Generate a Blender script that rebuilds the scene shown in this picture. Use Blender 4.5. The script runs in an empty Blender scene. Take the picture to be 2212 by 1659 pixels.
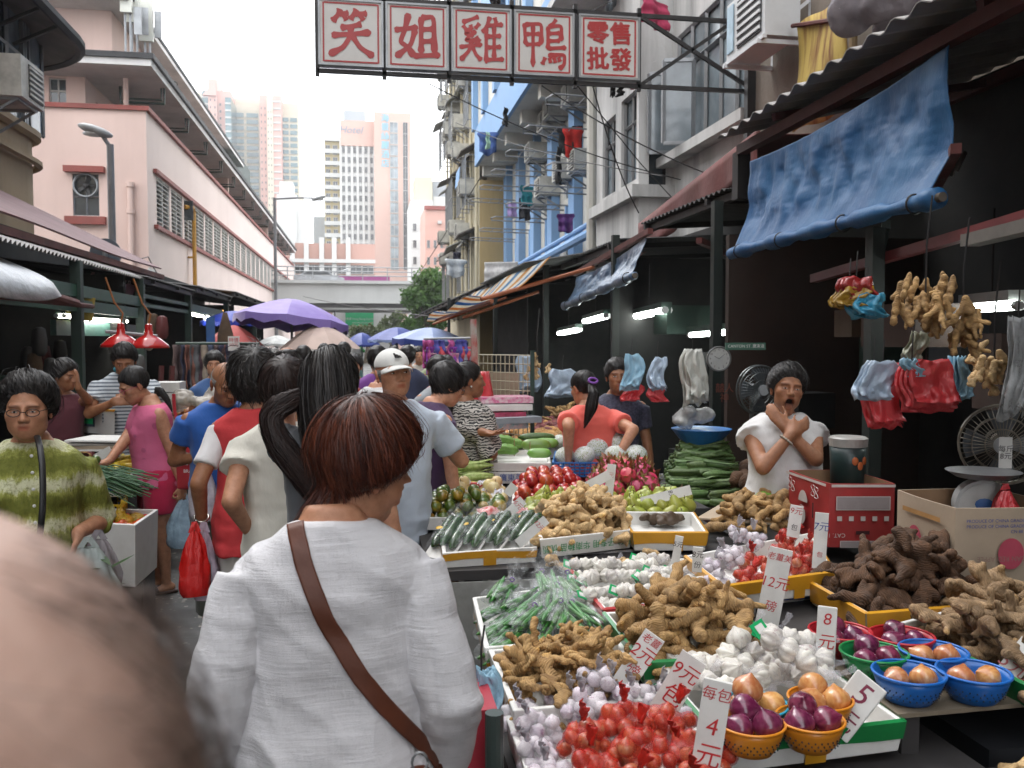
import bpy,math,random
import numpy as np
from mathutils import Vector,Matrix,Euler,noise as mnoise
from math import sin,cos,sqrt,atan2,atan,acos,exp
NA,LS,RG,WO=np.array,np.linspace,np.random.default_rng,'World'
def tg(o,l,c):o['label'],o['category']=l,c
def MM(m):return MB().mat(m)
def PT(name,mb,p):return part(name,mb,parent=p)
R=math.radians
PI=math.pi
random.seed(7)
rng=RG(7)
scene=bpy.context.scene
COL=scene.collection
CAMZ,FPX,CX,CY=1.70,1916.0,1106.0,829.5
YAW,PITCH=atan(321/FPX),atan(94.5/FPX)
cam_data=bpy.data.cameras.new('camera')
cam_data.sensor_width=36.0
cam_data.lens=36.0*FPX/2212.0
cam_data.clip_start,cam_data.clip_end=0.02,1500.0
cam_data.dof.use_dof=True
cam_data.dof.focus_distance=3.4
cam_data.dof.aperture_fstop=(cam_data.lens/1000.0)/0.0042
cam=bpy.data.objects.new('camera',cam_data)
COL.objects.link(cam)
cam.location=(0,0,CAMZ)
cam.rotation_euler=(PI/2-PITCH,0,-YAW)
scene.camera=cam
world=bpy.data.worlds.new('World')
scene.world=world
world.use_nodes=True
wn,wl=world.node_tree.nodes,world.node_tree.links
wn.clear()
w_out=wn.new('ShaderNodeOutputWorld')
w_bg=wn.new('ShaderNodeBackground')
w_sky=wn.new('ShaderNodeTexSky')
w_sky.sky_type='NISHITA'
w_sky.sun_disc=False
w_sky.sun_elevation,w_sky.sun_rotation=R(58),R(-35)
w_sky.air_density,w_sky.dust_density,w_sky.ozone_density=1.0,1.0,0.6
w_hsv=wn.new('ShaderNodeHueSaturation')
w_hsv.inputs['Saturation'].default_value=0.12
w_bg.inputs['Strength'].default_value=0.15
wl.new(w_sky.outputs[0],w_hsv.inputs['Color'])
w_mix=wn.new('ShaderNodeMix');w_mix.data_type='RGBA'
w_mix.inputs[0].default_value=0.8
w_mix.inputs[7].default_value=(12.6,12.9,13.4,1)
wl.new(w_hsv.outputs[0],w_mix.inputs[6])
wl.new(w_mix.outputs[2],w_bg.inputs['Color'])
wl.new(w_bg.outputs[0],w_out.inputs['Surface'])
sun_data=bpy.data.lights.new('sun','SUN')
sun_data.energy,sun_data.angle,sun_data.color=0.9,R(25),(1.0,0.97,0.93)
sun=bpy.data.objects.new('sun',sun_data)
COL.objects.link(sun)
_el,_az=R(58),R(-35)
sun.rotation_euler=Vector((sin(_az)*cos(_el),cos(_az)*cos(_el),sin(_el))).to_track_quat('Z','Y').to_euler()
vs=scene.view_settings
vs.view_transform='Standard'
vs.look='None'
vs.exposure=1.08
vs.gamma=1.0
vs.use_curve_mapping=False
scene.cycles.use_denoising=True
scene.cycles.max_bounces=8
scene.cycles.transparent_max_bounces=24
scene.cycles.caustics_reflective=False
scene.cycles.caustics_refractive=False
scene.cycles.sample_clamp_indirect=6.0
_RM=NA(Euler((PI/2-PITCH,0,-YAW)).to_matrix())
def ray(px,py):
 return _RM@NA([(px-CX)/FPX,-(py-CY)/FPX,-1.0])
def PZ(px,py,z):
 d=ray(px,py);t=(z-CAMZ)/d[2];return NA([d[0]*t,d[1]*t,z])
def PX(px,py,X):
 d=ray(px,py);t=X/d[0];return NA([X,d[1]*t,CAMZ+d[2]*t])
def PY(px,py,Y):
 d=ray(px,py);t=Y/d[1];return NA([d[0]*t,Y,CAMZ+d[2]*t])
def PD(px,py,D):
 d=ray(px,py);t=D;return NA([d[0]*t,d[1]*t,CAMZ+d[2]*t])
class MB:
 """collects verts / faces / material slots, becomes ONE mesh"""
 def __init__(s):
  s.v,s.f,s.m,s.mats=[],[],[],[]
  s.cur=0
 def mat(s,m):
  if m not in s.mats:s.mats.append(m)
  s.cur=s.mats.index(m);return s
 def add(s,verts,faces):
  o=len(s.v)
  s.v.extend([tuple(map(float,p))for p in verts])
  s.f.extend([tuple(i+o for i in f)for f in faces])
  s.m.extend([s.cur]*len(faces));return s
 def box(s,c,size,rz=0.0,rx=0.0,ry=0.0):
  hx,hy,hz=size[0]/2,size[1]/2,size[2]/2
  M=Euler((rx,ry,rz)).to_matrix()
  vs_=[Vector(c)+M@Vector((x,y,z))for x in(-hx,hx)for y in(-hy,hy)for z in(-hz,hz)]
  return s.add(vs_,[(0,1,3,2),(4,6,7,5),(0,4,5,1),(2,3,7,6),(0,2,6,4),(1,5,7,3)])
 def bb(s,a,b):
  a,b=NA(a,float),NA(b,float)
  return s.box((a+b)/2,np.abs(b-a))
 def bar(s,a,b,w,h=None):
  a,b=Vector(a),Vector(b);d=b-a
  if d.length<1e-6:return s
  q=d.to_track_quat('Z','Y').to_matrix();h=h or w
  vs_=[]
  for p in(a,b):
   for x,y in((-w/2,-h/2),(w/2,-h/2),(w/2,h/2),(-w/2,h/2)):
    vs_.append(p+q@Vector((x,y,0)))
  return s.add(vs_,[(3,2,1,0),(4,5,6,7)]+[(i,(i+1)%4,4+(i+1)%4,4+i)for i in range(4)])
 def tube(s,pts,r,n=8,caps=True,flat=1.0,up=None):
  pts=[Vector(p)for p in pts]
  k=len(pts)
  rr=r if hasattr(r,'__len__')else[r]*k
  vs_,fs=[],[]
  pu=Vector(up)if up is not None else None
  for i,p in enumerate(pts):
   t=(pts[min(i+1,k-1)]-pts[max(i-1,0)])
   if t.length<1e-9:t=Vector((0,0,1))
   t.normalize()
   if pu is None:
    pu=Vector((0,0,1))if abs(t.z)<0.9 else Vector((0,1,0))
   u=pu-t*pu.dot(t)
   if u.length<1e-5:u=t.orthogonal()
   u.normalize();w=t.cross(u);pu=u
   for j in range(n):
    a=2*PI*j/n
    vs_.append(p+(u*cos(a)*flat+w*sin(a))*rr[i])
  for i in range(k-1):
   for j in range(n):
    fs.append((i*n+j,i*n+(j+1)%n,(i+1)*n+(j+1)%n,(i+1)*n+j))
  if caps:
   fs.append(tuple(range(n-1,-1,-1)));fs.append(tuple((k-1)*n+j for j in range(n)))
  return s.add(vs_,fs)
 def caps(s,a,b,ra,rb,n=10,m=3):
  """tapered capsule"""
  a,b=Vector(a),Vector(b);d=(b-a);L=d.length
  t=d/L if L>1e-6 else Vector((0,0,1))
  pts,rr=[],[]
  for i in range(m+1):
   g=PI/2*i/m;pts.append(a-t*ra*cos(g));rr.append(max(ra*sin(g),ra*0.05))
  for i in range(m+1):
   g=PI/2*i/m;pts.append(b+t*rb*sin(g));rr.append(max(rb*cos(g),rb*0.05))
  return s.tube(pts,rr,n)
 def ell(s,c,r,n=12,m=8,rot=None):
  M=Euler(rot).to_matrix()if rot is not None else None
  vs_,fs=[],[]
  for i in range(m+1):
   ph=PI*i/m
   for j in range(n):
    a=2*PI*j/n
    p=Vector((r[0]*sin(ph)*cos(a),r[1]*sin(ph)*sin(a),r[2]*cos(ph)))
    if i in(0,m):p.x*=0;p.y*=0
    if M:p=M@p
    vs_.append(p+Vector(c))
  for i in range(m):
   for j in range(n):
    q=(i*n+j,(i+1)*n+j,(i+1)*n+(j+1)%n,i*n+(j+1)%n)
    if i==0:q=(q[0],q[1],q[2])
    elif i==m-1:q=(q[0],q[1],q[3])
    fs.append(q)
  return s.add(vs_,fs)
 def lathe(s,prof,n=20,c=(0,0,0),ribs=0,ramp=0.0,cap=True):
  vs_,fs=[],[]
  for(r,z)in prof:
   for j in range(n):
    a=2*PI*j/n
    q=r*(1+ramp*cos(ribs*a))if ribs else r
    vs_.append((c[0]+q*cos(a),c[1]+q*sin(a),c[2]+z))
  for i in range(len(prof)-1):
   for j in range(n):
    fs.append((i*n+j,i*n+(j+1)%n,(i+1)*n+(j+1)%n,(i+1)*n+j))
  if cap:
   fs.append(tuple(range(n-1,-1,-1)));k=len(prof)-1
   fs.append(tuple(k*n+j for j in range(n)))
  return s.add(vs_,fs)
 def grid(s,P):
  """P: array rows x cols x 3"""
  P=np.asarray(P);a,b=P.shape[:2]
  return s.add(P.reshape(-1,3),[(i*b+j,i*b+j+1,(i+1)*b+j+1,(i+1)*b+j)for i in range(a-1)for j in range(b-1)])
 def sheet(s,P,th=0.004):
  """a grid with thickness"""
  P=np.asarray(P,float);a,b=P.shape[:2]
  du=np.gradient(P,axis=0);dv=np.gradient(P,axis=1)
  nrm=np.cross(du,dv);nrm/=(np.linalg.norm(nrm,axis=2,keepdims=True)+1e-9)
  A,B=P+nrm*th/2,P-nrm*th/2
  o=a*b
  fs=[(i*b+j,i*b+j+1,(i+1)*b+j+1,(i+1)*b+j)for i in range(a-1)for j in range(b-1)]
  fs+=[tuple(o+q for q in reversed(f))for f in list(fs)]
  rim=[j for j in range(b)]+[i*b+b-1 for i in range(1,a)]+[(a-1)*b+j for j in range(b-2,-1,-1)]+[i*b for i in range(a-2,0,-1)]
  fs+=[(rim[k],o+rim[k],o+rim[(k+1)%len(rim)],rim[(k+1)%len(rim)])for k in range(len(rim))]
  return s.add(np.concatenate([A.reshape(-1,3),B.reshape(-1,3)]),fs)
 def prism(s,poly,a,b):
  """poly: list of 3d points (one face), extruded by vector b-a"""
  d=NA(b,float)-NA(a,float);n=len(poly)
  v=[NA(p,float)for p in poly]+[NA(p,float)+d for p in poly]
  return s.add(v,[tuple(range(n-1,-1,-1)),tuple(range(n,2*n))]+[(i,(i+1)%n,n+(i+1)%n,n+i)for i in range(n)])
 def mesh(s,name='mesh',smooth=False):
  me=bpy.data.meshes.new(name)
  me.from_pydata(s.v,[],s.f)
  for m in s.mats:me.materials.append(m)
  if len(s.mats)>1:me.polygons.foreach_set('material_index',s.m)
  if smooth:me.polygons.foreach_set('use_smooth',[True]*len(s.f))
  me.update()
  return me
def link(name,me,parent=None,loc=None,rot=None,scale=None,label=None,cat=None,group=None,kind=None,mat=None):
 o=bpy.data.objects.new(name,me)
 COL.objects.link(o)
 if parent is not None:o.parent=parent
 if loc is not None:o.location=tuple(map(float,loc))
 if rot is not None:o.rotation_euler=rot
 if scale is not None:o.scale=scale if hasattr(scale,'__len__')else(scale,)*3
 if label:o['label']=label
 if cat:o['category']=cat
 if group:o['group']=group
 if kind:o['kind']=kind
 if mat is not None and me is not None:
  if not me.materials:me.materials.append(mat)
 return o
def thing(name,label,cat,loc=(0,0,0),rz=0.0,group=None):
 return link(name,None,loc=loc,rot=(0,0,rz),label=label,cat=cat,group=group)
def part(name,mb,mat=None,parent=None,smooth=False,**k):
 return link(name,mb.mesh(name,smooth),parent=parent,mat=mat,**k)
def dup_tree(o,parent=None,**kw):
 c=o.copy();COL.objects.link(c)
 if parent is not None:c.parent=parent
 for ch in o.children:dup_tree(ch,c)
 for k_,v_ in kw.items():c[k_]=v_
 return c
_tmp=bpy.data.scenes.new('scratch')
def remesh(mb,voxel,smooth_it=3,name='mesh',adapt=0.0):
 me=mb.mesh('tmp')
 me.materials.clear()
 o=bpy.data.objects.new('tmp',me);_tmp.collection.objects.link(o)
 md=o.modifiers.new('r','REMESH');md.mode='VOXEL';md.voxel_size=voxel;md.adaptivity=adapt
 vl=_tmp.view_layers[0];vl.update();dg=vl.depsgraph
 ev=o.evaluated_get(dg);em=ev.to_mesh()
 n=len(em.vertices);V=np.empty(n*3);em.vertices.foreach_get('co',V);V=V.reshape(-1,3).copy()
 E=np.empty(len(em.edges)*2,int);em.edges.foreach_get('vertices',E);E=E.reshape(-1,2)
 F=[tuple(p.vertices)for p in em.polygons]
 ev.to_mesh_clear();bpy.data.objects.remove(o);bpy.data.meshes.remove(me)
 V=laplace(V,E,smooth_it)
 return V,E,F
def laplace(V,E,it,lam=0.5,mu=-0.2):
 deg=np.bincount(E.ravel(),minlength=len(V)).astype(float);deg[deg==0]=1
 for k in range(it):
  for l in(lam,mu):
   S=np.zeros_like(V)
   np.add.at(S,E[:,0],V[E[:,1]]);np.add.at(S,E[:,1],V[E[:,0]])
   V=V+l*(S/deg[:,None]-V)
 return V
def mesh_np(V,F,name='mesh',mat=None,smooth=1,tint=None):
 me=bpy.data.meshes.new(name)
 me.from_pydata(V.tolist()if hasattr(V,'tolist')else V,[],F)
 if mat is not None:me.materials.append(mat)
 if smooth:me.polygons.foreach_set('use_smooth',[True]*len(me.polygons))
 if tint is not None:
  ca=me.color_attributes.new('tint','FLOAT_COLOR','POINT')
  c=np.ones((len(V),4));c[:,:3]=tint;ca.data.foreach_set('color',c.ravel())
 me.update()
 return me
def vnormals(V,F):
 N=np.zeros_like(V)
 q=NA([f[:3]for f in F])
 fn=np.cross(V[q[:,1]]-V[q[:,0]],V[q[:,2]]-V[q[:,0]])
 for k in range(3):np.add.at(N,q[:,k],fn)
 return N/(np.linalg.norm(N,axis=1,keepdims=True)+1e-12)
_perm=rng.permutation(4096)
_val=rng.random(4096)*2-1
def vnoise(P,scale=1.0,seed=0):
 P=np.asarray(P)*scale+seed*17.3
 i=np.floor(P).astype(int);f=P-i;f=f*f*(3-2*f)
 def h(a,b,c):return _val[_perm[(_perm[(_perm[a&4095]+b)&4095]+c)&4095]]
 x,y,z=i[...,0],i[...,1],i[...,2]
 r=0
 for dx in(0,1):
  for dy in(0,1):
   for dz in(0,1):
    w=(f[...,0]if dx else 1-f[...,0])*(f[...,1]if dy else 1-f[...,1])*(f[...,2]if dz else 1-f[...,2])
    r=r+w*h(x+dx,y+dy,z+dz)
 return r
_mats={}
def hexc(h):
 c=[int(h[i:i+2],16)/255 for i in(0,2,4)]
 return tuple(x/12.92 if x<=0.04045 else((x+0.055)/1.055)**2.4 for x in c)
class NT:
 def __init__(s,name):
  s.m=bpy.data.materials.new(name);s.m.use_nodes=True
  s.t=s.m.node_tree;s.n=s.t.nodes;s.l=s.t.links
  s.b=s.n['Principled BSDF'];s.out=s.n['Material Output'];s._tc=None
 def new(s,t,**k):
  x=s.n.new(t)
  for a,v in k.items():setattr(x,a,v)
  return x
 def set(s,sock,v):
  if isinstance(v,bpy.types.NodeSocket):s.l.new(v,sock)
  elif hasattr(v,'__len__')and len(v)==3 and sock.type=='RGBA':sock.default_value=(*v,1)
  else:sock.default_value=v
 def coord(s,which='Object',scale=None,rot=None):
  if s._tc is None:s._tc=s.new('ShaderNodeTexCoord')
  if which=='World':
   c=s.new('ShaderNodeNewGeometry').outputs['Position']
  else:c=s._tc.outputs[which]
  if scale is not None or rot is not None:
   mp=s.new('ShaderNodeMapping');s.l.new(c,mp.inputs['Vector'])
   if scale is not None:mp.inputs['Scale'].default_value=scale if hasattr(scale,'__len__')else(scale,)*3
   if rot is not None:mp.inputs['Rotation'].default_value=rot
   return mp.outputs[0]
  return c
 def noise(s,scale,detail=4,rough=0.55,vec=None,dist=0.0,fac=True):
  x=s.new('ShaderNodeTexNoise');s.set(x.inputs['Scale'],scale);x.inputs['Detail'].default_value=detail
  x.inputs['Roughness'].default_value=rough;x.inputs['Distortion'].default_value=dist
  s.l.new(vec if vec is not None else s.coord(),x.inputs['Vector'])
  return x.outputs[0 if fac else 1]
 def ramp(s,fac,stops,interp='LINEAR'):
  x=s.new('ShaderNodeValToRGB');s.l.new(fac,x.inputs[0]);cr=x.color_ramp;cr.interpolation=interp
  while len(cr.elements)<len(stops):cr.elements.new(0.5)
  for e,(p,c)in zip(cr.elements,stops):
   e.position=p;e.color=(*c,1)if hasattr(c,'__len__')else(c,c,c,1)
  return x.outputs[0]
 def mix(s,fac,a,b,mode='MIX'):
  x=s.new('ShaderNodeMix');x.data_type='RGBA';x.blend_type=mode
  s.set(x.inputs[0],fac);s.set(x.inputs[6],a);s.set(x.inputs[7],b)
  return x.outputs[2]
 def math(s,op,a,b=0.0,c=None):
  x=s.new('ShaderNodeMath');x.operation=op;s.set(x.inputs[0],a);s.set(x.inputs[1],b)
  if c is not None:s.set(x.inputs[2],c)
  return x.outputs[0]
 def sep(s,v):
  x=s.new('ShaderNodeSeparateXYZ');s.l.new(v,x.inputs[0]);return x.outputs
 def bump(s,h,strength=0.3,dist=0.01,normal=None):
  x=s.new('ShaderNodeBump');x.inputs['Strength'].default_value=strength;x.inputs['Distance'].default_value=dist
  s.l.new(h,x.inputs['Height'])
  if normal is not None:s.l.new(normal,x.inputs['Normal'])
  return x.outputs[0]
 def put(s,**k):
  al=dict(col='Base Color',rough='Roughness',metal='Metallic',nrm='Normal',alpha='Alpha',trans='Transmission Weight',ior='IOR',sss='Subsurface Weight',sheen='Sheen Weight',coat='Coat Weight',spec='Specular IOR Level',emi='Emission Color',emis='Emission Strength',aniso='Anisotropic')
  for a,v in k.items():s.set(s.b.inputs[al[a]],v)
  return s.m
def M(name,col,rough=0.6,var=0.25,vscale=6.0,bump=0.0,bscale=40.0,bdist=0.005,metal=0.0,rnd=0.0,dirt=0.0,dcol=(0.05,0.045,0.04),dscale=1.2,coord='Object',alpha=None,trans=None,spec=None,coat=None,sss=None,col2=None,streak=False,sheen=None):
 """general procedural material: base colour with noise variation, dirt, relief, per-object variation"""
 if name in _mats:return _mats[name]
 n=NT(name)
 vec=n.coord(coord)
 f=n.noise(vscale,5,0.6,vec)
 c2=col2 if col2 is not None else tuple(x*(1-var)for x in col)
 c=n.mix(n.ramp(f,[(0.35,0.0),(0.65,1.0)]),col,c2)
 if rnd:
  oi=n.new('ShaderNodeObjectInfo')
  h=n.new('ShaderNodeHueSaturation')
  n.set(h.inputs['Hue'],n.math('MULTIPLY_ADD',oi.outputs['Random'],rnd*0.08,0.5-rnd*0.04))
  n.set(h.inputs['Value'],n.math('MULTIPLY_ADD',oi.outputs['Random'],rnd,1-rnd*0.5))
  n.l.new(c,h.inputs['Color']);c=h.outputs[0]
 if dirt:
  dv=n.coord(coord,(1,1,0.12)if streak else None)
  d=n.ramp(n.noise(dscale,8,0.68,dv),[(0.45,0.0),(0.75,1.0)])
  c=n.mix(n.math('MULTIPLY',d,dirt),c,dcol)
 k=dict(col=c,rough=n.math('MULTIPLY_ADD',f,0.15,max(0.02,rough-0.075)),metal=metal)
 if bump:
  k['nrm']=n.bump(n.noise(bscale,6,0.6,vec),bump,bdist)
 for a,v in dict(alpha=alpha,trans=trans,spec=spec,coat=coat,sss=sss,sheen=sheen).items():
  if v is not None:k[a]=v
 m=n.put(**k)
 if sss:n.b.inputs['Subsurface Radius'].default_value=(0.01,0.004,0.002);n.b.inputs['Subsurface Scale'].default_value=1.0
 if trans:n.b.inputs['IOR'].default_value=1.1
 _mats[name]=m
 return m
def emit(name,col,strength):
 if name in _mats:return _mats[name]
 n=NT(name);n.put(col=(0.8,0.8,0.8),emi=col,emis=strength);_mats[name]=n.m
 return n.m
def text_mesh(body,size=1.0,bold=0.0,mat=None,align='CENTER',depth=0.0,shear=0.0,name='lettering',space=1.0,line=1.0):
 cu=bpy.data.curves.new('t','FONT');cu.body=body;cu.size=size;cu.align_x=align;cu.align_y='CENTER'
 cu.offset=bold;cu.extrude=depth;cu.shear=shear;cu.space_character=space;cu.space_line=line;cu.resolution_u=3
 o=bpy.data.objects.new('t',cu);_tmp.collection.objects.link(o)
 vl=_tmp.view_layers[0];vl.update()
 me=bpy.data.meshes.new_from_object(o.evaluated_get(vl.depsgraph))
 me.name=name
 bpy.data.objects.remove(o);bpy.data.curves.remove(cu)
 me.materials.clear()
 if mat is not None:me.materials.append(mat)
 return me
def strokes(mb,lines,w=0.05,h=0.002,sx=1.0,sy=1.0,ox=0.0,oy=0.0):
 for ln in lines:
  pts=[Vector((ox+x*sx,oy+y*sy,0))for x,y in ln]
  L,Rr=[],[]
  for i,p in enumerate(pts):
   t=pts[min(i+1,len(pts)-1)]-pts[max(0,i-1)]
   t.normalize();nrm=Vector((-t.y,t.x,0));ww=w*(0.75+0.5*sin(2.1*i+len(pts)))/2
   L.append(p+nrm*ww);Rr.append(p-nrm*ww)
  k=len(pts)
  mb.add([(*q.xy,h)for q in L+Rr],[(k+i,k+i+1,i+1,i)for i in range(k-1)])
#  PEOPLE
def smin(a,b,k):
 h=np.clip(0.5+0.5*(b-a)/k,0,1)
 return b*(1-h)+a*h-k*h*(1-h)
def smax(a,b,k):return-smin(-a,-b,k)
def sdE(p,c,r):
 r=NA(r);q=(p-NA(c))/r
 l=np.linalg.norm(q,axis=-1);return(l-1)*r.min()*0.7+(l-1)*r.mean()*0.3
def sdC(p,a,b,ra,rb):
 a,b=NA(a),NA(b);ba=b-a
 h=np.clip(((p-a)@ba)/(ba@ba),0,1)
 return np.linalg.norm(p-a-h[...,None]*ba,axis=-1)-(ra+(rb-ra)*h)
def head_sdf(p,o):
 wj,neck,mouth,age=o.get('jaw',1.0),o.get('neck',0.05),o.get('mouth',0.0),o.get('age',0.0)
 d=sdE(p,(0,-.012,.035),(.077,.095,.086))
 d=smin(d,sdE(p,(0,.03,-.03),(.06*wj,.06,.08)),.03)
 d=smin(d,sdE(p,(0,.022,-.064),(.056*wj,.058,.043)),.03)
 d=smin(d,sdE(p,(0,.062-mouth*.006,-.09-mouth*.026),(.028*wj,.026,.022)),.025)
 d=smin(d,sdC(p,(0,-.012,-.06),(0,-.05,-.21),neck,neck*1.08),.02)
 for s in(-1,1):
  d=smin(d,sdE(p,(s*.044*wj,.056,-.018),(.02,.024,.02)),.025)
  d=smin(d,sdE(p,(s*.03,.08,.024),(.026,.012,.009)),.014)
  d=smax(d,-sdE(p,(s*.031,.1,.003),(.02,.02,.0115)),.014)
  d=smin(d,sdE(p,(s*.0315,.075,.002),(.0165,.0125,.0115)),.005)
  if age:
   d=smin(d,sdE(p,(s*.031,.078,-.012),(.014,.008,.005)),.008)
   d=smax(d,-sdC(p,(s*.02,.104,-.03),(s*.034,.092,-.064),.0035,.0035),.008)
 d=smin(d,sdC(p,(0,.09,.014),(0,.108,-.026),.007,.0115),.012)
 for s in(-1,1):
  d=smin(d,sdE(p,(s*.0125,.099,-.031),(.0085,.01,.0075)),.006)
 d=smin(d,sdE(p,(0,.083,-.06),(.028,.017,.02)),.015)
 if mouth:
  d=smax(d,-sdE(p,(0,.1,-.062-mouth*.010),(.021,.06,.02*mouth)),.006)
  d=smin(d,sdE(p,(0,.093,-.048),(.02,.007,.005)),.005)
  d=smin(d,sdE(p,(0,.083,-.072-.026*mouth),(.018,.009,.006)),.005)
 else:
  d=smin(d,sdE(p,(0,.094,-.0555),(.021,.008,.0055)),.005)
  d=smin(d,sdE(p,(0,.092,-.0655),(.0185,.0085,.0065)),.005)
  d=smax(d,-sdE(p,(0,.106,-.0605),(.024,.012,.0014)),.004)
 return d
_el0=NA([0.0,-.005,-.01])
def star(sdf,D,c=_el0,rmax=.27,n=70):
 """outermost surface radius along each direction"""
 sh=D.shape[:-1];Dd=D.reshape(-1,3)
 rad=np.full(len(Dd),.02);found=np.zeros(len(Dd),bool)
 rs=LS(rmax,.02,n);prev=None
 lo=np.full(len(Dd),.02);hi=np.full(len(Dd),.021)
 for i,r in enumerate(rs):
  f=sdf(c+Dd*r);new=(f<0)&~found
  lo[new]=r;hi[new]=rs[max(0,i-1)];found|=new
  if found.all():break
 for _ in range(9):
  m=(lo+hi)/2;f=sdf(c+Dd*m[:,None]);ins=f<0
  lo=np.where(ins,m,lo);hi=np.where(ins,hi,m)
 return((lo+hi)/2).reshape(sh)
def sph_dirs(nl,ne,front=0.35):
 t=LS(-PI,PI,nl,endpoint=False)
 th=t-front*np.sin(t)*1.6
 e=LS(-PI/2,PI/2,ne)
 el=e-0.12*np.sin(2*e)*0
 T,E_=np.meshgrid(th,el)
 return T,E_,np.stack([np.sin(T)*np.cos(E_),np.cos(T)*np.cos(E_),np.sin(E_)],-1)
def grid_faces(ne,nl):
 return[(i*nl+j,i*nl+(j+1)%nl,(i+1)*nl+(j+1)%nl,(i+1)*nl+j)for i in range(ne-1)for j in range(nl)]
def make_head(o,nl=96,ne=90):
 T,E_,D=sph_dirs(nl,ne)
 r=star(lambda p:head_sdf(p,o),D)
 V=_el0+D*r[...,None]
 V=V.reshape(-1,3);F=grid_faces(ne,nl)
 tint=np.ones((len(V),3))
 x,y,z=V.T
 k=np.exp(-((x/.021)**4+((z+.061+o.get('mouth',0)*.012)/(.0105+.02*o.get('mouth',0)))**4))*(y>.08)
 lc=NA(o.get('lips',(.82,.52,.5)))
 tint=tint*(1-k[:,None])+k[:,None]*lc
 for s in(-1,1):
  kb=np.exp(-(((x-s*.033)/.021)**4+((z-.0235-.1*(.033-abs(x-0))*0)/.0042)**2))*(y>.05)*o.get('brow',.85)
  tint=tint*(1-kb[:,None])+kb[:,None]*NA(o.get('browc',(.12,.1,.09)))
  kc=np.exp(-(((x-s*.042)/.02)**2+((z+.025)/.018)**2))*(y>.03)*.25
  tint=tint*(1-kc[:,None])+kc[:,None]*NA((1.0,.72,.66))
  kl=np.exp(-(((x-s*.031)/.016)**4+((z-.001)/.006)**4))*(y>.07)*.45
  tint=tint*(1-kl[:,None])+kl[:,None]*NA((.45,.36,.33))
 if o.get('mouth'):
  m_=(y<.08)&(abs(x)<.0205)&(abs(z+.063+.01*o['mouth'])<.021*o['mouth'])&(y>.02)
  tint[m_]=(.2,.05,.05)
 tint*=1+.08*vnoise(V,60)[:,None]+.06*vnoise(V,160)[:,None]
 mb=MB()
 for s in(()if o.get('noears')else(-1,1)):
  mb.ell((s*.079,-.012,-.006),(.009,.019,.031),12,8,(R(-8),s*R(12),s*R(-18)))
  mb.ell((s*.078,-.004,-.03),(.007,.009,.01),8,6)
 o0=len(V)
 V=np.concatenate([V,NA(mb.v).reshape(-1,3)]);F=F+[tuple(i+o0 for i in f)for f in mb.f]
 tint=np.concatenate([tint,np.tile([.95,.8,.76],(len(mb.v),1))])if mb.v else tint
 return V,F,tint
def skin_mat(name,col,rough=.5):
 if name in _mats:return _mats[name]
 n=NT(name)
 a=n.new('ShaderNodeAttribute',attribute_name='tint')
 f=n.noise(35,5,.6)
 c=n.mix(n.ramp(f,[(.3,0),(.7,1)]),tuple(x*1.05 for x in col),tuple(x*y for x,y in zip(col,(.78,.70,.66))))
 c=n.mix(1.0,c,a.outputs['Color'],'MULTIPLY')
 c=n.mix(n.ramp(n.noise(160,4,.7),[(.55,0),(.75,.35)]),c,tuple(x*.55 for x in col))
 n.put(col=c,rough=n.math('MULTIPLY_ADD',f,.3,rough-.1),sss=.06,nrm=n.bump(n.noise(240,5,.7),.3,.0015))
 n.b.inputs['Subsurface Radius'].default_value=(.012,.004,.002)
 _mats[name]=n.m;return n.m
def hair_mat(name,col,col2,rough=.36):
 if name in _mats:return _mats[name]
 n=NT(name)
 a=n.new('ShaderNodeAttribute',attribute_name='tint')
 f=n.noise(30,5,.65,n.coord('Object',(1,1,.18)))
 c=n.mix(n.ramp(f,[(.38,0),(.66,1)]),col,col2)
 c=n.mix(1.0,c,a.outputs['Color'],'MULTIPLY')
 st=n.noise(260,3,.6,n.coord('Object',(1,1,.12)))
 n.put(col=c,rough=n.math('MULTIPLY_ADD',st,.3,rough-.04),spec=.32,nrm=n.bump(st,.35,.004))
 _mats[name]=n.m;return n.m
def fabric(name,col,col2=None,rough=.85,weave=900,wr=.25,var=.12,stripes=None,slub=False,sheen=.15):
 """cloth: woven relief, soft wrinkles; stripes = (axis, scale, colour, width)"""
 if name in _mats:return _mats[name]
 n=NT(name);v=n.coord()
 f=n.noise(9,5,.6)
 c=n.mix(n.ramp(f,[(.3,0),(.7,1)]),col,col2 or tuple(x*(1-var)for x in col))
 if stripes:
  ax,sc,c3,w=stripes
  z=n.math('FRACT',n.math('MULTIPLY',n.sep(v)[ax],sc))
  c=n.mix(n.math('LESS_THAN',z,w),c,c3)
 wv=n.noise(11,4,.55,n.coord('Object',(1.2,1.2,.55)))
 b1=n.bump(wv,wr,.03)
 if slub:
  s1=n.noise(52,7,.78,n.coord('Object',(.13,.13,2.4),(0,R(-6),0)),.5)
  b1=n.bump(s1,.55,.008,b1)
  c=n.mix(n.ramp(s1,[(.38,1.0),(.56,0.0)]),c,tuple(x*.89 for x in col))
 b2=n.bump(n.noise(weave,2),.12,.001,b1)
 n.put(col=c,rough=rough,nrm=b2,sheen=sheen)
 _mats[name]=n.m;return n.m
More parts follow.
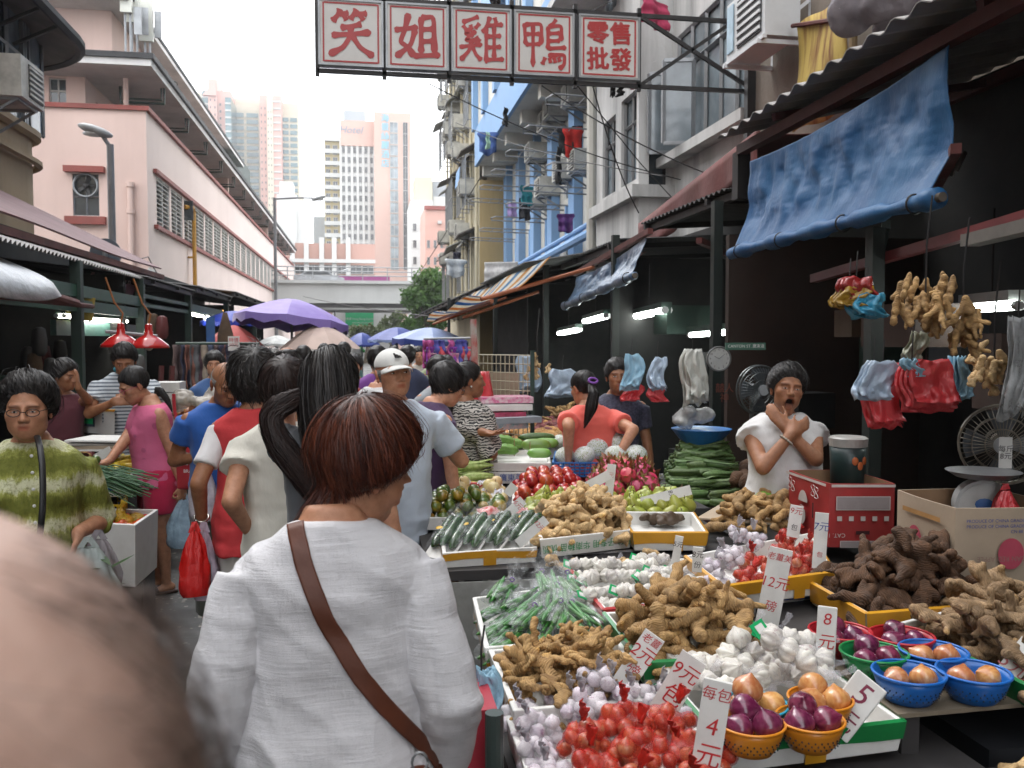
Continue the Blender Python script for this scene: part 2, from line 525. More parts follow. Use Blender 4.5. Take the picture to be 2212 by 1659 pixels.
def ribbons(P,w,Nrm=None,tint=None,mat=None,name='hair',taper=True):
 """P: strands x points x 3 -> mesh of thin ribbons facing outward (Nrm)"""
 P=np.asarray(P);n,k=P.shape[:2]
 T=np.gradient(P,axis=1);T/=np.linalg.norm(T,axis=2,keepdims=True)+1e-9
 if Nrm is None:Nrm=P-P[:,:1].mean((0,1))
 Nrm=np.broadcast_to(Nrm,P.shape)
 Nrm=Nrm/(np.linalg.norm(Nrm,axis=2,keepdims=True)+1e-9)+RG(n).normal(0,.42,(n,1,3))
 S=np.cross(T,Nrm);S/=np.linalg.norm(S,axis=2,keepdims=True)+1e-9
 tp=np.ones(k)
 if taper:tp=np.clip(np.minimum(1.0,(1-LS(0,1,k))*3+.12),0,1)
 ww=np.asarray(w).reshape(-1,1,1)if hasattr(w,'__len__')else w
 A=P+S*tp[None,:,None]*ww/2;B=P-S*tp[None,:,None]*ww/2
 V=np.stack([A,B],2).reshape(-1,3)
 base=(np.arange(n)*k*2)[:,None];j=(np.arange(k-1)*2)[None,:]
 a=(base+j).ravel()
 F=np.stack([a,a+1,a+3,a+2],1)
 t=None
 if tint is not None:t=np.repeat(np.asarray(tint),k*2,axis=0)
 me=bpy.data.meshes.new(name)
 me.vertices.add(len(V));me.vertices.foreach_set('co',V.ravel())
 me.loops.add(F.size);me.loops.foreach_set('vertex_index',F.ravel())
 me.polygons.add(len(F));me.polygons.foreach_set('loop_start',np.arange(0,F.size,4));
 me.polygons.foreach_set('use_smooth',[True]*len(F))
 if mat is not None:me.materials.append(mat)
 me.update(calc_edges=True)
 if t is not None:
  ca=me.color_attributes.new('tint','FLOAT_COLOR','POINT')
  c=np.ones((len(V),4));c[:,:3]=t;ca.data.foreach_set('color',c.ravel())
 return me
def hairline(T,st):
 """elevation of the lower hair edge at each longitude T (0 = face, pi = nape)"""
 a=np.abs(T)
 return np.interp(a,[0,.55,1.0,1.3,1.75,2.3,PI],[R(st.get('front',42)),R(st.get('front2',st.get('front',42)-4)),R(st.get('temple',15)),R(st.get('side',-8)),R(st.get('ear',-20)),R(st.get('nape',-38)),R(st.get('nape',-38))])
def cap_radius(T,E_,st,o):
 D=np.stack([np.sin(T)*np.cos(E_),np.cos(T)*np.cos(E_),np.sin(E_)],-1)
 def base(p):
  d=sdE(p,(0,-.012,.035),(.078,.096,.087))
  d=smin(d,sdE(p,(0,.03,-.03),(.061,.06,.08)),.03)
  return smin(d,sdC(p,(0,-.012,-.06),(0,-.05,-.21),.05,.054),.02)
 r=star(base,D,n=40)
 hl=hairline(T,st)
 k=np.clip((E_-hl)/R(st.get('soft',12)),-1,1)
 k=np.where(k>0,1-(1-k)**2,k)
 a=np.abs(T)
 th=st.get('thick',.02)*(1+st.get('crown',.2)*np.sin(np.clip(E_,0,2)))
 th=th*np.interp(a,[0,1.2,2.2,PI],[st.get('tf',.7),st.get('ts',1.0),st.get('tb',1.1),st.get('tb',1.1)])
 th=th*np.interp(E_,[R(-50),R(-8)],[st.get('taper',.6),1])
 bald=st.get('bald')
 if bald:k=np.minimum(k,np.clip((R(bald)-E_+R(12)*(a>2.2))/R(14),-1,1))
 return r,r+np.where(k>0,th*k,.012*k),D
def make_hair(st,o,mat,root,xf,n=900,w=.0025,nl=72,ne=56):
 """a shell of hair plus strands that follow it; xf maps head space to the person's space"""
 T,E_,D=sph_dirs(nl,ne,0)
 r0,r1,D=cap_radius(T,E_,st,o)
 V=_el0+D*r1[...,None]
 nz=st.get('noise',.004)
 V=V+D*(vnoise(V,st.get('nsc',30),3)*nz+vnoise(V*NA([1,1,.3]),90,5)*nz*.4)[...,None]*np.where(r1>r0+.004,1,0)[...,None]
 V=V.reshape(-1,3)
 tint=np.ones((len(V),3))*st.get('shell',.75)
 h=link('hair',mesh_np(xf(V),grid_faces(ne,nl),'hair',mat,True,tint),parent=root)
 if n:
  g=RG(st.get('seed',1))
  K=10
  wh=NA([.0,-.55,.85]);wh/=np.linalg.norm(wh)
  u=np.cross(wh,[1,0,0]);u/=np.linalg.norm(u);v=np.cross(wh,u)
  al=g.random(n)*2*PI
  p0=np.arccos(1-g.random(n)*1.25)
  L=g.uniform(.45,1.0,n)*st.get('slen',.9)
  t=LS(0,1,K)
  ang=al[:,None]+(g.normal(0,.10,n)[:,None]+st.get('swirl',.25))*t[None]+g.normal(0,st.get('frizz',.03),(n,K)).cumsum(1)*.4
  pol=p0[:,None]*.95+L[:,None]*t[None]+g.normal(0,st.get('frizz',.03),(n,K)).cumsum(1)*.3
  Dd=wh*np.cos(pol)[...,None]+(u*np.cos(ang)[...,None]+v*np.sin(ang)[...,None])*np.sin(pol)[...,None]
  Ts,Es=np.arctan2(Dd[...,0],Dd[...,1]),np.arcsin(np.clip(Dd[...,2],-1,1))
  hl=hairline(Ts,st)
  r0,r1,_=cap_radius(Ts,np.maximum(Es,hl-R(st.get('over',4))),st,o)
  ok=(Es[:,0]>hl[:,0]-R(2))&(r1[:,0]>r0[:,0]+.001)
  lift=(g.random(n)+(g.random(n)<.04)*2.2)[:,None]*st.get('lift',.004)*(.6+.8*t[None])+.0008+st.get('flick',.0)*t[None]**3*g.random(n)[:,None]
  rr=np.maximum(r1,r0+.002)+lift
  P=_el0+Dd*rr[...,None]
  over=Es<hl-R(st.get('over',4))+g.normal(0,R(st.get('jag',2)),n)[:,None]
  idx=np.where(over.any(1),over.argmax(1),K)-1
  idx=np.clip(idx,1,K-1)
  tt=t[None]*idx[:,None];i0=np.floor(tt).astype(int);i1=np.minimum(i0+1,K-1);f=(tt-i0)[...,None]
  ar=np.arange(n)[:,None]
  P=P[ar,i0]*(1-f)+P[ar,i1]*f;Dn=Dd[ar,i0]
  P,Dn=P[ok],Dn[ok]
  tn=np.clip(g.lognormal(-.05,.38,len(P)),.3,3)
  tn=np.stack([tn]*3,1)*NA(st.get('stint',(1,1,1)))
  P2=xf(P.reshape(-1,3)).reshape(P.shape);N2=xf(Dn.reshape(-1,3),True).reshape(P.shape)
  link('strands',ribbons(P2,w,N2,tn,mat,'strands'),parent=h)
 return h
def hair_tail(root,mat,path,rad,n=260,w=.003,seed=1,name='ponytail',flat=.55,curl=.0,core=.45,wobble=.05):
 """long hair along a path (points, person space) with a half-width at each point"""
 g=RG(seed)
 path=NA(path,float);K=16
 s=LS(0,len(path)-1,K)
 C=np.stack([np.interp(s,range(len(path)),path[:,i])for i in range(3)],1)
 Rr=np.interp(s,range(len(path)),rad)
 T=np.gradient(C,axis=0);T/=np.linalg.norm(T,axis=1,keepdims=True)
 X=np.cross(T,[0.05,1,0.02]);X/=np.linalg.norm(X,axis=1,keepdims=True);Y=np.cross(T,X)
 a=g.random(n)*2*PI;q=np.sqrt(g.uniform(.06,1,n))
 wob=g.normal(0,wobble,(n,K)).cumsum(1)*.35
 a=a[:,None]+wob
 P=C[None]+(X[None]*np.cos(a)[...,None]+Y[None]*np.sin(a)[...,None]*flat)*(Rr[None]*q[:,None])[...,None]
 if curl:P=P+(X[None]*np.sin(s[None]*3+g.random(n)[:,None]*6)[...,None])*curl
 end=g.uniform(.8,1.0,n)
 tt=LS(0,1,K)[None]*end[:,None]*(K-1);i0=np.floor(tt).astype(int);i1=np.minimum(i0+1,K-1);f=(tt-i0)[...,None]
 ar=np.arange(n)[:,None];P=P[ar,i0]*(1-f)+P[ar,i1]*f
 tn=np.stack([np.clip(g.normal(1,.3,n),.4,2)]*3,1)
 mb=MB();m=14
 mb.tube(C,list(Rr*core),m)
 Vt=NA(mb.v)
 for i in range(K):
  q_=Vt[i*m:(i+1)*m]-C[i]
  Vt[i*m:(i+1)*m]=C[i]+q_-np.outer(q_@Y[i],Y[i])*(1-flat)
 core=link(name,mesh_np(Vt,mb.f,name,mat,True,np.ones((len(Vt),3))*.35),parent=root)
 N_=(X[None]*np.cos(a)[...,None]+Y[None]*np.sin(a)[...,None])
 link('strands',ribbons(P,w,N_,tn,mat,'strands'),parent=core)
 return core
def ik(a,b,l1,l2,hint):
 a,b=Vector(a),Vector(b);d=b-a;L=min(d.length,(l1+l2)*.999);d.normalize()
 x=(l1*l1-l2*l2+L*L)/(2*L);h=sqrt(max(l1*l1-x*x,0))
 hv=Vector(hint)-d*Vector(hint).dot(d)
 hv.normalize()
 return a+d*x+hv*h,a+d*L
def hand_geo(mb,w,dirv,pal,side,s=1.0,curl=.5,spread=.16,thumb=.7):
 """palm and five fingers, w = wrist, pal = palm normal (the way the palm faces)"""
 d=Vector(dirv).normalized();p=Vector(pal);p=(p-d*p.dot(d)).normalized();x=d.cross(p)*side
 L=[.066,.075,.07,.055]
 for i in range(4):
  off=(1.5-i)*.0185*s
  kn=w+d*(.083-abs(i-1.2)*.004)*s+x*off
  mb.caps(w+x*off*.55+d*.008*s,kn,.0135*s,.0115*s,8,2)
  q=kn;dd=d.copy()
  for j in range(3):
   c=curl*(.55,.75,.6)[j]*(1+.12*(i-1))
   dd=(dd*cos(c)+p*sin(c)).normalized()
   pp=(p-dd*p.dot(dd))
   if pp.length>.1:pass
   sp=x*(1.5-i)*spread*.35
   e=q+(dd+sp*.5).normalized()*L[i]*(.46,.31,.25)[j]*s
   mb.caps(q,e,(.0098,.009,.008)[j]*s,(.009,.008,.0068)[j]*s,8,2);q=e
 b=w+x*.022*s+d*.02*s
 t1=b+(x*.8+d*.62+p*thumb*.4).normalized()*.04*s
 t2=t1+(x*.3+d*.9+p*thumb*.6).normalized()*.034*s
 t3=t2+(x*.0+d*.92+p*thumb*.7).normalized()*.026*s
 mb.caps(b,t1,.0145*s,.0115*s,8,2);mb.caps(t1,t2,.011*s,.0095*s,8,2);mb.caps(t2,t3,.0092*s,.0072*s,8,2)
def loft(mb,secs,n=20):
 """secs: (centre, half width, half depth, axis x, axis y) ellipses (slightly squared), capped"""
 vs_,fs=[],[]
 for(c,a,b,ax,ay)in secs:
  for j in range(n):
   t=2*PI*j/n;ct,st_=cos(t),sin(t)
   k=(abs(ct)**2.5+abs(st_)**2.5)**(-1/2.5)
   vs_.append(Vector(c)+Vector(ax)*a*ct*k+Vector(ay)*b*st_*k)
 for i in range(len(secs)-1):
  for j in range(n):
   fs.append((i*n+j,i*n+(j+1)%n,(i+1)*n+(j+1)%n,(i+1)*n+j))
 fs.append(tuple(range(n-1,-1,-1)));fs.append(tuple((len(secs)-1)*n+j for j in range(n)))
 return mb.add(vs_,fs)
TORSO=[(.46,.088,.072,0),(.50,.098,.078,0),(.545,.097,.076,0),(.60,.086,.066,.004),(.66,.088,.066,.006),(.72,.098,.07,.004),(.755,.106,.07,-.002),(.785,.112,.06,-.007),(.808,.100,.05,-.01),(.826,.074,.042,-.012),(.845,.046,.036,-.012),(.868,.034,.033,-.008)]
def person(label,x,y,face,h,name='person',lean=0,hyaw=0,hpitch=0,hroll=0,skin=None,shirt=None,pants=None,hair=None,hmat=None,head=None,build=1.0,fem=False,handR=None,handL=None,hR=None,hL=None,elR=(.5,-.6,-.5),elL=(-.5,-.6,-.5),voxel=.011,z0=0.0,shoe=None,legs=True,group=None,hn=700,hw=.0028,headres=(66,60),stride=.0,seed=0,twist=0,bust=0.0,eyes=True,headscale=1.0,pose_world=True):
 """a standing figure; hand targets are world points, so hands meet what they touch"""
 root=thing(name,label,'person',(x,y,z0),R(face),group)
 Rz=Matrix.Rotation(R(face),3,'Z');inv=Rz.transposed()
 def loc(p):return inv@(Vector(p)-Vector((x,y,z0)))
 hip=Vector((0,0,.5*h))
 Ln=Matrix.Rotation(R(-lean),3,'X')
 Tw=Matrix.Rotation(R(twist),3,'Z')
 def up(p):
  p=Vector(p)
  if p.z<=hip.z:return p
  k=min(1,(p.z-hip.z)/(.12*h))
  q=Matrix.Rotation(R(-lean*k),3,'X')@(Matrix.Rotation(R(twist*k),3,'Z')@(p-hip))
  return hip+q
 sw=(.100 if fem else .112)*h*build**.6
 bw=build
 sh={s:up((s*sw,-.012*h,.782*h))for s in(-1,1)}
 ua,fa=.172*h,.148*h
 ax=Ln@Vector((1,0,0));ay=Ln@Vector((0,1,0));az=Ln@Vector((0,0,1))
 ax=Ln@(Tw@Vector((1,0,0)));ay=Ln@(Tw@Vector((0,1,0)))
 arms={}
 for s,tgt,el in((1,handR,elR),(-1,handL,elL)):
  if tgt is None:w=sh[s]+Vector((s*.05*h,.02*h,-(ua+fa)*.985))
  else:w=loc(tgt)if pose_world else Vector(tgt)
  e,w=ik(sh[s],w,ua,fa,el)
  arms[s]=(sh[s],e,w)
 mb=MB()
 secs=[(up((0,yo*h,z*h)),a*h*bw*(1.04 if fem and z<.56 else 1)*.95,b*h*bw*.93,ax if z>.56 else Vector((1,0,0)),ay if z>.56 else Vector((0,1,0)))for z,a,b,yo in TORSO]
 loft(mb,secs,18)
 ankle={}
 for s in(-1,1):
  a,e,w=arms[s]
  slim=.78 if shirt and shirt.get('sleeve',.3)>.5 else 1.0
  mb.caps(a+(Vector((-s*.02,0,-.02))if slim<1 else Vector()),e,.030*h*bw*slim,.0245*h*bw**.5*slim,12);mb.caps(e,w,.0255*h*bw**.5,.0165*h,12)
  dirw=(w-e).normalized()
  hh=(hR if s==1 else hL)or{}
  d=Vector(hh['dir'])if 'dir' in hh else dirw
  pal=hh.get('pal',(-s,0,0))
  if 'dir' in hh and hh.get('world',True):d=inv@d
  if 'pal' in hh and hh.get('world',True):pal=inv@Vector(pal)
  mb.caps(w-dirw*.012,w+d*.02,.0165*h*.95,.0175*h*.95,10)
  hand_geo(mb,w,d,pal,s*(1 if True else 1),h/1.62,hh.get('curl',.45),hh.get('spread',.16),hh.get('thumb',.7))
  if legs:
   hp=Vector((s*.052*h,0,.47*h));kn=Vector((s*.055*h,.012*h+s*stride*.5,.27*h));an=Vector((s*.055*h,-.012*h+s*stride,.045*h))
   ankle[s]=an
   mb.caps(hp,kn,.052*h*bw,.034*h,12);mb.caps(kn,kn*.55+an*.45+Vector((0,-.006*h,0)),.033*h,.031*h,12)
   mb.caps(kn*.55+an*.45+Vector((0,-.006*h,0)),an,.031*h,.019*h,12)
   mb.caps(an+Vector((0,-.02*h,-.02*h)),an+Vector((0,.05*h,-.03*h)),.02*h,.016*h,10)
   mb.ell(an+Vector((s*.004,.075*h,-.033*h)),(.022*h,.03*h,.011*h),12,8)
 V,E,F=remesh(mb,voxel,4)
 o=dict(head or{})
 hv,hf,tint=make_head(o,*headres)
 hs=(.232 if not fem else .224)/.232*headscale*(h/1.62)**.5
 neck=up((0,-.012*h,.835*h))
 Hm=Ln.to_4x4()@(Matrix.Rotation(R(hyaw+twist),4,'Z')@Matrix.Rotation(R(-hpitch),4,'X')@Matrix.Rotation(R(hroll),4,'Y'))if False else(Matrix.Rotation(R(hyaw+twist),4,'Z')@Matrix.Rotation(R(-hpitch-lean*.0),4,'X')@Matrix.Rotation(R(hroll),4,'Y'))
 Hm3=NA(Hm.to_3x3())
 piv=NA([0,-.03,-.1])*hs
 base=NA(neck)+NA(Ln@Vector((0,.022,.044*h/1.62)))
 def xf(P,vec=False):
  if vec:return P@Hm3.T
  return(P*hs-piv)@Hm3.T+base
 hv2=xf(hv)
 low=np.clip((-.1-hv[:,2])/.1,0,1)[:,None]
 straight=hv*hs-piv+base
 hv2=hv2*(1-low)+(straight*.5+hv2*.5)*low
 n0=len(V)
 Vb=np.concatenate([V,hv2]);Fb=F+[tuple(i+n0 for i in f)for f in hf]
 tb=np.concatenate([np.clip(1+.07*vnoise(V,45)[:,None]*np.ones(3),.7,1.2),tint])
 body=link('body',mesh_np(Vb,Fb,'body',skin or SKIN,True,tb),parent=root)
 if eyes:
  for s in(-1,1):
   em=MB();em.mat(EYEW);em.ell((s*.0315,.0805,.0012),(.0122,.0085,.0046*o.get('eye',1.0)),14,8)
   em.mat(EYEB);em.ell((s*.0315+o.get('gaze',0)*.005,.0845,.0012),(.0056,.0058,.0044*o.get('eye',1.0)),12,8)
   em.mat(EYEB);em.tube([(s*.0315+t*.0135,.0868-abs(t)**2*.006,.0048*o.get('eye',1)*(1-t*t)+.0016)for t in(-1,-.5,0,.5,1)],.0011,6)
   me=em.mesh('eye',True);v=NA([q.co for q in me.vertices]);me.vertices.foreach_set('co',xf(v).ravel());me.update()
   link('eye',me,parent=root)
 g=RG(seed+11)
 if shirt:
  mb=MB();lo=shirt.get('loose',.016);hem=shirt.get('hem',.46)
  secs=[]
  zt=shirt.get('top',.86)
  for z,a,b,yo in TORSO:
   if z<hem or z>zt:continue
   fl=shirt.get('flare',.0)*max(0,(.66-z))*h
   wst=lo*(1.5 if .55<z<.7 else 1)
   if shirt.get('boxy'):a,b=max(a,.092 if z<.78 else a),max(b,.07 if z<.76 else b)
   secs.append((up((0,yo*h,z*h)),a*h*bw+wst+fl,b*h*bw+wst+fl,ax if z>.56 else Vector((1,0,0)),ay if z>.56 else Vector((0,1,0))))
  if hem not in[t[0]for t in TORSO]:
   z,a,b,yo=[t for t in TORSO if t[0]>hem][0]
   if hem<.46:z,a,b,yo=TORSO[0]
   fl=shirt.get('flare',.0)*max(0,(.66-hem))*h
   secs.insert(0,(up((0,yo*h,hem*h)),a*h*bw+lo*1.4+fl,b*h*bw+lo*1.4+fl,Vector((1,0,0)),Vector((0,1,0))))
  loft(mb,secs,24)
  if bust:
   for s in(-1,1):mb.ell(up((s*.048*h,.05*h*bw,.715*h)),(.042*h,.035*h*bust,.04*h),14,10)
  sl=shirt.get('sleeve',.3)
  for s in(-1,1):
   a,e,w=arms[s]
   so=.035*h*bw+lo*.7
   if sl>0:mb.ell(a+Vector((-s*.016*h,0,-.004*h)),(so*.98,so*.9,so*.85),14,10)
   if 0<sl<=.5:
    k=sl/.5;pe=a+(e-a)*k
    mb.tube([a,(a+pe)/2,pe],[so,so*.98,so*(1.0+shirt.get('wide',.05))],16)
   elif sl>.5:
    k=(sl-.5)/.5;pw=e+(w-e)*k
    r2=.0275*h*bw**.5+lo*.8
    mb.tube([a,(a+e)/2,e,(e+pw)/2,pw],[so,so*.93,r2*1.06,r2*.98,(.0185*h+lo*.7)*shirt.get('cuff',1.0)+(1-k)*.004],16)
  V2,E2,F2=remesh(mb,shirt.get('vox',voxel*1.05),shirt.get('sm',3))
  N2=vnormals(V2,F2);amp=shirt.get('wr',.005)
  fold=vnoise(V2*NA([1,1,.38]),15,seed)+.6*vnoise(V2*NA([.7,.7,1.5]),24,seed+2)
  hemk=1+1.5*np.clip((.6*h-V2[:,2])/(.15*h),0,1)
  V2=V2+N2*(fold*amp*hemk)[:,None]
  if shirt.get('post'):V2=shirt['post'](V2,N2)
  link(shirt.get('name','shirt'),mesh_np(V2,F2,'shirt',shirt['mat'],True,None),parent=root)
 if pants and legs:
  mb=MB();lo=pants.get('loose',.008);ln=pants.get('len',.05)
  if pants.get('skirt'):
   loft(mb,[((0,0,.585*h),.088*h*bw+lo,.07*h*bw+lo,Vector((1,0,0)),Vector((0,1,0))),((0,0,.5*h),.102*h*bw+lo,.08*h*bw+lo,Vector((1,0,0)),Vector((0,1,0))),((0,0,ln*h),.115*h*bw+lo,.085*h*bw+lo*2,Vector((1,0,0)),Vector((0,1,0)))],24)
  else:
   loft(mb,[(up((0,0,z*h)),a*h*bw*(1.02 if fem else 1)+lo*.5,b*h*bw+lo*.5,Vector((1,0,0)),Vector((0,1,0)))for z,a,b,yo in TORSO[:3]]+[((0,0,.585*h),.086*h*bw,.066*h*bw,Vector((1,0,0)),Vector((0,1,0)))],22)
   for s in(-1,1):
    hp=Vector((s*.05*h,0,.49*h));kn=Vector((s*.055*h,.012*h+s*stride*.5,.27*h));an=Vector((s*.055*h,-.012*h+s*stride,.045*h))
    pts,rr=[hp,(hp+kn)/2,kn,(kn+an)/2,an],[.056*h*bw+lo,.048*h*bw+lo,.039*h+lo*1.2,.036*h+lo*1.2,.03*h+lo*1.3]
    P,Q=[],[]
    for i in range(17):
     t=i/4;j=min(int(t),3);f=t-j;q=pts[j].lerp(pts[j+1],f)
     if q.z<ln*h:break
     P.append(q);Q.append(rr[j]*(1-f)+rr[j+1]*f+(pants.get('flare',0)*(1-q.z/(.5*h))if pants.get('flare')else 0))
    mb.tube(P,Q,16)
  V2,E2,F2=remesh(mb,max(.014,voxel*1.3),3)
  N2=vnormals(V2,F2)
  V2=V2+N2*(vnoise(V2*NA([1,1,.5]),13,seed+4)*pants.get('wr',.006)*np.clip((.5*h-V2[:,2])/.1,0,1))[:,None]
  link(pants.get('name','trousers'),mesh_np(V2,F2,'trousers',pants['mat'],True,None),parent=root)
  if shoe:
   for s in(-1,1):
    an=ankle[s];mb=MB()
    mb.caps(an+Vector((0,-.024*h,-.026*h)),an+Vector((0,.03*h,-.026*h)),.021*h,.022*h,12)
    mb.ell(an+Vector((0,.068*h,-.031*h)),(.025*h,.04*h,.015*h),14,8)
    V3,_,F3=remesh(mb,.012,3);V3[:,2]=np.maximum(V3[:,2],.002)
    link('shoe',mesh_np(V3,F3,'shoe',shoe),parent=root)
 if hair is not None:
  make_hair(hair,o,hmat or HAIRB,root,xf,hn,hw)
 info=dict(root=root,xf=xf,arms=arms,up=up,loc=loc,h=h,inv=inv,base=base,body=body)
 return info
def glasses(P,mat,w=.058,rnd=1.0):
 mb=MB();mb.mat(mat)
 for s in(-1,1):
  c=(s*.033,.104,-.001)
  pts=[(c[0]+.024*cos(a),c[1]-.004*abs(cos(a))-abs(c[0]+.024*cos(a))*.1,c[2]+.0165*sin(a)*rnd)for a in LS(0,2*PI,21)]
  mb.tube(pts,.0018,6)
  mb.tube([(s*.057,.094,.004),(s*.078,.05,.006),(s*.083,-.01,.002)],.0016,6)
 mb.tube([(-.009,.102,.001),(0,.106,.003),(.009,.102,.001)],.0016,6)
 me=mb.mesh('glasses',True);v=NA([q.co for q in me.vertices]);me.vertices.foreach_set('co',P['xf'](v).ravel());me.update()
 link('glasses',me,parent=P['root'])
SKIN=skin_mat('skin',hexc('b98769'))
SKIN_D=skin_mat('skin_tanned',hexc('98694b'))
SKIN_P=skin_mat('skin_pale',hexc('c69377'))
EYEW=M('eye_white',(.62,.58,.54),.25,.05)
EYEB=M('eye_dark',(.012,.009,.008),.15,.1)
HAIRB=hair_mat('black_hair',(.012,.010,.010),(.022,.018,.016))
HAIRR=hair_mat('auburn_hair',(.046,.012,.008),(.135,.037,.017),.32)
HAIRG=hair_mat('grey_hair',(.22,.21,.2),(.4,.39,.37))
HAIRBR=hair_mat('brown_black_hair',(.018,.011,.01),(.035,.02,.017))
#  SETTING
def ground_mat():
 n=NT('asphalt');w=n.coord('World')
 big=n.noise(.7,6,.6,w);sm=n.noise(45,5,.7,w)
 c=n.mix(n.ramp(big,[(.35,0),(.65,1)]),(.052,.05,.046),(.028,.027,.025))
 c=n.mix(n.math('MULTIPLY',sm,.5),c,(.07,.066,.06))
 v=n.new('ShaderNodeTexVoronoi');v.inputs['Scale'].default_value=24;n.l.new(w,v.inputs['Vector'])
 v2=n.sep(v.outputs['Color'])
 chip=n.math('MULTIPLY',n.math('LESS_THAN',v.outputs['Distance'],n.math('MULTIPLY_ADD',v2[0],.34,.02)),n.math('GREATER_THAN',v2[1],.42))
 c=n.mix(n.math('MULTIPLY',chip,.8),c,n.mix(v2[2],(.42,.38,.32),(.2,.18,.15)))
 wet=n.ramp(n.noise(1.6,4,.5,w),[(.4,.7),(.6,.28)])
 n.put(col=c,rough=wet,nrm=n.bump(n.math('ADD',sm,chip),.35,.006));return n.m
ASPH=ground_mat()
mb=MM(ASPH);mb.add([(-400,-60,0),(400,-60,0),(400,900,0),(-400,900,0)],[(0,1,2,3)])
part('ground',mb,kind='structure')
def wallf(mb,O,U,V,N,W,H,ops,depth=.18):
 """a wall face with real openings and their reveals"""
 O,U,V,N=map(lambda a:NA(a,float),(O,U,V,N))
 us=sorted({0.0,W}|{o[0]for o in ops}|{o[1]for o in ops});vs_=sorted({0.0,H}|{o[2]for o in ops}|{o[3]for o in ops})
 for i in range(len(us)-1):
  for j in range(len(vs_)-1):
   cu,cv=(us[i]+us[i+1])/2,(vs_[j]+vs_[j+1])/2
   if any(o[0]<cu<o[1]and o[2]<cv<o[3]for o in ops):continue
   mb.add([O+U*us[i]+V*vs_[j],O+U*us[i+1]+V*vs_[j],O+U*us[i+1]+V*vs_[j+1],O+U*us[i]+V*vs_[j+1]],[(0,1,2,3)])
 for(a,b,c,d)in ops:
  q=[O+U*a+V*c,O+U*b+V*c,O+U*b+V*d,O+U*a+V*d];p=[x-N*depth for x in q]
  mb.add(q+p,[(0,1,5,4),(1,2,6,5),(2,3,7,6),(3,0,4,7)])
_share={}
def window(parent,O,U,V,N,op,nc=2,nr=1,fm=None,gm=None,fw=.05,depth=.1,panes=True,rows=None,name='window'):
 """frame is the window, each pane a sub-part; the pane mesh is shared"""
 O,U,V,N=map(lambda a:NA(a,float),(O,U,V,N))
 a,b,c,d=op;mb=MM(fm)
 C=lambda u,v,n=0:O+U*u+V*v-N*(depth+n)
 us=[a+(b-a)*i/nc for i in range(nc+1)];vs_=[c+(d-c)*t for t in(rows or[i/nr for i in range(nr+1)])]
 up=tuple(N)
 for u in us:
  k=fw if u in(us[0],us[-1])else fw*.8
  mb.tube([C(u,c),C(u,d)],k*.7,4,True,up=N)
 for v in vs_:mb.tube([C(a,v),C(b,v)],fw*.68,4,True,up=N)
 w=part(name,mb,parent=parent)
 if panes:
  for i in range(nc):
   for j in range(len(vs_)-1):
    m2=MM(gm)
    t=random.uniform(-.012,.012)
    m2.add([C(us[i],vs_[j],.02),C(us[i+1],vs_[j],.02+t),C(us[i+1],vs_[j+1],.02+t),C(us[i],vs_[j+1],.02)],[(0,1,2,3)])
    PT('pane',m2,w)
 return w
def boxes_window(parent,O,U,V,N,ops,mat,name='window',fm=None,limit=290):
 """far windows: a sunk pane with its frame, one object each, sharing meshes by size"""
 O,U,V,N=map(lambda a:NA(a,float),(O,U,V,N))
 Mx=Matrix((U,V,N)).transposed().to_4x4()
 for k,(a,b,c,d)in enumerate(ops):
  key=(round(b-a,2),round(d-c,2),mat.name,fm.name if fm else '')
  if key not in _share:
   mb=MM(mat);w,h=(b-a)/2,(d-c)/2
   mb.box((0,0,.0),(2*w,2*h,.1))
   if fm:
    t=min(w,h)*.14
    mb.mat(fm)
    for s in(-1,1):mb.box((s*w,0,.05),(t,2*h+t,.18));mb.box((0,s*h,.05),(2*w+t,t,.16))
    mb.box((0,0,.03),(t*.8,2*h,.1))
   _share[key]=mb.mesh(name)
  o=link(name,_share[key],parent=parent)
  p=O+U*(a+b)/2+V*(c+d)/2
  o.matrix_local=Matrix.Translation(p)@Mx
PINK=M('pink_render',hexc('d6bbb0'),.85,.06,.5,.25,30,.01,dirt=.35,dcol=hexc('9c8078'),dscale=.35,coord=WO,streak=True)
PINKL=M('pink_render_light',hexc('dccbc4'),.85,.05,.5,.2,30,.01,dirt=.3,dcol=hexc('a9938d'),dscale=.35,coord=WO,streak=True)
REDTRIM=M('red_trim',hexc('8d453c'),.7,.2,2,.2,30,dirt=.3,coord=WO)
WHITEP=M('white_paint',(.66,.65,.62),.6,.12,2,.15,30,dirt=.3,dscale=1.5,coord=WO,streak=True)
SLAB=M('slab_soffit',(.74,.72,.7),.8,.12,.6,.15,20,dirt=.35,dscale=.5,coord=WO)
DARKEDGE=M('dark_edge',(.035,.035,.038),.7,.3,2,dirt=.3,coord=WO)
DGREEN=M('dark_green_paint',(.016,.045,.032),.55,.3,4,.2,40,dirt=.5,coord=WO)
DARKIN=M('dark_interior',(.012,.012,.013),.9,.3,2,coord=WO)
GLASS=M('window_glass',(.06,.075,.085),.06,.5,.9,coord=WO,spec=.7)
GLASSL=M('pale_window_glass',(.26,.31,.34),.12,.6,.8,coord=WO,spec=.8)
GALV=M('galvanised_steel',(.30,.31,.32),.42,.2,4,.1,60,metal=.7,dirt=.2,coord=WO)
STEEL=M('grey_pole_paint',(.2,.2,.21),.5,.15,3,dirt=.3,coord=WO)
BLACKM=M('black_steel',(.014,.013,.014),.55,.3,6,.1,60,dirt=.25,dcol=(.06,.035,.02),coord=WO)
RUST=M('rusty_red_steel',(.12,.025,.02),.7,.4,4,.3,50,dirt=.5,dcol=(.05,.03,.02),dscale=3,coord=WO)
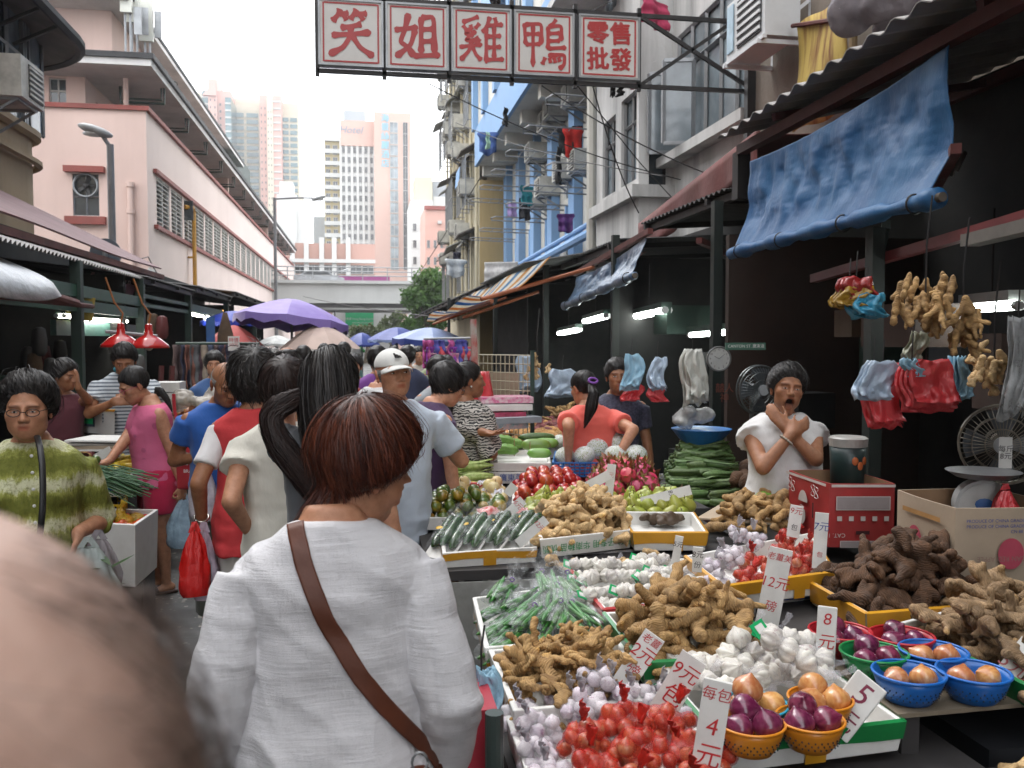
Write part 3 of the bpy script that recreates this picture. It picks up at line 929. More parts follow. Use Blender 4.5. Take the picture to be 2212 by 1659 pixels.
BEIGE=M('beige_stained_wall',hexc('b09a7c'),.9,.12,.7,.35,25,.012,dirt=.6,dcol=hexc('5e5140'),dscale=.9,coord=WO,streak=True)
CREAM=M('cream_wall',hexc('c9c0a6'),.9,.12,.5,.3,25,.012,dirt=.65,dcol=hexc('6b6656'),dscale=.5,coord=WO,streak=True)
YELLOWP=M('yellow_gas_pipe',hexc('c08a14'),.5,.2,3,dirt=.2,coord=WO)
XM=-7.2
PA=PX(315,240,XM);YM=PA[1];ZP=PA[2]
YE=PX(635,575,XM)[1]
hall=thing('market_hall','long pink market hall with louvred side and flat overhanging roof','building',(0,0,0))
zlt,zlb=PX(322,367,XM)[2],PX(321,477,XM)[2]
LM=YE-YM
mb=MM(PINKL)
l0,l1=1.2,LM-2.5
npan=25;pw=(l1-l0)/npan
ops=[(l0+i*pw+.16,l0+(i+1)*pw-.16,zlb,zlt)for i in range(npan)]
wallf(mb,(XM,YM,0),(0,1,0),(0,0,1),(1,0,0),LM,ZP,ops,.35)
PT('side_wall',mb,hall)
mb=MM(PINK)
fz0,fz1=PY(180,466,YM)[2],PY(180,376,YM)[2];fx0,fx1=PY(157,420,YM)[0],PY(214,420,YM)[0]
x0=-26.0
wallf(mb,(x0,YM,0),(1,0,0),(0,0,1),(0,-1,0),XM-x0,ZP,[(fx0-x0,fx1-x0,fz0,fz1)],.3)
PT('front_wall',mb,hall)
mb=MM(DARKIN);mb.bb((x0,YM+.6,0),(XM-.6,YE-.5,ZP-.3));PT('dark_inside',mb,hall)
mb=MM(REDTRIM);mb.bb((x0,YM-.12,ZP),(XM+.12,YM+.3,ZP+.15));mb.bb((XM-.3,YM+.302,ZP),(XM+.12,YE,ZP+.15));PT('coping',mb,hall)
mb=MM(REDTRIM);mb.bb((XM-.05,YM+l0-.3,zlt+.02),(XM+.14,YM+l1+.2,zlt+.16));PT('lintel',mb,hall)
mb=MM(REDTRIM);mb.bb((XM-.05,YM+l0-.3,zlb-.16),(XM+.14,YM+l1+.2,zlb-.02));PT('sill',mb,hall)
sm=MM(WHITEP);sm.box((0,0,0),(.16,pw-.34,.035),ry=R(28));slat_me=sm.mesh('slat')
nsl=11
for i,o in enumerate(ops):
 y0,y1=YM+o[0],YM+o[1]
 mb=MM(WHITEP)
 for y in(y0,(y0+y1)/2,y1):mb.bb((XM-.17,y-.035,zlb),(XM-.03,y+.035,zlt))
 mb.bb((XM-.17,y0+.036,zlt-.05),(XM-.03,y1-.036,zlt));mb.bb((XM-.17,y0-.0,zlb),(XM-.03,y1+.0,zlb+.05))
 lv=PT('louvre_window',mb,hall)
 if i==2:
  m2=MM(GLASS);m2.box((XM+.12,y0+.2,zlt-.5),(.4,.04,.8));PT('open_casement',m2,lv)
 for k in range(nsl):
  link('slat',slat_me,parent=lv,loc=(XM-.1,(y0+y1)/2,zlb+(k+.5)*(zlt-zlb)/nsl))
XU=XM-2.2;YU=YM+1.0
EAV=PY(331,114,YU-1.8);ZE=EAV[2]-.4;XEV=EAV[0]
mb=MM(PINK)
uo=[(i*5.2+1.2,i*5.2+3.6,ZP+.5,ZE-.5)for i in range(int((LM-6)/5.2))]
wallf(mb,(XU,YU,0),(0,1,0),(0,0,1),(1,0,0),LM-2,ZE,uo,.25)
fo=(PY(105,170,YU)[0]-x0,PY(142,170,YU)[0]-x0,PY(120,228,YU)[2],PY(120,168,YU)[2])
wallf(mb,(x0,YU,0),(1,0,0),(0,0,1),(0,-1,0),XU-x0,ZE,[fo],.2)
PT('upper_wall',mb,hall)
for o in uo:window(hall,(XU,YU,0),(0,1,0),(0,0,1),(1,0,0),o,2,1,WHITEP,GLASS,.05,.15)
window(hall,(x0,YU,0),(1,0,0),(0,0,1),(0,-1,0),fo,2,2,WHITEP,GLASS,.05,.12,rows=[0,.55,1])
mb=MM(SLAB);mb.bb((x0,YU-1.7,ZE),(XEV-.1,YE-2,ZE+.22));rf=PT('roof',mb,hall)
mb=MM(DARKEDGE);mb.bb((x0,YU-1.8,ZE+.222),(XEV,YE-1.9,ZE+.4));PT('roof_edge',mb,rf)
for yy in(YU+19,YU+40):mb=MM(PINK);mb.bb((XU+.01,yy,ZP+.2),(XM-.2,yy+.3,ZE-.002));PT('cross_wall',mb,hall)
bm_=MM(DGREEN);s_=.05
bm_.tube([(0,0,0),(0,0,-.55),(1.5,0,-.55),(1.5,0,0)],s_,6);bm_.tube([(.1,0,0),(.1,0,-.42),(1.4,0,-.42),(1.4,0,0)],s_*.7,6);bme=bm_.mesh('hanger_frame')
for i in range(14):link('hanger_frame',bme,parent=hall,loc=(XEV-1.75,YU+1.0+i*4.4,ZE))
Y3=YU+3.0;Z3=PY(264,25,Y3)[2]
mb=MM(PINK);x3=PY(242,80,Y3)[0]
mb.bb((x0,Y3,ZE+.4),(x3,Y3+30,Z3));PT('rooftop_storey',mb,hall)
mb=MM(SLAB);mb.bb((x0,Y3-1.4,Z3),(x3+.9,Y3+30.6,Z3+.2));PT('rooftop_slab',mb,hall)
mb=MM(DARKEDGE);mb.bb((x0,Y3-1.45,Z3+.2),(x3+.95,Y3+30.7,Z3+.34));PT('rooftop_edge',mb,hall)
mb=MM(GLASS);mb.bb((x3-3.4,Y3-.03,ZE+.9),(x3-2.2,Y3+.02,ZE+1.8));PT('window',mb,hall)
fw_=window(hall,(x0,YM,0),(1,0,0),(0,0,1),(0,-1,0),(fx0-x0,fx1-x0,fz0,fz1),2,2,GALV,GLASS,.05,.1,rows=[0,.47,1])
mb=MM(GALV);cx_,cz_=(fx0+fx1)/2,fz0+(fz1-fz0)*.73
mb.tube([(cx_+.38*cos(a),YM-.02,cz_+.38*sin(a))for a in LS(0,2*PI,25)],.035,6)
mb.mat(BLACKM);mb.ell((cx_,YM+.05,cz_),(.1,.06,.1))
for k in range(5):
 a=k*2*PI/5;mb.box((cx_+.2*cos(a),YM+.05,cz_+.2*sin(a)),(.3,.015,.13),ry=-a,rx=.4)
PT('extractor_fan',mb,hall)
mb=MM(REDTRIM);mb.bb((fx0-.22,YM-.25,fz1+.04),(fx1+.22,YM+.05,fz1+.24));PT('window_canopy',mb,hall)
mb=MM(REDTRIM);mb.bb((fx0-.22,YM-.22,fz0-.3),(fx1+.22,YM+.05,fz0-.04));PT('window_sill',mb,hall)
mb=MM(PINK);px_=PY(283,400,YM);mb.tube([(px_[0],YM-.12,2.2),(px_[0],YM-.12,px_[2])],.1,10)
for z in(px_[2],px_[2]-.9,px_[2]-3.2):mb.tube([(px_[0],YM-.12,z-.08),(px_[0],YM-.12,z+.08)],.14,10)
PT('drain_pipe',mb,hall)
mb=MM(PINK);q=PY(252,110,YU);mb.tube([(q[0]+.3,YU-.12,ZE-.02),(q[0]+.3,YU-.12,ZP+.22)],.09,8);PT('drain_pipe',mb,hall)
mb=MM(YELLOWP);q=PX(405,452,XM)
mb.tube([(XM+.02,q[1]-.7,q[2]),(XM+.25,q[1]-.3,q[2]+.02),(XM+.25,q[1],q[2]-.1),(XM+.25,q[1],3.0)],.09,8)
for z in(q[2]-2,q[2]-3.2):mb.box((XM+.15,q[1],z),(.3,.26,.07))
PT('gas_pipe',mb,hall)
q=PX(317,595,XM);mb=MM(WHITEP);mb.box((XM+.03,q[1]+.6,q[2]),(.04,.9,.55));sp_=PT('wall_plate',mb,hall)
link('lettering',text_mesh('TUNG CHAU LANE\n東州里',.17,0,BLACKM),parent=sp_,loc=(XM+.056,q[1]+.6,q[2]),rot=(PI/2,0,PI/2))
mb=MM(BLACKM);mb.tube([PX(300,560,XM+.04),PX(320,555,XM+.05),PX(330,575,XM+.05),PX(345,600,XM+.05),PX(365,610,XM+.05),PX(395,622,XM+.05)],.02,5);PT('loose_cable',mb,hall)
v0=PX(450,270,XM-1.2);mb=MM(DGREEN)
mb.bb((XM-8,v0[1]+8,ZE+1.6),(XM-1.6,v0[1]+22,ZE+4.4));PT('vent_house_roof',mb,hall)
mb=MM(WHITEP);mb.bb((XM-7.6,v0[1]+8.4,ZE+.4),(XM-2,v0[1]+21.6,ZE+1.6));PT('vent_house',mb,hall)
q=PX(641,620,XM+.9);mb=MM(BLACKM);mb.box((XM+1.0,YE-.5,q[2]),(1.5,.12,2.6))
sg=part('hanging_sign',mb);sg['label']='black vertical sign with gold characters at the far end of the market hall';sg['category']='sign'
link('lettering',text_mesh('馮\n油',.9,0,M('gold_lettering',(.55,.36,.04),.5)),parent=sg,loc=(XM+1.0,YE-.565,q[2]-.3),rot=(PI/2,0,0))
ANT=M('antenna_panel',(.62,.62,.55),.5,.05)
for k,(px,y0,y1,w)in enumerate(((274,-10,30,.4),(288,-8,52,.45),(316,0,92,.5))):
 base=PY(px,112 if k<2 else 112,YU+2+k*.7);t=PY(px,y0,YU+2+k*.7);b=PY(px,y1,YU+2+k*.7)
 a_=thing('antenna',['pale panel antenna leftmost of the three on the pink hall roof','pale panel antenna in the middle of the three on the pink hall roof','tall pale panel antenna nearest the roof corner, beside a wire hoop'][k],'antenna',(t[0],t[1],ZE+.4),group='phone mast antennas on the hall roof')
 mb=MM(GALV);mb.tube([(-.08,0,0),(-.08,0,t[2]-ZE-.6)],.04,8);mb.tube([(.1,0,0),(.1,0,b[2]-ZE)],.04,8);PT('mast',mb,a_)
 mb=MM(ANT);mb.box((0,-.1,(t[2]+b[2])/2-ZE-.4),(w,.22,t[2]-b[2]));PT('panel',mb,a_)
 mb=MM(GALV);mb.box((w/2+.16,0,t[2]-ZE-1.3),(.26,.06,1.0));PT('side_panel',mb,a_)
mb=MM(DGREEN);q=PY(346,108,YU+3);mb.tube([(q[0]+.6*cos(a),q[1]+.6*sin(a),ZE+.75)for a in LS(0,2*PI,25)],.02,5);mb.tube([(q[0]-.6,q[1],ZE+.38),(q[0]-.6,q[1],ZE+.8)],.03,6)
o_=part('wire_hoop',mb);o_['label']='thin green wire hoop on the hall roof beside the tall antenna';o_['category']='roof fitting'
XB=-5.6;yb1=PX(112,300,XB)[1]
bb_=thing('corner_building','stained beige building with rounded corner and steel windows at far left','building',(0,0,0))
def curve_wall(mb,z0,z1,off=0.0,y_start=-24.0):  # wall runs on unseen behind the camera, keeping sky light off the street
 r_=1.2;pts=[(XB+off,y_start)]+[(XB-r_+(r_+off)*cos(a),yb1-r_+(r_+off)*sin(a))for a in LS(0,PI/2,9)]+[(XB-9,yb1+off)]
 P=NA([[(x,y,z0),(x,y,z1)]for x,y in pts]);return pts,P
zw0,zw1=PX(92,292,XB)[2],PX(92,70,XB)[2]
for a,b,nm in((3.0,zw0,'lower_wall'),(zw1,12.0,'upper_wall')):
 mb=MM(BEIGE);pts,P=curve_wall(mb,a,b);mb.grid(P);part(nm,mb,parent=bb_)
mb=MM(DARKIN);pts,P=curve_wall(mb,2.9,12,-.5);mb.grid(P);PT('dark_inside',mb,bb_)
for off,z,w in((.06,zw0-.12,.1),(.1,zw0-.6,.07),(.06,zw1+.05,.08),(.14,3.05,.2)):
 mb=MM(BEIGE if w!=.2 else RUST);pts,P=curve_wall(mb,z,z,off);mb.tube([(x,y,z)for x,y in pts],w,6);PT('string_course',mb,bb_)
yy=6.0;k=0
while yy<yb1-1.3:
 window(bb_,(XB,0,0),(0,1,0),(0,0,1),(1,0,0),(yy,yy+1.6,zw0,zw1),2,2,GALV,GLASS if k%2 else GLASSL,.045,.04,rows=[0,.62,1]);yy+=1.62;k+=1
mb=MM(GALV);pts,P=curve_wall(mb,zw0,zw1,-.02,yb1-1.3)
for x,y in pts[:7]:mb.bar((x,y,zw0),(x,y,zw1),.06)
cw=PT('corner_window',mb,bb_);mb=MM(GLASS);pts,P=curve_wall(mb,zw0,zw1,-.06,yb1-1.3);mb.grid(P);PT('pane',mb,cw)
mb=MM(M('canopy_concrete',(.2,.18,.16),.9,.3,1.5,.3,20,dirt=.5,coord=WO))
zc=PX(130,88,XB+.5)[2]
pa,_=curve_wall(mb,0,0,.02);pb,_=curve_wall(mb,0,0,.8)
mb.sheet(NA([[(*p,zc+.25),(*q,zc)]for p,q in zip(pa,pb)]),.1);cn=PT('canopy',mb,bb_)
mb=MM(DARKEDGE);mb.tube([(*q,zc)for q in pb],.09,6);PT('canopy_edge',mb,cn)
for i in range(12):
 y=7+i*.8
 if y<yb1-.9:mb=MM(BLACKM);mb.bar((XB+.03,y,zc-.35),(XB+.7,y,zc-.02),.05);PT('canopy_bracket',mb,cn)
def aircon(parent_label,loc,rz,size=(.62,.5,.42),top=True,name='air_conditioner',group=None,mat_=None,bracket=True):
 a=thing(name,parent_label,'air conditioner',loc,rz,group)
 w,d,h=size;bm=mat_ or ACM
 mb=MM(bm);mb.box((0,0,0),(w,d,h));PT('casing',mb,a)
 mb=MM(BLACKM);mb.box((w*.12,-d/2-.005,0),(w*.6,.02,h*.8));g_=PT('grille',mb,a)
 mb=MM(bm)
 for i in range(6):mb.box((w*.12,-d/2-.02,-h*.33+i*h*.13),(w*.6,.02,h*.05))
 PT('fins',mb,g_)
 if bracket:
  mb=MM(GALV)
  for s in(-1,1):mb.bar((s*w*.4,-d*.4,-h/2-.02),(s*w*.4,d*.9,-h/2-.02),.04);mb.bar((s*w*.4,-d*.35,-h/2-.03),(s*w*.4,d*.9,-h*1.5),.035)
  mb.bar((-w*.42,-d*.38,-h/2-.02),(w*.42,-d*.38,-h/2-.02),.042)
  PT('bracket',mb,a)
 return a
ACM=M('aircon_cream',(.52,.51,.46),.6,.15,3,dirt=.4,dscale=3,coord=WO)
q=PX(50,188,XB+.7)
aircon('cream box air conditioner on steel struts below the beige corner windows',(XB+.55,q[1]-.2,q[2]),R(90),(.9,.7,.58))
#  FAR BUILDINGS, FLYOVER, TREES
def far_block(root,name,px0,px1,pytop,D,depth,mat,z0=0.0,side=None):
 """a box whose front face spans px0..px1 on the plane Y = const"""
 Y=PD((px0+px1)/2,700,D)[1]
 a,b=PY(px0,pytop,Y),PY(px1,pytop,Y);z=(a[2]+b[2])/2
 mb=MM(mat);mb.bb((a[0],Y,z0),(b[0],Y+depth,z));part(name,mb,parent=root)
 return a[0],b[0],Y,z
def front_ops(x0,x1,z0,z1,nx,nz,fw=.5,fh=.5,ox=.5,oz=.5):
 W,H=(x1-x0)/nx,(z1-z0)/nz
 return[((i+ox)*W-fw*W/2,(i+ox)*W+fw*W/2,(j+oz)*H-fh*H/2,(j+oz)*H+fh*H/2)for i in range(nx)for j in range(nz)]
def stuff_panes(root,name,O,U,V,N,ops,mat,th=.1):
 O,U,V,N=map(lambda a:NA(a,float),(O,U,V,N));mb=MM(mat)
 for a,b,c,d in ops:
  q=[O+U*x+V*y+N*(.03+th)for x,y in((a,c),(b,c),(b,d),(a,d))];p=[x-N*th for x in q]
  mb.add(q+p,[(0,1,2,3),(0,4,5,1),(1,5,6,2),(2,6,7,3),(3,7,4,0)])
 return part(name,mb,parent=root,kind='stuff')
FARPINK=M('far_pink',hexc('c0988e'),.85,.06,.1,coord=WO);FARPINK2=M('far_pale_pink',hexc('c7a79b'),.85,.06,.1,coord=WO,dirt=.2,dscale=.08,dcol=hexc('b79a8a'),streak=True)
FARCREAM=M('far_cream',hexc('c0b8a4'),.85,.06,.1,coord=WO);FARWHITE=M('far_white',hexc('c9c9c6'),.85,.05,.1,coord=WO,dirt=.2,dscale=.1,dcol=(.4,.4,.38),streak=True)
FAROCHRE=M('far_ochre',hexc('ab9c74'),.85,.06,.1,coord=WO);FARGREY=M('far_grey',(.32,.34,.36),.85,.06,.1,coord=WO)
TEAL=M('teal_glass',(.05,.13,.145),.12,.4,.15,coord=WO,spec=.8);DKGL=M('dark_far_glass',(.06,.065,.07),.15,.4,.3,coord=WO,spec=.7)
FRW=M('far_window_frame',(.45,.44,.42),.6,.1,coord=WO)
UX,UZ,NF=(1,0,0),(0,0,1),(0,-1,0)
tw=thing('residential_tower','tall pink, cream and teal apartment tower rising behind the pink hall','building')
D=260.0
wings=[(425,436,200,6,FARCREAM,2),(436,449,195,5,TEAL,0),(449,468,170,3,FARPINK,1),(468,498,196,4,FARPINK,1),(486,498,210,2,TEAL,0),(498,560,212,10,FARCREAM,2),(560,576,204,4,FARPINK,1),(576,588,212,1.5,FARCREAM,1),(588,606,206,2,FARPINK,0),(606,643,222,5,FARCREAM,2)]
for i,(a,b,t,dy,m,kind)in enumerate(wings):
 Y=PD((a+b)/2,700,D)[1]+dy*1.6
 A,B=PY(a,t,Y),PY(b,t,Y)
 mb=MM(m);mb.bb((A[0],Y,0),(B[0]+.02*i,Y+18+i*.3,A[2]));PT('wing',mb,tw)
 nz=36;W=B[0]-A[0]
 if kind==2:
  nx=2 if W>3 else 1
  stuff_panes(tw,'window_bands',(A[0],Y,0),UX,UZ,NF,front_ops(0,W,0,A[2]-4,nx,nz,.8,.6),TEAL,.3)
 elif kind==1:
  stuff_panes(tw,'small_windows',(A[0],Y,0),UX,UZ,NF,front_ops(0,W,0,A[2]-3,2,nz,.25,.32),DKGL,.1)
 else:
  mb=MM(FRW)
  for k in range(nz):mb.bb((A[0]-.03,Y-.22,k*A[2]/nz),(B[0]+.05,Y-.02,k*A[2]/nz+.5))
  part('floor_bands',mb,parent=tw,kind='stuff')
mb=MM(FARPINK);Y=PD(460,700,D)[1]+4;A,B=PY(437,205,Y),PY(466,172,Y)
mb.prism([(A[0],Y,A[2]),(B[0],Y,A[2]),(B[0],Y,B[2])],(0,0,0),(0,1.5,0));PT('roof_fin',mb,tw)
ht=thing('hotel','pale pink hotel slab with blue vertical characters and gridded white side','building')
D=150.0
x0,x1,Y,z=far_block(ht,'front_block',808,887,243,D,9,FARPINK2)
xa,xb,Y2,z2=far_block(ht,'flank_block',735,808,262,D+1.5,12,FARWHITE)
W,H=x1-x0,z
zr=lambda py,D_=D:PD(850,py,D_)[2]
fw_ops=[((849-808)/79*W-.55,(849-808)/79*W+.75,k,k+1.7)for k in LS(zr(583),zr(291),13)]
boxes_window(ht,(x0,Y,0),UX,UZ,NF,fw_ops,GLASSL,'window',FRW)
boxes_window(ht,(x0,Y,0),UX,UZ,NF,[((875-808)/79*W-.4,(875-808)/79*W+.4,k,k+1.9)for k in LS(zr(583),zr(293),13)],DKGL,'window',FRW)
Wf=xb-xa
ops=[(Wf*(i+.5)/6-.2,Wf*(i+.5)/6+.2,k,k+.95)for i in range(6)for k in LS(zr(600,D+1.5),zr(335,D+1.5),14)]
boxes_window(ht,(xa,Y2,0),UX,UZ,NF,ops,DKGL,'window',FRW)
for i in range(7):mb=MM(FARWHITE);u=xa+Wf*i/6;mb.bb((u-.16,Y2-.35,0),(u+.16,Y2-.02,z2-3));PT('rib',mb,ht)
mb=MM(FARPINK2);mb.bb((xa-.02,Y2-.4,z2-4.2),(xb,Y2-.05,z2+.02));PT('parapet_band',mb,ht)
link('lettering',text_mesh('Hotel',1.7,0,M('grey_blue_letters',(.25,.3,.38),.5),shear=.3),parent=ht,loc=(xa+Wf*.3,Y2-.46,z2-1.6),rot=(PI/2,0,0))
mb=MM(FARGREY);A,B=PY(742,238,Y2+4),PY(790,262,Y2+4);mb.bb((A[0],Y2+4,z2-.5),(B[0],Y2+10,A[2]));PT('plant_room',mb,ht)
CY_=M('pale_cyan_letters',(.22,.5,.62),.4,.1)
for k,ch in enumerate('海景絲麗酒店'):
 zc_=zr(262+k*19.2)
 for dx,dz in((0,0),(.05,.02)):
  link('lettering' if(dx,dz)==(0,0)else 'lettering',text_mesh(ch,1.42,0,CY_),parent=ht,loc=(x0+W*(831-808)/79+dx,Y-.12-abs(dx)*.2-dz*.1,zc_+dz),rot=(PI/2,0,0))
b1=thing('ochre_block','ochre and white apartment block directly left of the hotel','building')
a0,a1,Y,z=far_block(b1,'front_block',700,735,298,158,12,FAROCHRE)
for k in range(13):
 zz=z-.6-k*(z-10)/13;mb=MM(FARWHITE);mb.bb((a0-.05,Y-.5,zz),(a1+.03,Y-.02,zz+.7));PT('balcony_band',mb,b1)
boxes_window(b1,(a0,Y,0),UX,UZ,NF,[(w0,w0+.75,z-2.9-k*(z-10)/13,z-1.3-k*(z-10)/13)for k in range(13)for w0 in(.25,1.5)],DKGL,'window',FRW)
b2=thing('grey_block','small dark grey block low at the left foot of the ochre block','building')
a0,a1,Y,z=far_block(b2,'front_block',677,702,468,168,10,FARGREY)
boxes_window(b2,(a0,Y,0),UX,UZ,NF,front_ops(0,a1-a0,z-14,z,2,5,.5,.4),DKGL,'window',FRW)
b3=thing('white_tower','slim overexposed white apartment tower right behind the end of the pink hall roof','building')
a0,a1,Y,z=far_block(b3,'front_block',598,640,420,190,12,FARWHITE);far_block(b3,'upper_block',604,632,392,192,6,FARWHITE)
boxes_window(b3,(a0,Y,0),UX,UZ,NF,front_ops(0,a1-a0,z-22,z,4,7,.4,.4),DKGL,'window',FRW)
a0,a1,Y,z=far_block(b3,'side_block',640.3,654,455,191,12,FARWHITE)
boxes_window(b3,(a0,Y,0),UX,UZ,NF,front_ops(0,a1-a0,z-18,z,1,6,.5,.4),DKGL,'window',FRW)
b4=thing('white_grey_block','white apartment block with grey rooftop boxes right of the hotel','building')
a0,a1,Y,z=far_block(b4,'front_block',887.5,935,432,135,12,FARWHITE)
boxes_window(b4,(a0,Y,0),UX,UZ,NF,front_ops(0,a1-a0,z-20,z,3,8,.45,.45),DKGL,'window',FRW)
far_block(b4,'rooftop_box',896,934,382,139,6,FARCREAM);far_block(b4,'rooftop_box',934.5,972,392,141,6,FARGREY);far_block(b4,'rear_block',936,985,425,141,8,FARWHITE)
b5=thing('pink_block','salmon pink apartment block with red parapet beside the crowded right facade','building')
a0,a1,Y,z=far_block(b5,'front_block',918,975,448,118,10,M('far_salmon',hexc('c2998c'),.85,.06,.1,coord=WO))
boxes_window(b5,(a0,Y,0),UX,UZ,NF,front_ops(0,a1-a0,z-16,z-.5,4,7,.4,.45),DKGL,'window',FRW)
mb=MM(REDTRIM);mb.bb((a0-.1,Y-.3,z-.35),(a1,Y+.0-.01,z+.15));PT('parapet',mb,b5)
for k in range(6):mb=MM(FRW);mb.box((a0+1.9,Y-.3,z-2-k*2.2),(.5,.5,.4));PT('air_conditioner_box',mb,b5)
b6=thing('low_pink_building','low pale pink building with white columns behind the flyover','building')
a0,a1,Y,z=far_block(b6,'front_block',618,810,526,100,12,M('school_pink',hexc('bd978b'),.85,.06,.1,coord=WO))
for px in(632,662,695,722,752):A=PY(px,520,Y);mb=MM(FARWHITE);mb.bb((A[0]-.25,Y-.7,3),(A[0]+.25,Y-.02,A[2]+.3));PT('column',mb,b6)
rowz=[PY(640,590,Y)[2],PY(640,572,Y)[2]]
ops=[(PY(px,580,Y)[0]-a0,PY(px+24,580,Y)[0]-a0,rowz[0],rowz[1])for px in(636,667,699,726,757,783)]
boxes_window(b6,(a0,Y,0),UX,UZ,NF,ops,DKGL,'window',FRW)
zz=PY(640,568,Y)[2];mb=MM(FARWHITE);mb.bb((a0,Y-1.0,zz),(a1,Y-.71,zz+.4));PT('ledge',mb,b6)
Yb=74.0
fly=thing('flyover','grey concrete flyover with steel railing crossing the end of the street','bridge')
zt,zb2,zu=PY(760,613,Yb)[2],PY(760,655,Yb)[2],PY(760,668,Yb)[2]
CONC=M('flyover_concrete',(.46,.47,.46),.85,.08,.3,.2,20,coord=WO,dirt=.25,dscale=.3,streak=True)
mb=MM(CONC);mb.bb((-26,Yb,zb2),(30,Yb+.5,zt));PT('parapet',mb,fly)
mb=MM(CONC);mb.bb((-26,Yb-.35,zt+.002),(30,Yb+.6,zt+.25));PT('kerb',mb,fly)
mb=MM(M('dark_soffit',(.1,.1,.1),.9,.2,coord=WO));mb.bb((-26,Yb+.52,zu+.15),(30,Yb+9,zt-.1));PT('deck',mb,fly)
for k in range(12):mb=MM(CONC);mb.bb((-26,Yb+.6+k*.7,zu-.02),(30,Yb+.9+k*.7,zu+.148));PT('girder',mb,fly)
for k in range(28):
 mb=MM(GALV);x=-26+k*2.0;mb.bar((x,Yb+.1,zt+.25),(x,Yb+.1,zt+1.35),.08);PT('railing_post',mb,fly)
for h in(.65,1.0,1.35):mb=MM(GALV);mb.tube([(-26,Yb+.1,zt+h),(30,Yb+.1,zt+h)],.045,6);PT('rail',mb,fly)
q=PY(780,601,Yb+8.6);mb=MM(M('purple_hoarding',(.3,.05,.2),.6));mb.box((q[0],Yb+8.6,q[2]),(5.2,.1,.45));o=part('hoarding',mb);tg(o,'purple strip of hoarding beyond the flyover railing','hoarding')
mb=MM(FARWHITE);mb.box((q[0],Yb+8.6,q[2]-.9),(7.5,.1,1.35));o=part('white_hoarding',mb);tg(o,'white hoarding panel under the purple strip on the flyover','hoarding')
q=PY(690,602,Yb+4);car=thing('parked_car','silver car passing on the flyover above the crowd','car',(q[0],Yb+4,zt-.1))
CARP=M('silver_car_paint',(.4,.42,.44),.25,.05,metal=.6,coat=.5)
mb=MM(CARP);mb.prism([(-2.1,-.8,.3),(2.1,-.8,.3),(2.1,-.8,.8),(1.3,-.8,.95),(.7,-.8,1.4),(-.9,-.8,1.42),(-1.7,-.8,.98),(-2.1,-.8,.9)],(0,0,0),(0,1.6,0));PT('body',mb,car)
mb=MM(DKGL);mb.prism([(-1.5,-.81,.98),(1.15,-.81,.98),(.65,-.81,1.34),(-.85,-.81,1.36)],(0,0,0),(0,1.62,0));PT('window',mb,car)
for x in(-1.3,1.3):
 for y in(-.75,.75):mb=MM(BLACKM);mb.tube([(x,y-.1,.3),(x,y+.1,.3)],.3,14);PT('wheel',mb,car)
q0,q1=PY(720,665,86),PY(860,700,86);mb=MM(FARWHITE);mb.bb((q0[0],86,0),(q1[0],86.3,q0[2]+.8));o=part('boundary_wall',mb);tg(o,'white wall under the flyover carrying a green banner','wall')
g0,g1=PY(746,667,85.9),PY(807,704,85.9);GRB=M('banner_green',(.0,.36,.13),.6,.05)
mb=MM(GRB);mb.bb((g0[0],85.86,g1[2]),(g1[0],85.92,g0[2]));bn=part('banner',mb);bn['label']='bright green banner with small white lettering under the flyover';bn['category']='banner'
link('lettering',text_mesh('香港我家 Hong Kong Our Home',.26,0,WHITEP),parent=bn,loc=((g0[0]+g1[0])/2,85.84,g1[2]+.65),rot=(PI/2,0,0))
link('lettering',text_mesh('www.hkourhome.gov.hk',.2,0,WHITEP),parent=bn,loc=((g0[0]+g1[0])/2+.3,85.84,g1[2]+.3),rot=(PI/2,0,0))
def lamp(label,px,pyt,X,arm,tip,rr=.07):
 q=PX(px,pyt,X);t=PY(tip[0],tip[1],q[1])
 L=thing('street_lamp',label,'street lamp',(X,q[1],0),group='grey street lamps')
 mb=MM(STEEL);mb.tube([(0,0,0),(0,0,q[2]*.5),(0,0,q[2])],[rr*1.3,rr*1.1,rr],10);pl=PT('pole',mb,L)
 d=Vector((t[0]-X,0,t[2]-q[2]));mb=MM(STEEL);mb.tube([(0,0,q[2]-.1),d*.8],rr*.62,8)if False else mb.tube([(0,0,q[2]-.06),(d.x*.5,0,q[2]+d.z*.6),(d.x*.9,0,q[2]+d.z)],rr*.6,8);PT('arm',mb,L)
 mb=MM(M('lamp_head_grey',(.36,.37,.38),.45));mb.ell((d.x,0,q[2]+d.z),(.36,.15,.1),14,8,(0,R(12)*(1 if d.x<0 else-1)*1.5,0));hd=part('lamp_head',mb,parent=L,smooth=1)
 mb=MM(M('lamp_lens',(.75,.76,.78),.2));mb.ell((d.x,0,q[2]+d.z-.06),(.26,.12,.07),12,6);part('lens',mb,parent=hd,smooth=1)
lamp('grey street lamp with short arm in front of the pink hall window',238,312,-5.1,0,(206,282))
lamp('tall grey street lamp with long arm reaching over the street at the hall end',593,427,-4.0,0,(688,428))
lamp('thin pale street lamp rising behind the flyover railing, left of the other',679,590,-5.4,0,(700,588),.06)
lamp('thin pale street lamp behind the flyover railing, nearer the hotel foot',722,588,-2.4,0,(745,584),.06)
q=PX(240,552,-5.0);sgn=thing('round_traffic_sign','back of a round grey traffic sign beside the left street lamp','traffic sign',(-5.0,q[1]-.4,0))
mb=MM(M('sign_back',(.10,.12,.15),.5,.15));mb.tube([(0,0,q[2]),(0,.03,q[2])],.3,28);PT('disc',mb,sgn)
mb=MM(GALV);mb.tube([(0,-.06,0),(0,-.06,q[2]+.15)],.035,8);PT('post',mb,sgn)
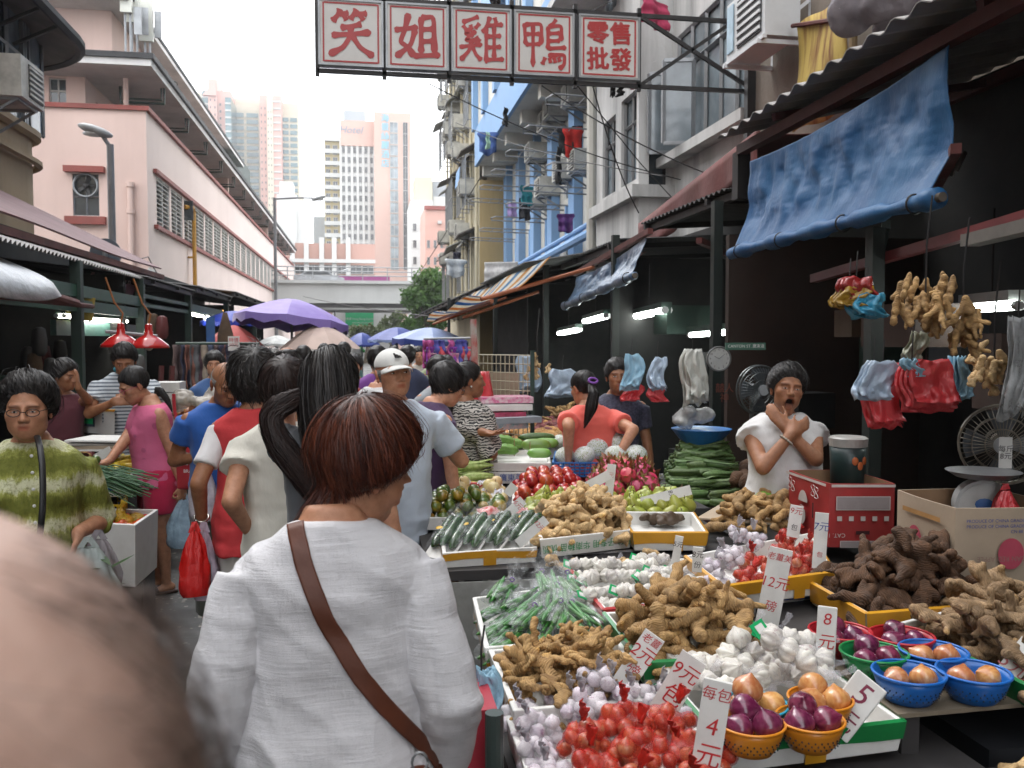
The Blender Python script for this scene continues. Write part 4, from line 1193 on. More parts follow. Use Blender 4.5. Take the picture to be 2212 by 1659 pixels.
mb=MM(GALV);mb.box((0,-.025,q[2]+.02),(.09,.03,.34));PT('bracket',mb,sgn)
def leaf_mat(name,a,b):
 n=NT(name);oi=n.new('ShaderNodeObjectInfo');f=n.noise(.7,4,.6,n.coord('World'));g=n.noise(6,3,.6,n.coord('World'))
 c=n.mix(n.ramp(f,[(.35,0),(.65,1)]),a,b);c=n.mix(n.math('MULTIPLY',g,.5),c,tuple(x*.5 for x in a))
 n.put(col=c,rough=.55,spec=.3)
 tr=n.new('ShaderNodeBsdfTranslucent');n.l.new(c,tr.inputs[0]);mx=n.new('ShaderNodeMixShader');mx.inputs[0].default_value=.3
 n.l.new(n.b.outputs[0],mx.inputs[1]);n.l.new(tr.outputs[0],mx.inputs[2]);n.l.new(mx.outputs[0],n.out.inputs[0])
 _mats[name]=n.m;return n.m
LEAF=leaf_mat('tree_leaves',(.05,.125,.024),(.10,.19,.04));LEAF2=leaf_mat('olive_leaves',(.07,.10,.03),(.11,.13,.05))
BARK=M('bark',(.09,.07,.05),.9,.3,6,.5,30)
def tree(label,base,blobs,n_leaf,mat,size=.16,seed=1,name='tree'):
 """blobs: clump centres/radii in world space; leaves spread through them, denser at the rim"""
 g=RG(seed)
 t=thing(name,label,'tree',base)
 B=NA(base);mb=MM(BARK)
 top=np.mean([b[0]for b in blobs],0)-B
 mb.tube([(0,0,0),top*.3+[0,0,.1],top*.7],[.2,.15,.08],8)
 for c,r in blobs:mb.tube([top*.45,(top*.5+(NA(c)-B))/2+[0,0,.2],NA(c)-B],[.09,.05,.02],6)
 PT('trunk',mb,t)
 P,Nn=[],[]
 w=NA([r**2 for c,r in blobs]);w=w/w.sum()
 for(c,r),k in zip(blobs,(w*n_leaf).astype(int)):
  k2=max(6,k//45);d=g.normal(size=(k2,3));d/=np.linalg.norm(d,axis=1,keepdims=True)
  cc=NA(c)-B+d*r*g.uniform(.35,1.0,(k2,1))*NA([1,1,.8])
  q=g.normal(size=(k,3))*r*.2+cc[g.integers(0,k2,k)]
  P.append(q)
 P=np.concatenate(P);k=len(P)
 a=g.normal(size=(k,3));a/=np.linalg.norm(a,axis=1,keepdims=True);b=np.cross(a,g.normal(size=(k,3)));b/=np.linalg.norm(b,axis=1,keepdims=True)
 s_=size*g.uniform(.6,1.3,(k,1))
 V=np.stack([P-a*s_,P+b*s_*.45,P+a*s_,P-b*s_*.45],1).reshape(-1,3)
 F=np.arange(4*k).reshape(-1,4)
 me=bpy.data.meshes.new('crown');me.from_pydata(V.tolist(),[],F.tolist());me.materials.append(mat);me.update()
 link('crown',me,parent=t);return t
def blob(px,py,r,Y):return(PY(px,py,Y),r*Y/FPX)
Y=56.0
tree('leafy dark green tree in front of the flyover at the right',PY(928,730,Y)*[1,1,0],[blob(930,608,32,Y),blob(900,640,30,Y),blob(950,640,34,Y),blob(915,680,30,Y+1),blob(950,690,26,Y),blob(925,645,30,Y+1.5),blob(890,705,22,Y),blob(960,610,15,Y)],12000,LEAF,.17,3)
tree('olive green bush below the flyover beside the green banner',PY(840,735,70)*[1,1,0],[blob(835,705,18,70),blob(858,690,16,70),blob(870,712,18,70),blob(846,718,20,70)],3500,LEAF2,.16,5,'bush')
tree('lower olive bush between the pink parasol and the green banner',PY(790,735,66)*[1,1,0],[blob(775,718,16,66),blob(800,715,14,66),blob(822,722,14,66)],2500,LEAF2,.15,6,'bush')
#  RIGHT-HAND BUILDINGS
BLUE=M('sky_blue_paint',hexc('7fa4cc'),.7,.06,.6,.15,25,coord=WO,dirt=.45,dscale=.8,dcol=(.22,.25,.3),streak=True)
OFFW=M('offwhite_wall',hexc('cfccc2'),.85,.08,.6,.25,25,.01,coord=WO,dirt=.6,dscale=.8,dcol=hexc('6d6b64'),streak=True)
STAINW=M('stained_white_wall',hexc('c6c5c2'),.85,.1,.6,.3,22,.012,coord=WO,dirt=.8,dscale=1.1,dcol=hexc('525251'),streak=True)
CONCW=M('weathered_concrete',hexc('8f8478'),.9,.15,.8,.4,22,.015,coord=WO,dirt=.6,dscale=1.0,dcol=hexc('4a4038'),streak=True)
ZT=24.0
XF,XO=5.0,3.85
yb0,yb1_=15.4,30.0
blu=thing('blue_building','white building with sky blue fins and an overhanging blue upper storey','building')
zsl=PX(1245,197,XF)[2]
nb=6;bw_=(yb1_-yb0)/nb
ops=[]
for i in range(nb):
 for(c,d)in((3.4,4.8),(5.2,6.7)):ops.append((i*bw_+.75,i*bw_+bw_-.75,c,d))
mb=MM(OFFW);wallf(mb,(XF,yb0,0),(0,1,0),UZ,(-1,0,0),yb1_-yb0,zsl,ops,.2);PT('lower_wall',mb,blu)
for o in ops:window(blu,(XF,yb0,0),(0,1,0),UZ,(-1,0,0),o,2,1,WHITEP,GLASSL,.045,.05)
for i in range(nb+1):
 y=yb0+i*bw_
 mb=MM(BLUE);mb.bb((XF-.22,y-.28,0),(XF-.003,y+.28,zsl));PT('fin',mb,blu)
 mb=MM(OFFW);mb.bb((XO+.18,y-.16,zsl-.32),(XF-.003,y+.16,zsl-.002));PT('slab_rib',mb,blu)
 if i<nb:
  mb=MM(BLUE);mb.bb((XF-.12,y+.34,zsl-1.1+.2),(XF-.004,y+.5,zsl-.003));mb.bb((XF-.12,y+.34,0),(XF-.004,y+.5,3.3));PT('pipe_fin',mb,blu)
mb=MM(OFFW);mb.bb((XO,yb0,zsl),(XF+.3,yb1_,zsl+.2));PT('overhang_slab',mb,blu)
mb=MM(BLUE);mb.bb((XO-.1,yb0,zsl-.03),(XO-.002,yb1_,zsl+1.15));PT('blue_fascia',mb,blu)
ops=[(i*bw_+.5,i*bw_+bw_-.5,c,c+1.5)for i in range(nb)for c in(1.7,4.7,7.7,10.7,13.7)]
mb=MM(OFFW);wallf(mb,(XO,yb0,zsl+.201),(0,1,0),UZ,(-1,0,0),yb1_-yb0,ZT-zsl,ops,.2);PT('upper_wall',mb,blu)
for o in ops:window(blu,(XO,yb0,zsl+.2),(0,1,0),UZ,(-1,0,0),o,3,1,WHITEP,GLASSL,.05,.05)
for c in(3.2,6.3,9.3,12.3):mb=MM(BLUE);mb.bb((XO-.3,yb0,zsl+c),(XO-.002,yb1_,zsl+c+1.0));PT('blue_band',mb,blu)
for i in range(nb+1):y=yb0+i*bw_;mb=MM(BLUE);mb.bb((XO-.18,y-.2,zsl+1.16),(XO-.003,y+.2,ZT));PT('upper_fin',mb,blu)
mb=MM(OFFW);mb.bb((XF+.35,yb0+.01,0),(XF+9,yb1_-.01,ZT));mb.bb((XO+.25,yb1_-.3,zsl+.21),(XF+.3,yb1_-.02,ZT));PT('core',mb,blu)
mb=MM(M('blue_pipe_paint',hexc('7fa9d8'),.5,.1,coord=WO))
z_=PX(1200,545,XF-.5)[2]
mb.tube([(XF-.5,yb0,z_+.1),(XF-.5,yb1_,z_-.15)],.1,8);mb.tube([(XF-.35,yb0,z_+.38),(XF-.35,yb1_,z_+.15)],.06,8)
for i in range(6):y=yb0+1+i*2.4;mb.tube([(XF-.45,y,z_),(XF-.1,y,z_+.25),(XF-.1,y,z_+1.2)],.05,8)
PT('blue_pipes',mb,blu)
def rack(label,y,z,X=XF,L=1.5,W=.75):
 o=thing('drying_rack',label,'drying rack',(X,y,z),group='steel drying racks sticking out of the blue building')
 mb=MM(GALV)
 mb.tube([(-.02,-W/2,0),(-L,-W/2,.04),(-L-.06,0,.05),(-L,W/2,.04),(-.02,W/2,0)],.018,6);PT('frame',mb,o)
 for k in range(1,5):m2=MM(GALV);x=-L*k/5;m2.tube([(x,-W/2,.01),(x,W/2,.01)],.01,5);PT('rail',m2,o)
 return o
n_=0
for i in range(nb):
 for z in(3.0,4.95,6.2):rack('bare drying rack in the %s row on the blue wall, %s from the bay'%({3.0:'lowest',4.95:'middle',6.2:'top'}[z],['first','second','third','fourth','fifth','sixth'][i]),yb0+(i+.5)*bw_,z);n_+=1
def garment(label,p,w,h,col,cat='garment',kind='shirt',seed=0,group='washing hung out to dry'):
 """a hanging garment with folds and thickness, in the plane X-Z at p (top centre)"""
 g=RG(seed);a,b=15,11
 P=np.zeros((a,b,3))
 for i in range(a):
  t=i/(a-1)
  ww=w*(1+.3*exp(-((t-.12)/.12)**2))if kind=='shirt' else w
  for j in range(b):
   s=j/(b-1)-.5
   P[i,j]=(s*ww,.05*sin(s*11+seed)*(t+.3)+.02*sin(i*.9+seed),-t*h*(1-.12*(abs(s)*2)**2*(kind=='shirt')+.04*sin(7*s+seed)))
 mb=MM(M('cloth_%s'%'_'.join('%d'%(c*99)for c in col),col,.9,.25,14,.2,30));mb.sheet(P,.012)
 o=part('garment',mb,smooth=1,loc=p,rot=(0,0,g.uniform(-.6,.9)));o['label']=label;o['category']=cat;o['group']=group;return o
gp=lambda px,py,X:PX(px,py,X)
garment('black shirt hanging beside a red one under the blue slab',gp(1226,276,XF-.6),.38,.62,(.01,.01,.012),seed=1)
garment('bright red shirt hanging under the blue slab',gp(1238,275,XF-.5),.36,.7,(.5,.02,.015),seed=2)
garment('second black garment at the right of the red shirt',gp(1247,272,XF-.4),.2,.75,(.012,.012,.012),seed=3)
garment('dark trousers on the rack below the red shirt',gp(1207,318,XF-.9),.2,.75,(.012,.014,.012),'garment','plain',4)
garment('teal shirt hanging low on the blue building',gp(1137,402,XF-.9),.36,.5,(.02,.22,.26),seed=5)
garment('dark towel hung below the teal shirt',gp(1133,428,XF-.9),.28,.55,(.03,.03,.035),'towel','plain',6)
garment('small lilac cloth hung at the far left of the racks',gp(1107,438,XF-1),.25,.4,(.35,.26,.5),'cloth','plain',7)
garment('blue shirt with pale green towel over the blue fascia',gp(1054,285,XO-.55),.45,.6,(.05,.1,.28),seed=8)
garment('pale green towel hung over the blue shirt',gp(1054,286,XO-.62),.18,.42,(.35,.55,.42),'towel','plain',9)
garment('black garment hung from the blue fascia window',gp(1092,233,XO-.4),.22,.42,(.01,.01,.012),'garment','plain',10)
garment('white sheet hung low beside the cream building',gp(1083,566,XO-.1),.95,.55,(.62,.6,.58),'sheet','plain',11)
garment('dark printed clothes hung on the balcony near the blue pipes',gp(1222,462,XF-.8),.3,.4,(.1,.03,.16),seed=12)
garment('red patterned quilt hung out at the top of the picture',gp(1418,0,4.0),.62,.36,(.5,.05,.12),'quilt','plain',13)
garment('pink flowered cloth behind the end of the white sign',gp(1372,78,4.05),.3,.75,(.5,.25,.3),'cloth','plain',14)
for k,(px,py)in enumerate(((1243,205),(1200,235),(1186,265),(1157,330),(1257,350),(1180,405),(1160,430),(1222,370))):
 q=PX(px,py,XF-.3);aircon(['grey air conditioner right under the blue slab, nearest','grey air conditioner under the slab, second from the near end','grey air conditioner under the slab beside the dark trousers','grey air conditioner under the far end of the slab','white air conditioner on the near wall beside the blue fin','air conditioner above the teal shirt level on the blue wall','lowest air conditioner on the blue wall','air conditioner level with the lower drying racks'][k],(XF-.28,q[1],q[2]),R(-90),(.7,.55,.45),group='air conditioners on the blue building')
XC=3.95;yc0,yc1=30.3,41.0
crm=thing('cream_block','grimy cream tenement packed with air conditioners and window hoods','building')
ops=[]
for i in range(5):
 for j in range(7):ops.append((i*2.1+.5,i*2.1+1.7,3.6+j*2.9,5.2+j*2.9))
mb=MM(CREAM);wallf(mb,(XC,yc0,0),(0,1,0),UZ,(-1,0,0),yc1-yc0,26,ops,.2);PT('street_wall',mb,crm)
mb=MM(M('ochre_end_wall',hexc('ad966a'),.9,.12,.6,.35,25,.012,coord=WO,dirt=.6,dcol=hexc('5a4d38'),dscale=.6,streak=True));mb.bb((XC+.001,yc0+.001,0),(XF+8,yc0+.3,zsl-.4));PT('end_wall',mb,crm)
mb=MM(CREAM);mb.bb((XC+.3,yc0+.31,0),(XC+9,yc1,26));PT('core',mb,crm)
HOOD=M('rusty_metal_hood',(.14,.13,.12),.7,.3,3,.2,30,coord=WO,dirt=.5,dcol=(.1,.05,.03),dscale=2);HOODL=M('pale_metal_hood',(.35,.36,.35),.7,.2,3,coord=WO,dirt=.5,dscale=2)
g_=random.Random(5)
for k,o in enumerate(ops):
 window(crm,(XC,yc0,0),(0,1,0),UZ,(-1,0,0),o,2,1,FRW,GLASS,.06,.08)
 y0,y1=yc0+o[0],yc0+o[1]
 if g_.random()<.8:
  e=g_.uniform(.4,.8);mb=MM(g_.choice([HOOD,HOODL,HOOD]));mb.sheet(NA([[(XC-.01,y,o[3]+.45),(XC-e,y,o[3]+g_.uniform(-.05,.15))]for y in(y0-.2,y1+.2)]),.04);PT('window_hood',mb,crm)
 if g_.random()<.7:
  c=MM(GALV);x=XC-g_.uniform(.3,.55)
  for t in LS(y0,y1,5):c.bar((x,t,o[2]-.1),(x,t,o[3]),.03)
  for z in(o[2]-.1,(o[2]+o[3])/2,o[3]):c.bar((x,y0,z),(x,y1,z),.03);c.bar((x,y0,z),(XC,y0,z),.03);c.bar((x,y1,z),(XC,y1,z),.03)
  PT('window_cage',c,crm)
for k in range(26):
 y=yc0+g_.uniform(.3,10);z=g_.uniform(3.2,22)
 aircon('boxy air conditioner on the grimy cream tenement wall',(XC-.3,y,z),R(-90),(.75,.6,.5),group='air conditioners on the cream tenement',bracket=True)
for k in range(8):
 mb=MM(CREAM);mb.tube([(XC-.08,yc0+.25+k*1.5,2.5),(XC-.08,yc0+.25+k*1.5,26)],.06,6);PT('drain_pipe',mb,crm)
mb=MM(BLUE);q=PX(984,385,XC-.6);mb.sheet(NA([[(XC-.5,q[1]-.6,q[2]+.3),(XC-.5,q[1]+.6,q[2]+.3)],[(XC-.55,q[1]-.6,q[2]-.3),(XC-.55,q[1]+.6,q[2]-.3)]]),.02);PT('blue_sheet',mb,crm)
garment('white shirts hung out at the far edge of the cream tenement',PX(985,560,XC-.9),.7,.6,(.6,.62,.62),seed=15)
garment('dark trousers hung with the white shirts on the cream tenement',PX(987,545,XC-.7),.3,.5,(.03,.03,.05),'garment','plain',16)
XW=4.1;yw0=PX(1380,300,XW)[1];yw1=PX(1289,300,XW)[1]
wb=thing('bay_building','stained white building with tall steel windows in a projecting bay','building')
W_=yw1-yw0;z=lambda px,py:PX(px,py,XW)[2]
o1=(PX(1376,300,XW)[1]-yw0+.0,PX(1345,300,XW)[1]-yw0,z(1370,380),z(1370,215))
zwb,zwt=z(1360,395),z(1360,240)
o1=(PX(1375,300,XW)[1]-yw0,PX(1342,300,XW)[1]-yw0,zwb,zwt+.25);o2=(PX(1330,300,XW)[1]-yw0,PX(1302,300,XW)[1]-yw0,zwb,zwt+.15)
up_=[(o[0],o[1],o[2]+3.0,o[3]+3.0)for o in(o1,o2)]
mb=MM(STAINW);wallf(mb,(XW,yw0,0),(0,1,0),UZ,(-1,0,0),W_,ZT,[o1,o2]+up_,.2);PT('street_wall',mb,wb)
for o in[o1,o2]+up_:window(wb,(XW,yw0,0),(0,1,0),UZ,(-1,0,0),o,2,2,GALV,GLASSL,.05,.08,rows=[0,.68,1])
mb=MM(STAINW);XN=4.62
we=(.16,.44,zwb-.15,zwt+.1)
wallf(mb,(XW,yw0-.001,0),UX,UZ,NF,XN+2-XW,ZT,[we],.15);PT('end_wall',mb,wb)
window(wb,(XW,yw0,0),UX,UZ,NF,we,1,2,BLACKM,GLASS,.05,.08,rows=[0,.75,1])
mb=MM(STAINW);mb.bb((XW-.14,yw0-.14,zwb-.3),(XW-.002,yw1,zwb-.12));mb.bb((XW,yw0-.14,zwb-.3),(XN,yw0-.002,zwb-.12));PT('sill_ledge',mb,wb)
mb=MM(STAINW);mb.bb((XW+.25,yw0+.2,0),(XW+8,yw1,ZT));PT('core',mb,wb)
mb=MM(OFFW);mb.tube([(XW-.04,yw1+.2,2.8),(XW-.04,yw1+.2,ZT)],.09,8);mb.tube([(XW+.1,yw1+.5,2.8),(XW+.1,yw1+.5,ZT)],.06,8);PT('drain_pipe',mb,wb)
bl=thing('balcony','rounded railing balcony high on the white bay building','balcony',(XW,yw1-.6,0));zz=PX(1240,10,XW-.5)[2]
mb=MM(STAINW);mb.box((-.45,0,zz),(.9,2.2,.14));PT('floor_slab',mb,bl)
mb=MM(GALV)
pts=[(0,-1.1,0)]+[(-.88*sin(a),-1.1*cos(a),0)for a in LS(0,PI,13)]
for h_ in(.2,.9):mb.tube([(x,y,zz+h_)for x,y,_ in pts],.018,5)
for x,y,_ in pts:mb.bar((x,y,zz),(x,y,zz+.9),.015)
PT('railing',mb,bl)
ny0,ny1=-24.0,yw0  # facade carried on out of view behind the camera to darken the stalls
nt=thing('near_tenement','near tenement with wide steel casements and weathered concrete pier','building')
yq=lambda px:PX(px,300,XN)[1]
zn=lambda px,py:PX(px,py,XN)[2]
znb,znt=zn(1620,240),zn(1620,20)
yA,yBq=yq(1625),yq(1462)
on=[(yA-ny0,yBq-ny0,znb,znt+.5),(yA-ny0,yBq-ny0,znb+3.1,znt+3.4)]
mb=MM(STAINW);wallf(mb,(XN,ny0,0),(0,1,0),UZ,(-1,0,0),yq(1462)+.25-ny0,ZT,on,.2);PT('street_wall',mb,nt)
for o in on:window(nt,(XN,ny0,0),(0,1,0),UZ,(-1,0,0),o,5,2,GALV,GLASSL,.06,.04,rows=[0,.7,1])
mb=MM(STAINW);mb.bb((XN-.22,yA-.15,znb-.16),(XN-.002,yBq+.3,znb-.02));PT('sill_ledge',mb,nt)
mb=MM(CONCW);mb.bb((XN-.1,ny0,0),(XN-.003,yA-.16,ZT));PT('concrete_pier',mb,nt)
mb=MM(BLACKM);mb.bb((XN-.2,yA-.3,znb-.5),(XN-.101,yA-.2,ZT));PT('cable_duct',mb,nt)
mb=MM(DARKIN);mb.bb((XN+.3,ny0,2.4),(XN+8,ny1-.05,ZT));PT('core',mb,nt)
for px in(1466,1500):
 y=PX(px,260,XN)[1];m2=MM(GALV);zz0,zz1=znb+.02,znb+(znt+.5-znb)*.68
 for s,t in(((XN-.02,y,zz0),(XN-.02,y,zz1)),((XN-.42,y+.1,zz0),(XN-.42,y+.1,zz1)),((XN-.02,y,zz0),(XN-.42,y+.1,zz0)),((XN-.02,y,zz1),(XN-.42,y+.1,zz1))):m2.bar(s,t,.05)
 oc=PT('open_casement',m2,nt);m2=MM(GLASSL);m2.add([(XN-.03,y,zz0),(XN-.42,y+.1,zz0),(XN-.42,y+.1,zz1),(XN-.03,y,zz1)],[(0,1,2,3)]);PT('pane',m2,oc)
q=PX(1640,55,XN-.45)
ou=aircon('white split air conditioner unit on a white bracket above the near stall roof',(XN-.42,q[1],q[2]+.05),R(-90),(.95,.38,.62),mat_=M('white_unit',(.62,.63,.63),.5,.06,coord=WO,dirt=.2),bracket=False)
mb=MM(M('white_bracket',(.62,.63,.64),.5,.05))
for s in(-.42,.42):mb.bar((s,-.25,-.36),(s,.34,-.36),.045);mb.bar((s,.34,-.36),(s,.34,.35),.045);mb.bar((s,-.22,-.36),(s,.34,.1),.035)
mb.bar((-.5,-.2,-.33),(.5,-.2,-.33),.04);PT('bracket',mb,ou)
mb=MM(M('pale_blue_label',(.4,.55,.65),.5));mb.box((-.36,-.2,.02),(.16,.012,.5));PT('label',mb,ou)
a,b=PX(1722,55,XN-.35),PX(1835,52,XN-.35)
P=NA([[(XN-.35+.03*sin(3*t+s*5),a[1]+(b[1]-a[1])*t,a[2]-s*1.05+.02*sin(9*t))for t in LS(0,1,14)]for s in LS(0,1,10)])
n=NT('stained_yellow_cloth');c=n.mix(n.ramp(n.noise(2.2,6,.6,n.coord('World',(1,2.5,.35))),[(.45,0),(.62,1)]),hexc('b39a4c'),hexc('6b3d18'));n.put(col=c,rough=.8,nrm=n.bump(n.noise(16,4),.3,.01))
mb=MM(n.m);mb.sheet(P,.008);o=part('hanging_cloth',mb,smooth=1);tg(o,'yellow canvas with rust stains hung on the concrete wall above the stall roof','canvas')
mb=MM(RUST);mb.tube([a+[0,.1,.03],b+[0,-.1,.03]],.022,6);mb.tube([a+[.3,.4,.06],b+[.3,-.2,.1]],.03,6);o=part('curtain_pole',mb);tg(o,'rusty pole carrying the yellow canvas','pole')
mb=MM(M('bamboo',(.25,.17,.08),.7,.3));q=PX(1845,60,XN-.5);mb.tube([q+[0,0,.9],q+[0,.02,-1.0]],.035,8);o=part('bamboo_pole',mb);tg(o,'bamboo pole beside the yellow canvas','pole')
FILMD=M('dusty_plastic_film',(.30,.27,.29),.25,.3,3,.5,10,.03,trans=.35,coord=WO)
q=PX(1900,10,XN-.5);mb=MB()
g2=RG(3)
for k in range(12):mb.ell(q+g2.normal(0,.16,3)*[.6,1.2,1]+[0,-.3,.1],(.16,.26,.2),10,8,tuple(g2.normal(0,.6,3)))
V,E,F=remesh(mb,.03,2);N_=vnormals(V,F);V=V+N_*(vnoise(V,9)[:,None]*.035)
o=link('plastic_sheeting',mesh_np(V,F,'plastic_sheeting',FILMD));tg(o,'bundled dusty plastic sheeting lying above the near stall roof','plastic sheet')
#  HANGING SIGN OVER THE STREET
YS=10.0
SIGNW=M('sign_face',(.60,.59,.56),.35,.06,3,dirt=.15,dscale=1.5,dcol=(.35,.28,.2));SIGNR=M('sign_red',(.40,.026,.026),.45,.15,4)
def brush(mb,pts,w,y,ox,oz,s):
 """a brush stroke with swelling ends, in the X-Z plane just in front of the board"""
 P=NA(pts,float);k=len(P);n=max(8,5*k)
 t=LS(0,k-1,n)
 q=np.stack([np.interp(t,range(k),P[:,i])for i in(0,1)],1)
 if k>2:
  for _ in range(2):q[1:-1]=(q[:-2]+2*q[1:-1]+q[2:])/4
 d=np.gradient(q,axis=0);d/=np.linalg.norm(d,axis=1,keepdims=True)+1e-9
 nn=np.stack([-d[:,1],d[:,0]],1);u=LS(0,1,n)
 ww=w*(.82+.3*np.exp(-((u-.05)/.1)**2)+.34*np.exp(-((u-.9)/.1)**2)-.12*np.sin(PI*u))/2
 ww[0]*=.6;ww[-1]*=.35
 A,B=q+nn*ww[:,None],q-nn*ww[:,None]
 vs_=[(ox+a[0]*s,y,oz+a[1]*s)for a in A]+[(ox+a[0]*s,y,oz+a[1]*s)for a in B]
 mb.add(vs_,[(i,n+i,n+i+1,i+1)for i in range(n-1)])
GLYPH={'笑':(11,[[(28,97),(24,84),(12,70)],[(26,86),(46,89)],[(34,86),(42,74)],[(62,98),(56,86),(48,76)],[(58,88),(84,90)],[(68,88),(76,75)],[(72,68),(52,62),(28,58)],[(10,42),(50,46),(92,52)],[(50,62),(48,40),(34,18),(4,2)],[(52,44),(68,20),(97,2)]]),'姐':(11,[[(32,96),(24,62),(14,36),(30,26),(44,6)],[(46,64),(36,30),(4,4)],[(2,60),(52,68)],[(58,90),(58,12)],[(58,88),(85,92),(86,12)],[(60,64),(83,66)],[(60,39),(83,41)],[(42,8),(99,13)]]),'雞':(8.5,[[(44,98),(30,92),(8,84)],[(10,78),(18,68)],[(26,80),(30,70)],[(46,84),(36,72)],[(28,72),(14,60),(34,58)],[(38,68),(14,46),(44,48)],[(38,56),(47,45)],[(2,32),(52,40)],[(28,46),(24,26),(4,4)],[(30,34),(38,18),(50,6)],[(68,99),(62,80),(52,64)],[(60,80),(60,0)],[(78,98),(82,86)],[(60,80),(97,84)],[(62,57),(93,60)],[(62,34),(93,37)],[(60,8),(99,11)],[(77,82),(77,8)]]),'鴨':(8.5,[[(6,90),(9,44)],[(6,87),(44,91),(43,46)],[(10,67),(41,69)],[(8,45),(43,48)],[(25,90),(25,-2)],[(76,102),(66,88)],[(58,86),(58,36)],[(58,86),(88,89),(87,56)],[(60,71),(85,73)],[(60,55),(85,57)],[(58,39),(99,43)],[(58,24),(95,28),(94,6),(82,-4)],[(52,20),(45,4)],[(61,19),(64,8)],[(71,20),(75,9)],[(81,21),(85,12)]])}
sgn=thing('shop_sign','row of five white sign boards with red characters hung across the street','sign',(0,0,0))
spans=[(690,826),(835,966),(976,1101),(1111,1236),(1250,1377)]
zc=5.03
for k,(a,b)in enumerate(spans):
 xa,xb=PY(a,82,YS)[0],PY(b,120,YS)[0];w=xb-xa;h=.69;xc=(xa+xb)/2
 mb=MM(SIGNW);mb.box((xc,YS,zc),(w-.02,.10,h));bd=PT('board',mb,sgn)
 mb=MM(SIGNR)
 for s in(-1,1):mb.box((xc+s*(w/2-.045),YS-.052,zc),(.018,.006,h-.06));mb.box((xc,YS-.052,zc+s*(h/2-.035)),(w-.108,.006,.018))
 PT('red_border',mb,bd)
 mb=MM(GALV)
 for s in(-1,1):mb.box((xc+s*(w/2),YS,zc),(.022,.13,h+.02));mb.box((xc,YS,zc+s*h/2),(w-.024,.13,.022))
 PT('tin_rim',mb,bd)
 mb=MM(SIGNR)
 if k<4:
  wd,lines=GLYPH['笑姐雞鴨'[k]];s_=.0052
  for j,ln in enumerate(lines):brush(mb,ln,wd*1.28,YS-.0535-j*.0003,xc-50*s_,zc-49*s_,s_)
  PT('lettering',mb,bd)
 else:
  for j,ch in enumerate('零售批發'):
   cx_,cz_=xc+(-.135,.135)[j%2],zc+(.14,-.15)[j//2]
   for i,(dx,dz)in enumerate(((0,0),(.009,.004),(-.009,-.004),(.004,-.008),(-.003,.008))):
    link('lettering',text_mesh(ch,.265,0,SIGNR,shear=.0),parent=bd,loc=(cx_+dx,YS-.054-i*.0004,cz_+dz),rot=(PI/2,R(-3),0))
x0_,x1_=PY(684,60,YS)[0],PY(1636,140,YS)[0]
zt_,zb_=zc+.4,zc-.4
mb=MM(BLACKM)
for z in(zt_,zb_):mb.bar((x0_,YS+.02,z),(x1_,YS+.02,z),.045)
PT('rail',mb,sgn)
for px in(685,830,970,1106,1243,1381):x=PY(px,100,YS)[0];mb=MM(BLACKM);mb.bar((x,YS+.02,zb_-.06),(x,YS+.02,zt_+.08),.045);PT('upright',mb,sgn)
xa=PY(1381,100,YS)[0]
for a,b in(((xa,YS+.02,zt_),(x1_,YS+.02,zb_)),((xa,YS+.02,zb_),(x1_-.3,YS+.02,zt_))):mb=MM(BLACKM);mb.bar(a,b,.04);PT('brace',mb,sgn)
mb=MM(BLACKM);mb.bar((x1_,YS+.02,zb_-.15),(x1_,YS+.02,zt_+.15),.07);PT('wall_post',mb,sgn)
mb=MM(BLACKM)
for a,b in((PY(1243,40,YS),PX(1420,-60,4.6)),(PY(1243,180,YS),PX(1500,480,4.5)),(PY(975,10,YS),PX(1330,-80,4.0))):mb.tube([a,(a+b)/2-[0,0,.05],b],.007,5)
PT('stay_wire',mb,sgn)
for k,px in enumerate((1324,1340)):garment('black sock hung under the small lettered board, %s one'%('left','right')[k],PY(px,186,YS+.05),.05,.11,(.012,.012,.013),'sock','plain',20+k,'black socks under the sign')
q=PY(1068,40,YS+.02);PIG=M('pigeon_feathers',(.10,.10,.11),.7,.4,30)
mb=MB();mb.ell((0,0,.09),(.05,.085,.06),14,10,(R(38),0,0));mb.ell((0,.05,.155),(.028,.03,.032),12,8);mb.caps((0,-.05,.05),(0,-.13,-.03),.03,.018);mb.caps((0,.03,.12),(0,.05,.15),.035,.026);mb.caps((0,.075,.152),(0,.098,.145),.008,.003)
for s in(-1,1):mb.ell((s*.042,-.02,.085),(.016,.08,.04),10,8,(R(40),0,0));mb.caps((s*.02,0,.05),(s*.02,.012,-.0),.007,.006,6)
V,E,F=remesh(mb,.006,2);o=link('pigeon',mesh_np(V,F,'pigeon',PIG),loc=(q[0],q[1],zt_+.022),rot=(0,0,R(160)),scale=1.15);tg(o,'dark grey pigeon perched on the sign frame above the third board','bird')
CAB=M('black_cable',(.015,.015,.016),.6)
for k,(a,b)in enumerate(((PY(925,180,12),PX(1470,388,4.5)),(PY(985,265,20),PX(1430,380,4.05)),(PY(1170,185,YS+.1),PX(1660,420,4.5)),(PY(1280,185,YS+.1),PX(1380,460,3.4)),(PY(870,640,60),PX(1040,380,3.8)),(PY(655,640,70),PX(990,690,2.6)))):
 a,b=NA(a),NA(b);mb=MM(CAB)
 mb.tube([a+(b-a)*t-[0,0,.5*t*(1-t)]for t in LS(0,1,12)],.008*(1 if k<4 else 2),5)
 o=part('overhead_cable',mb);tg(o,['thin black cable dropping from the third sign board to the right wall','long black cable from the blue slab edge to the white bay corner','cable from the fourth board towards the red awning','short cable from the last board down to the red awning','cable running from the flyover to the blue building','thin cable sagging across the street before the flyover'][k],'cable')
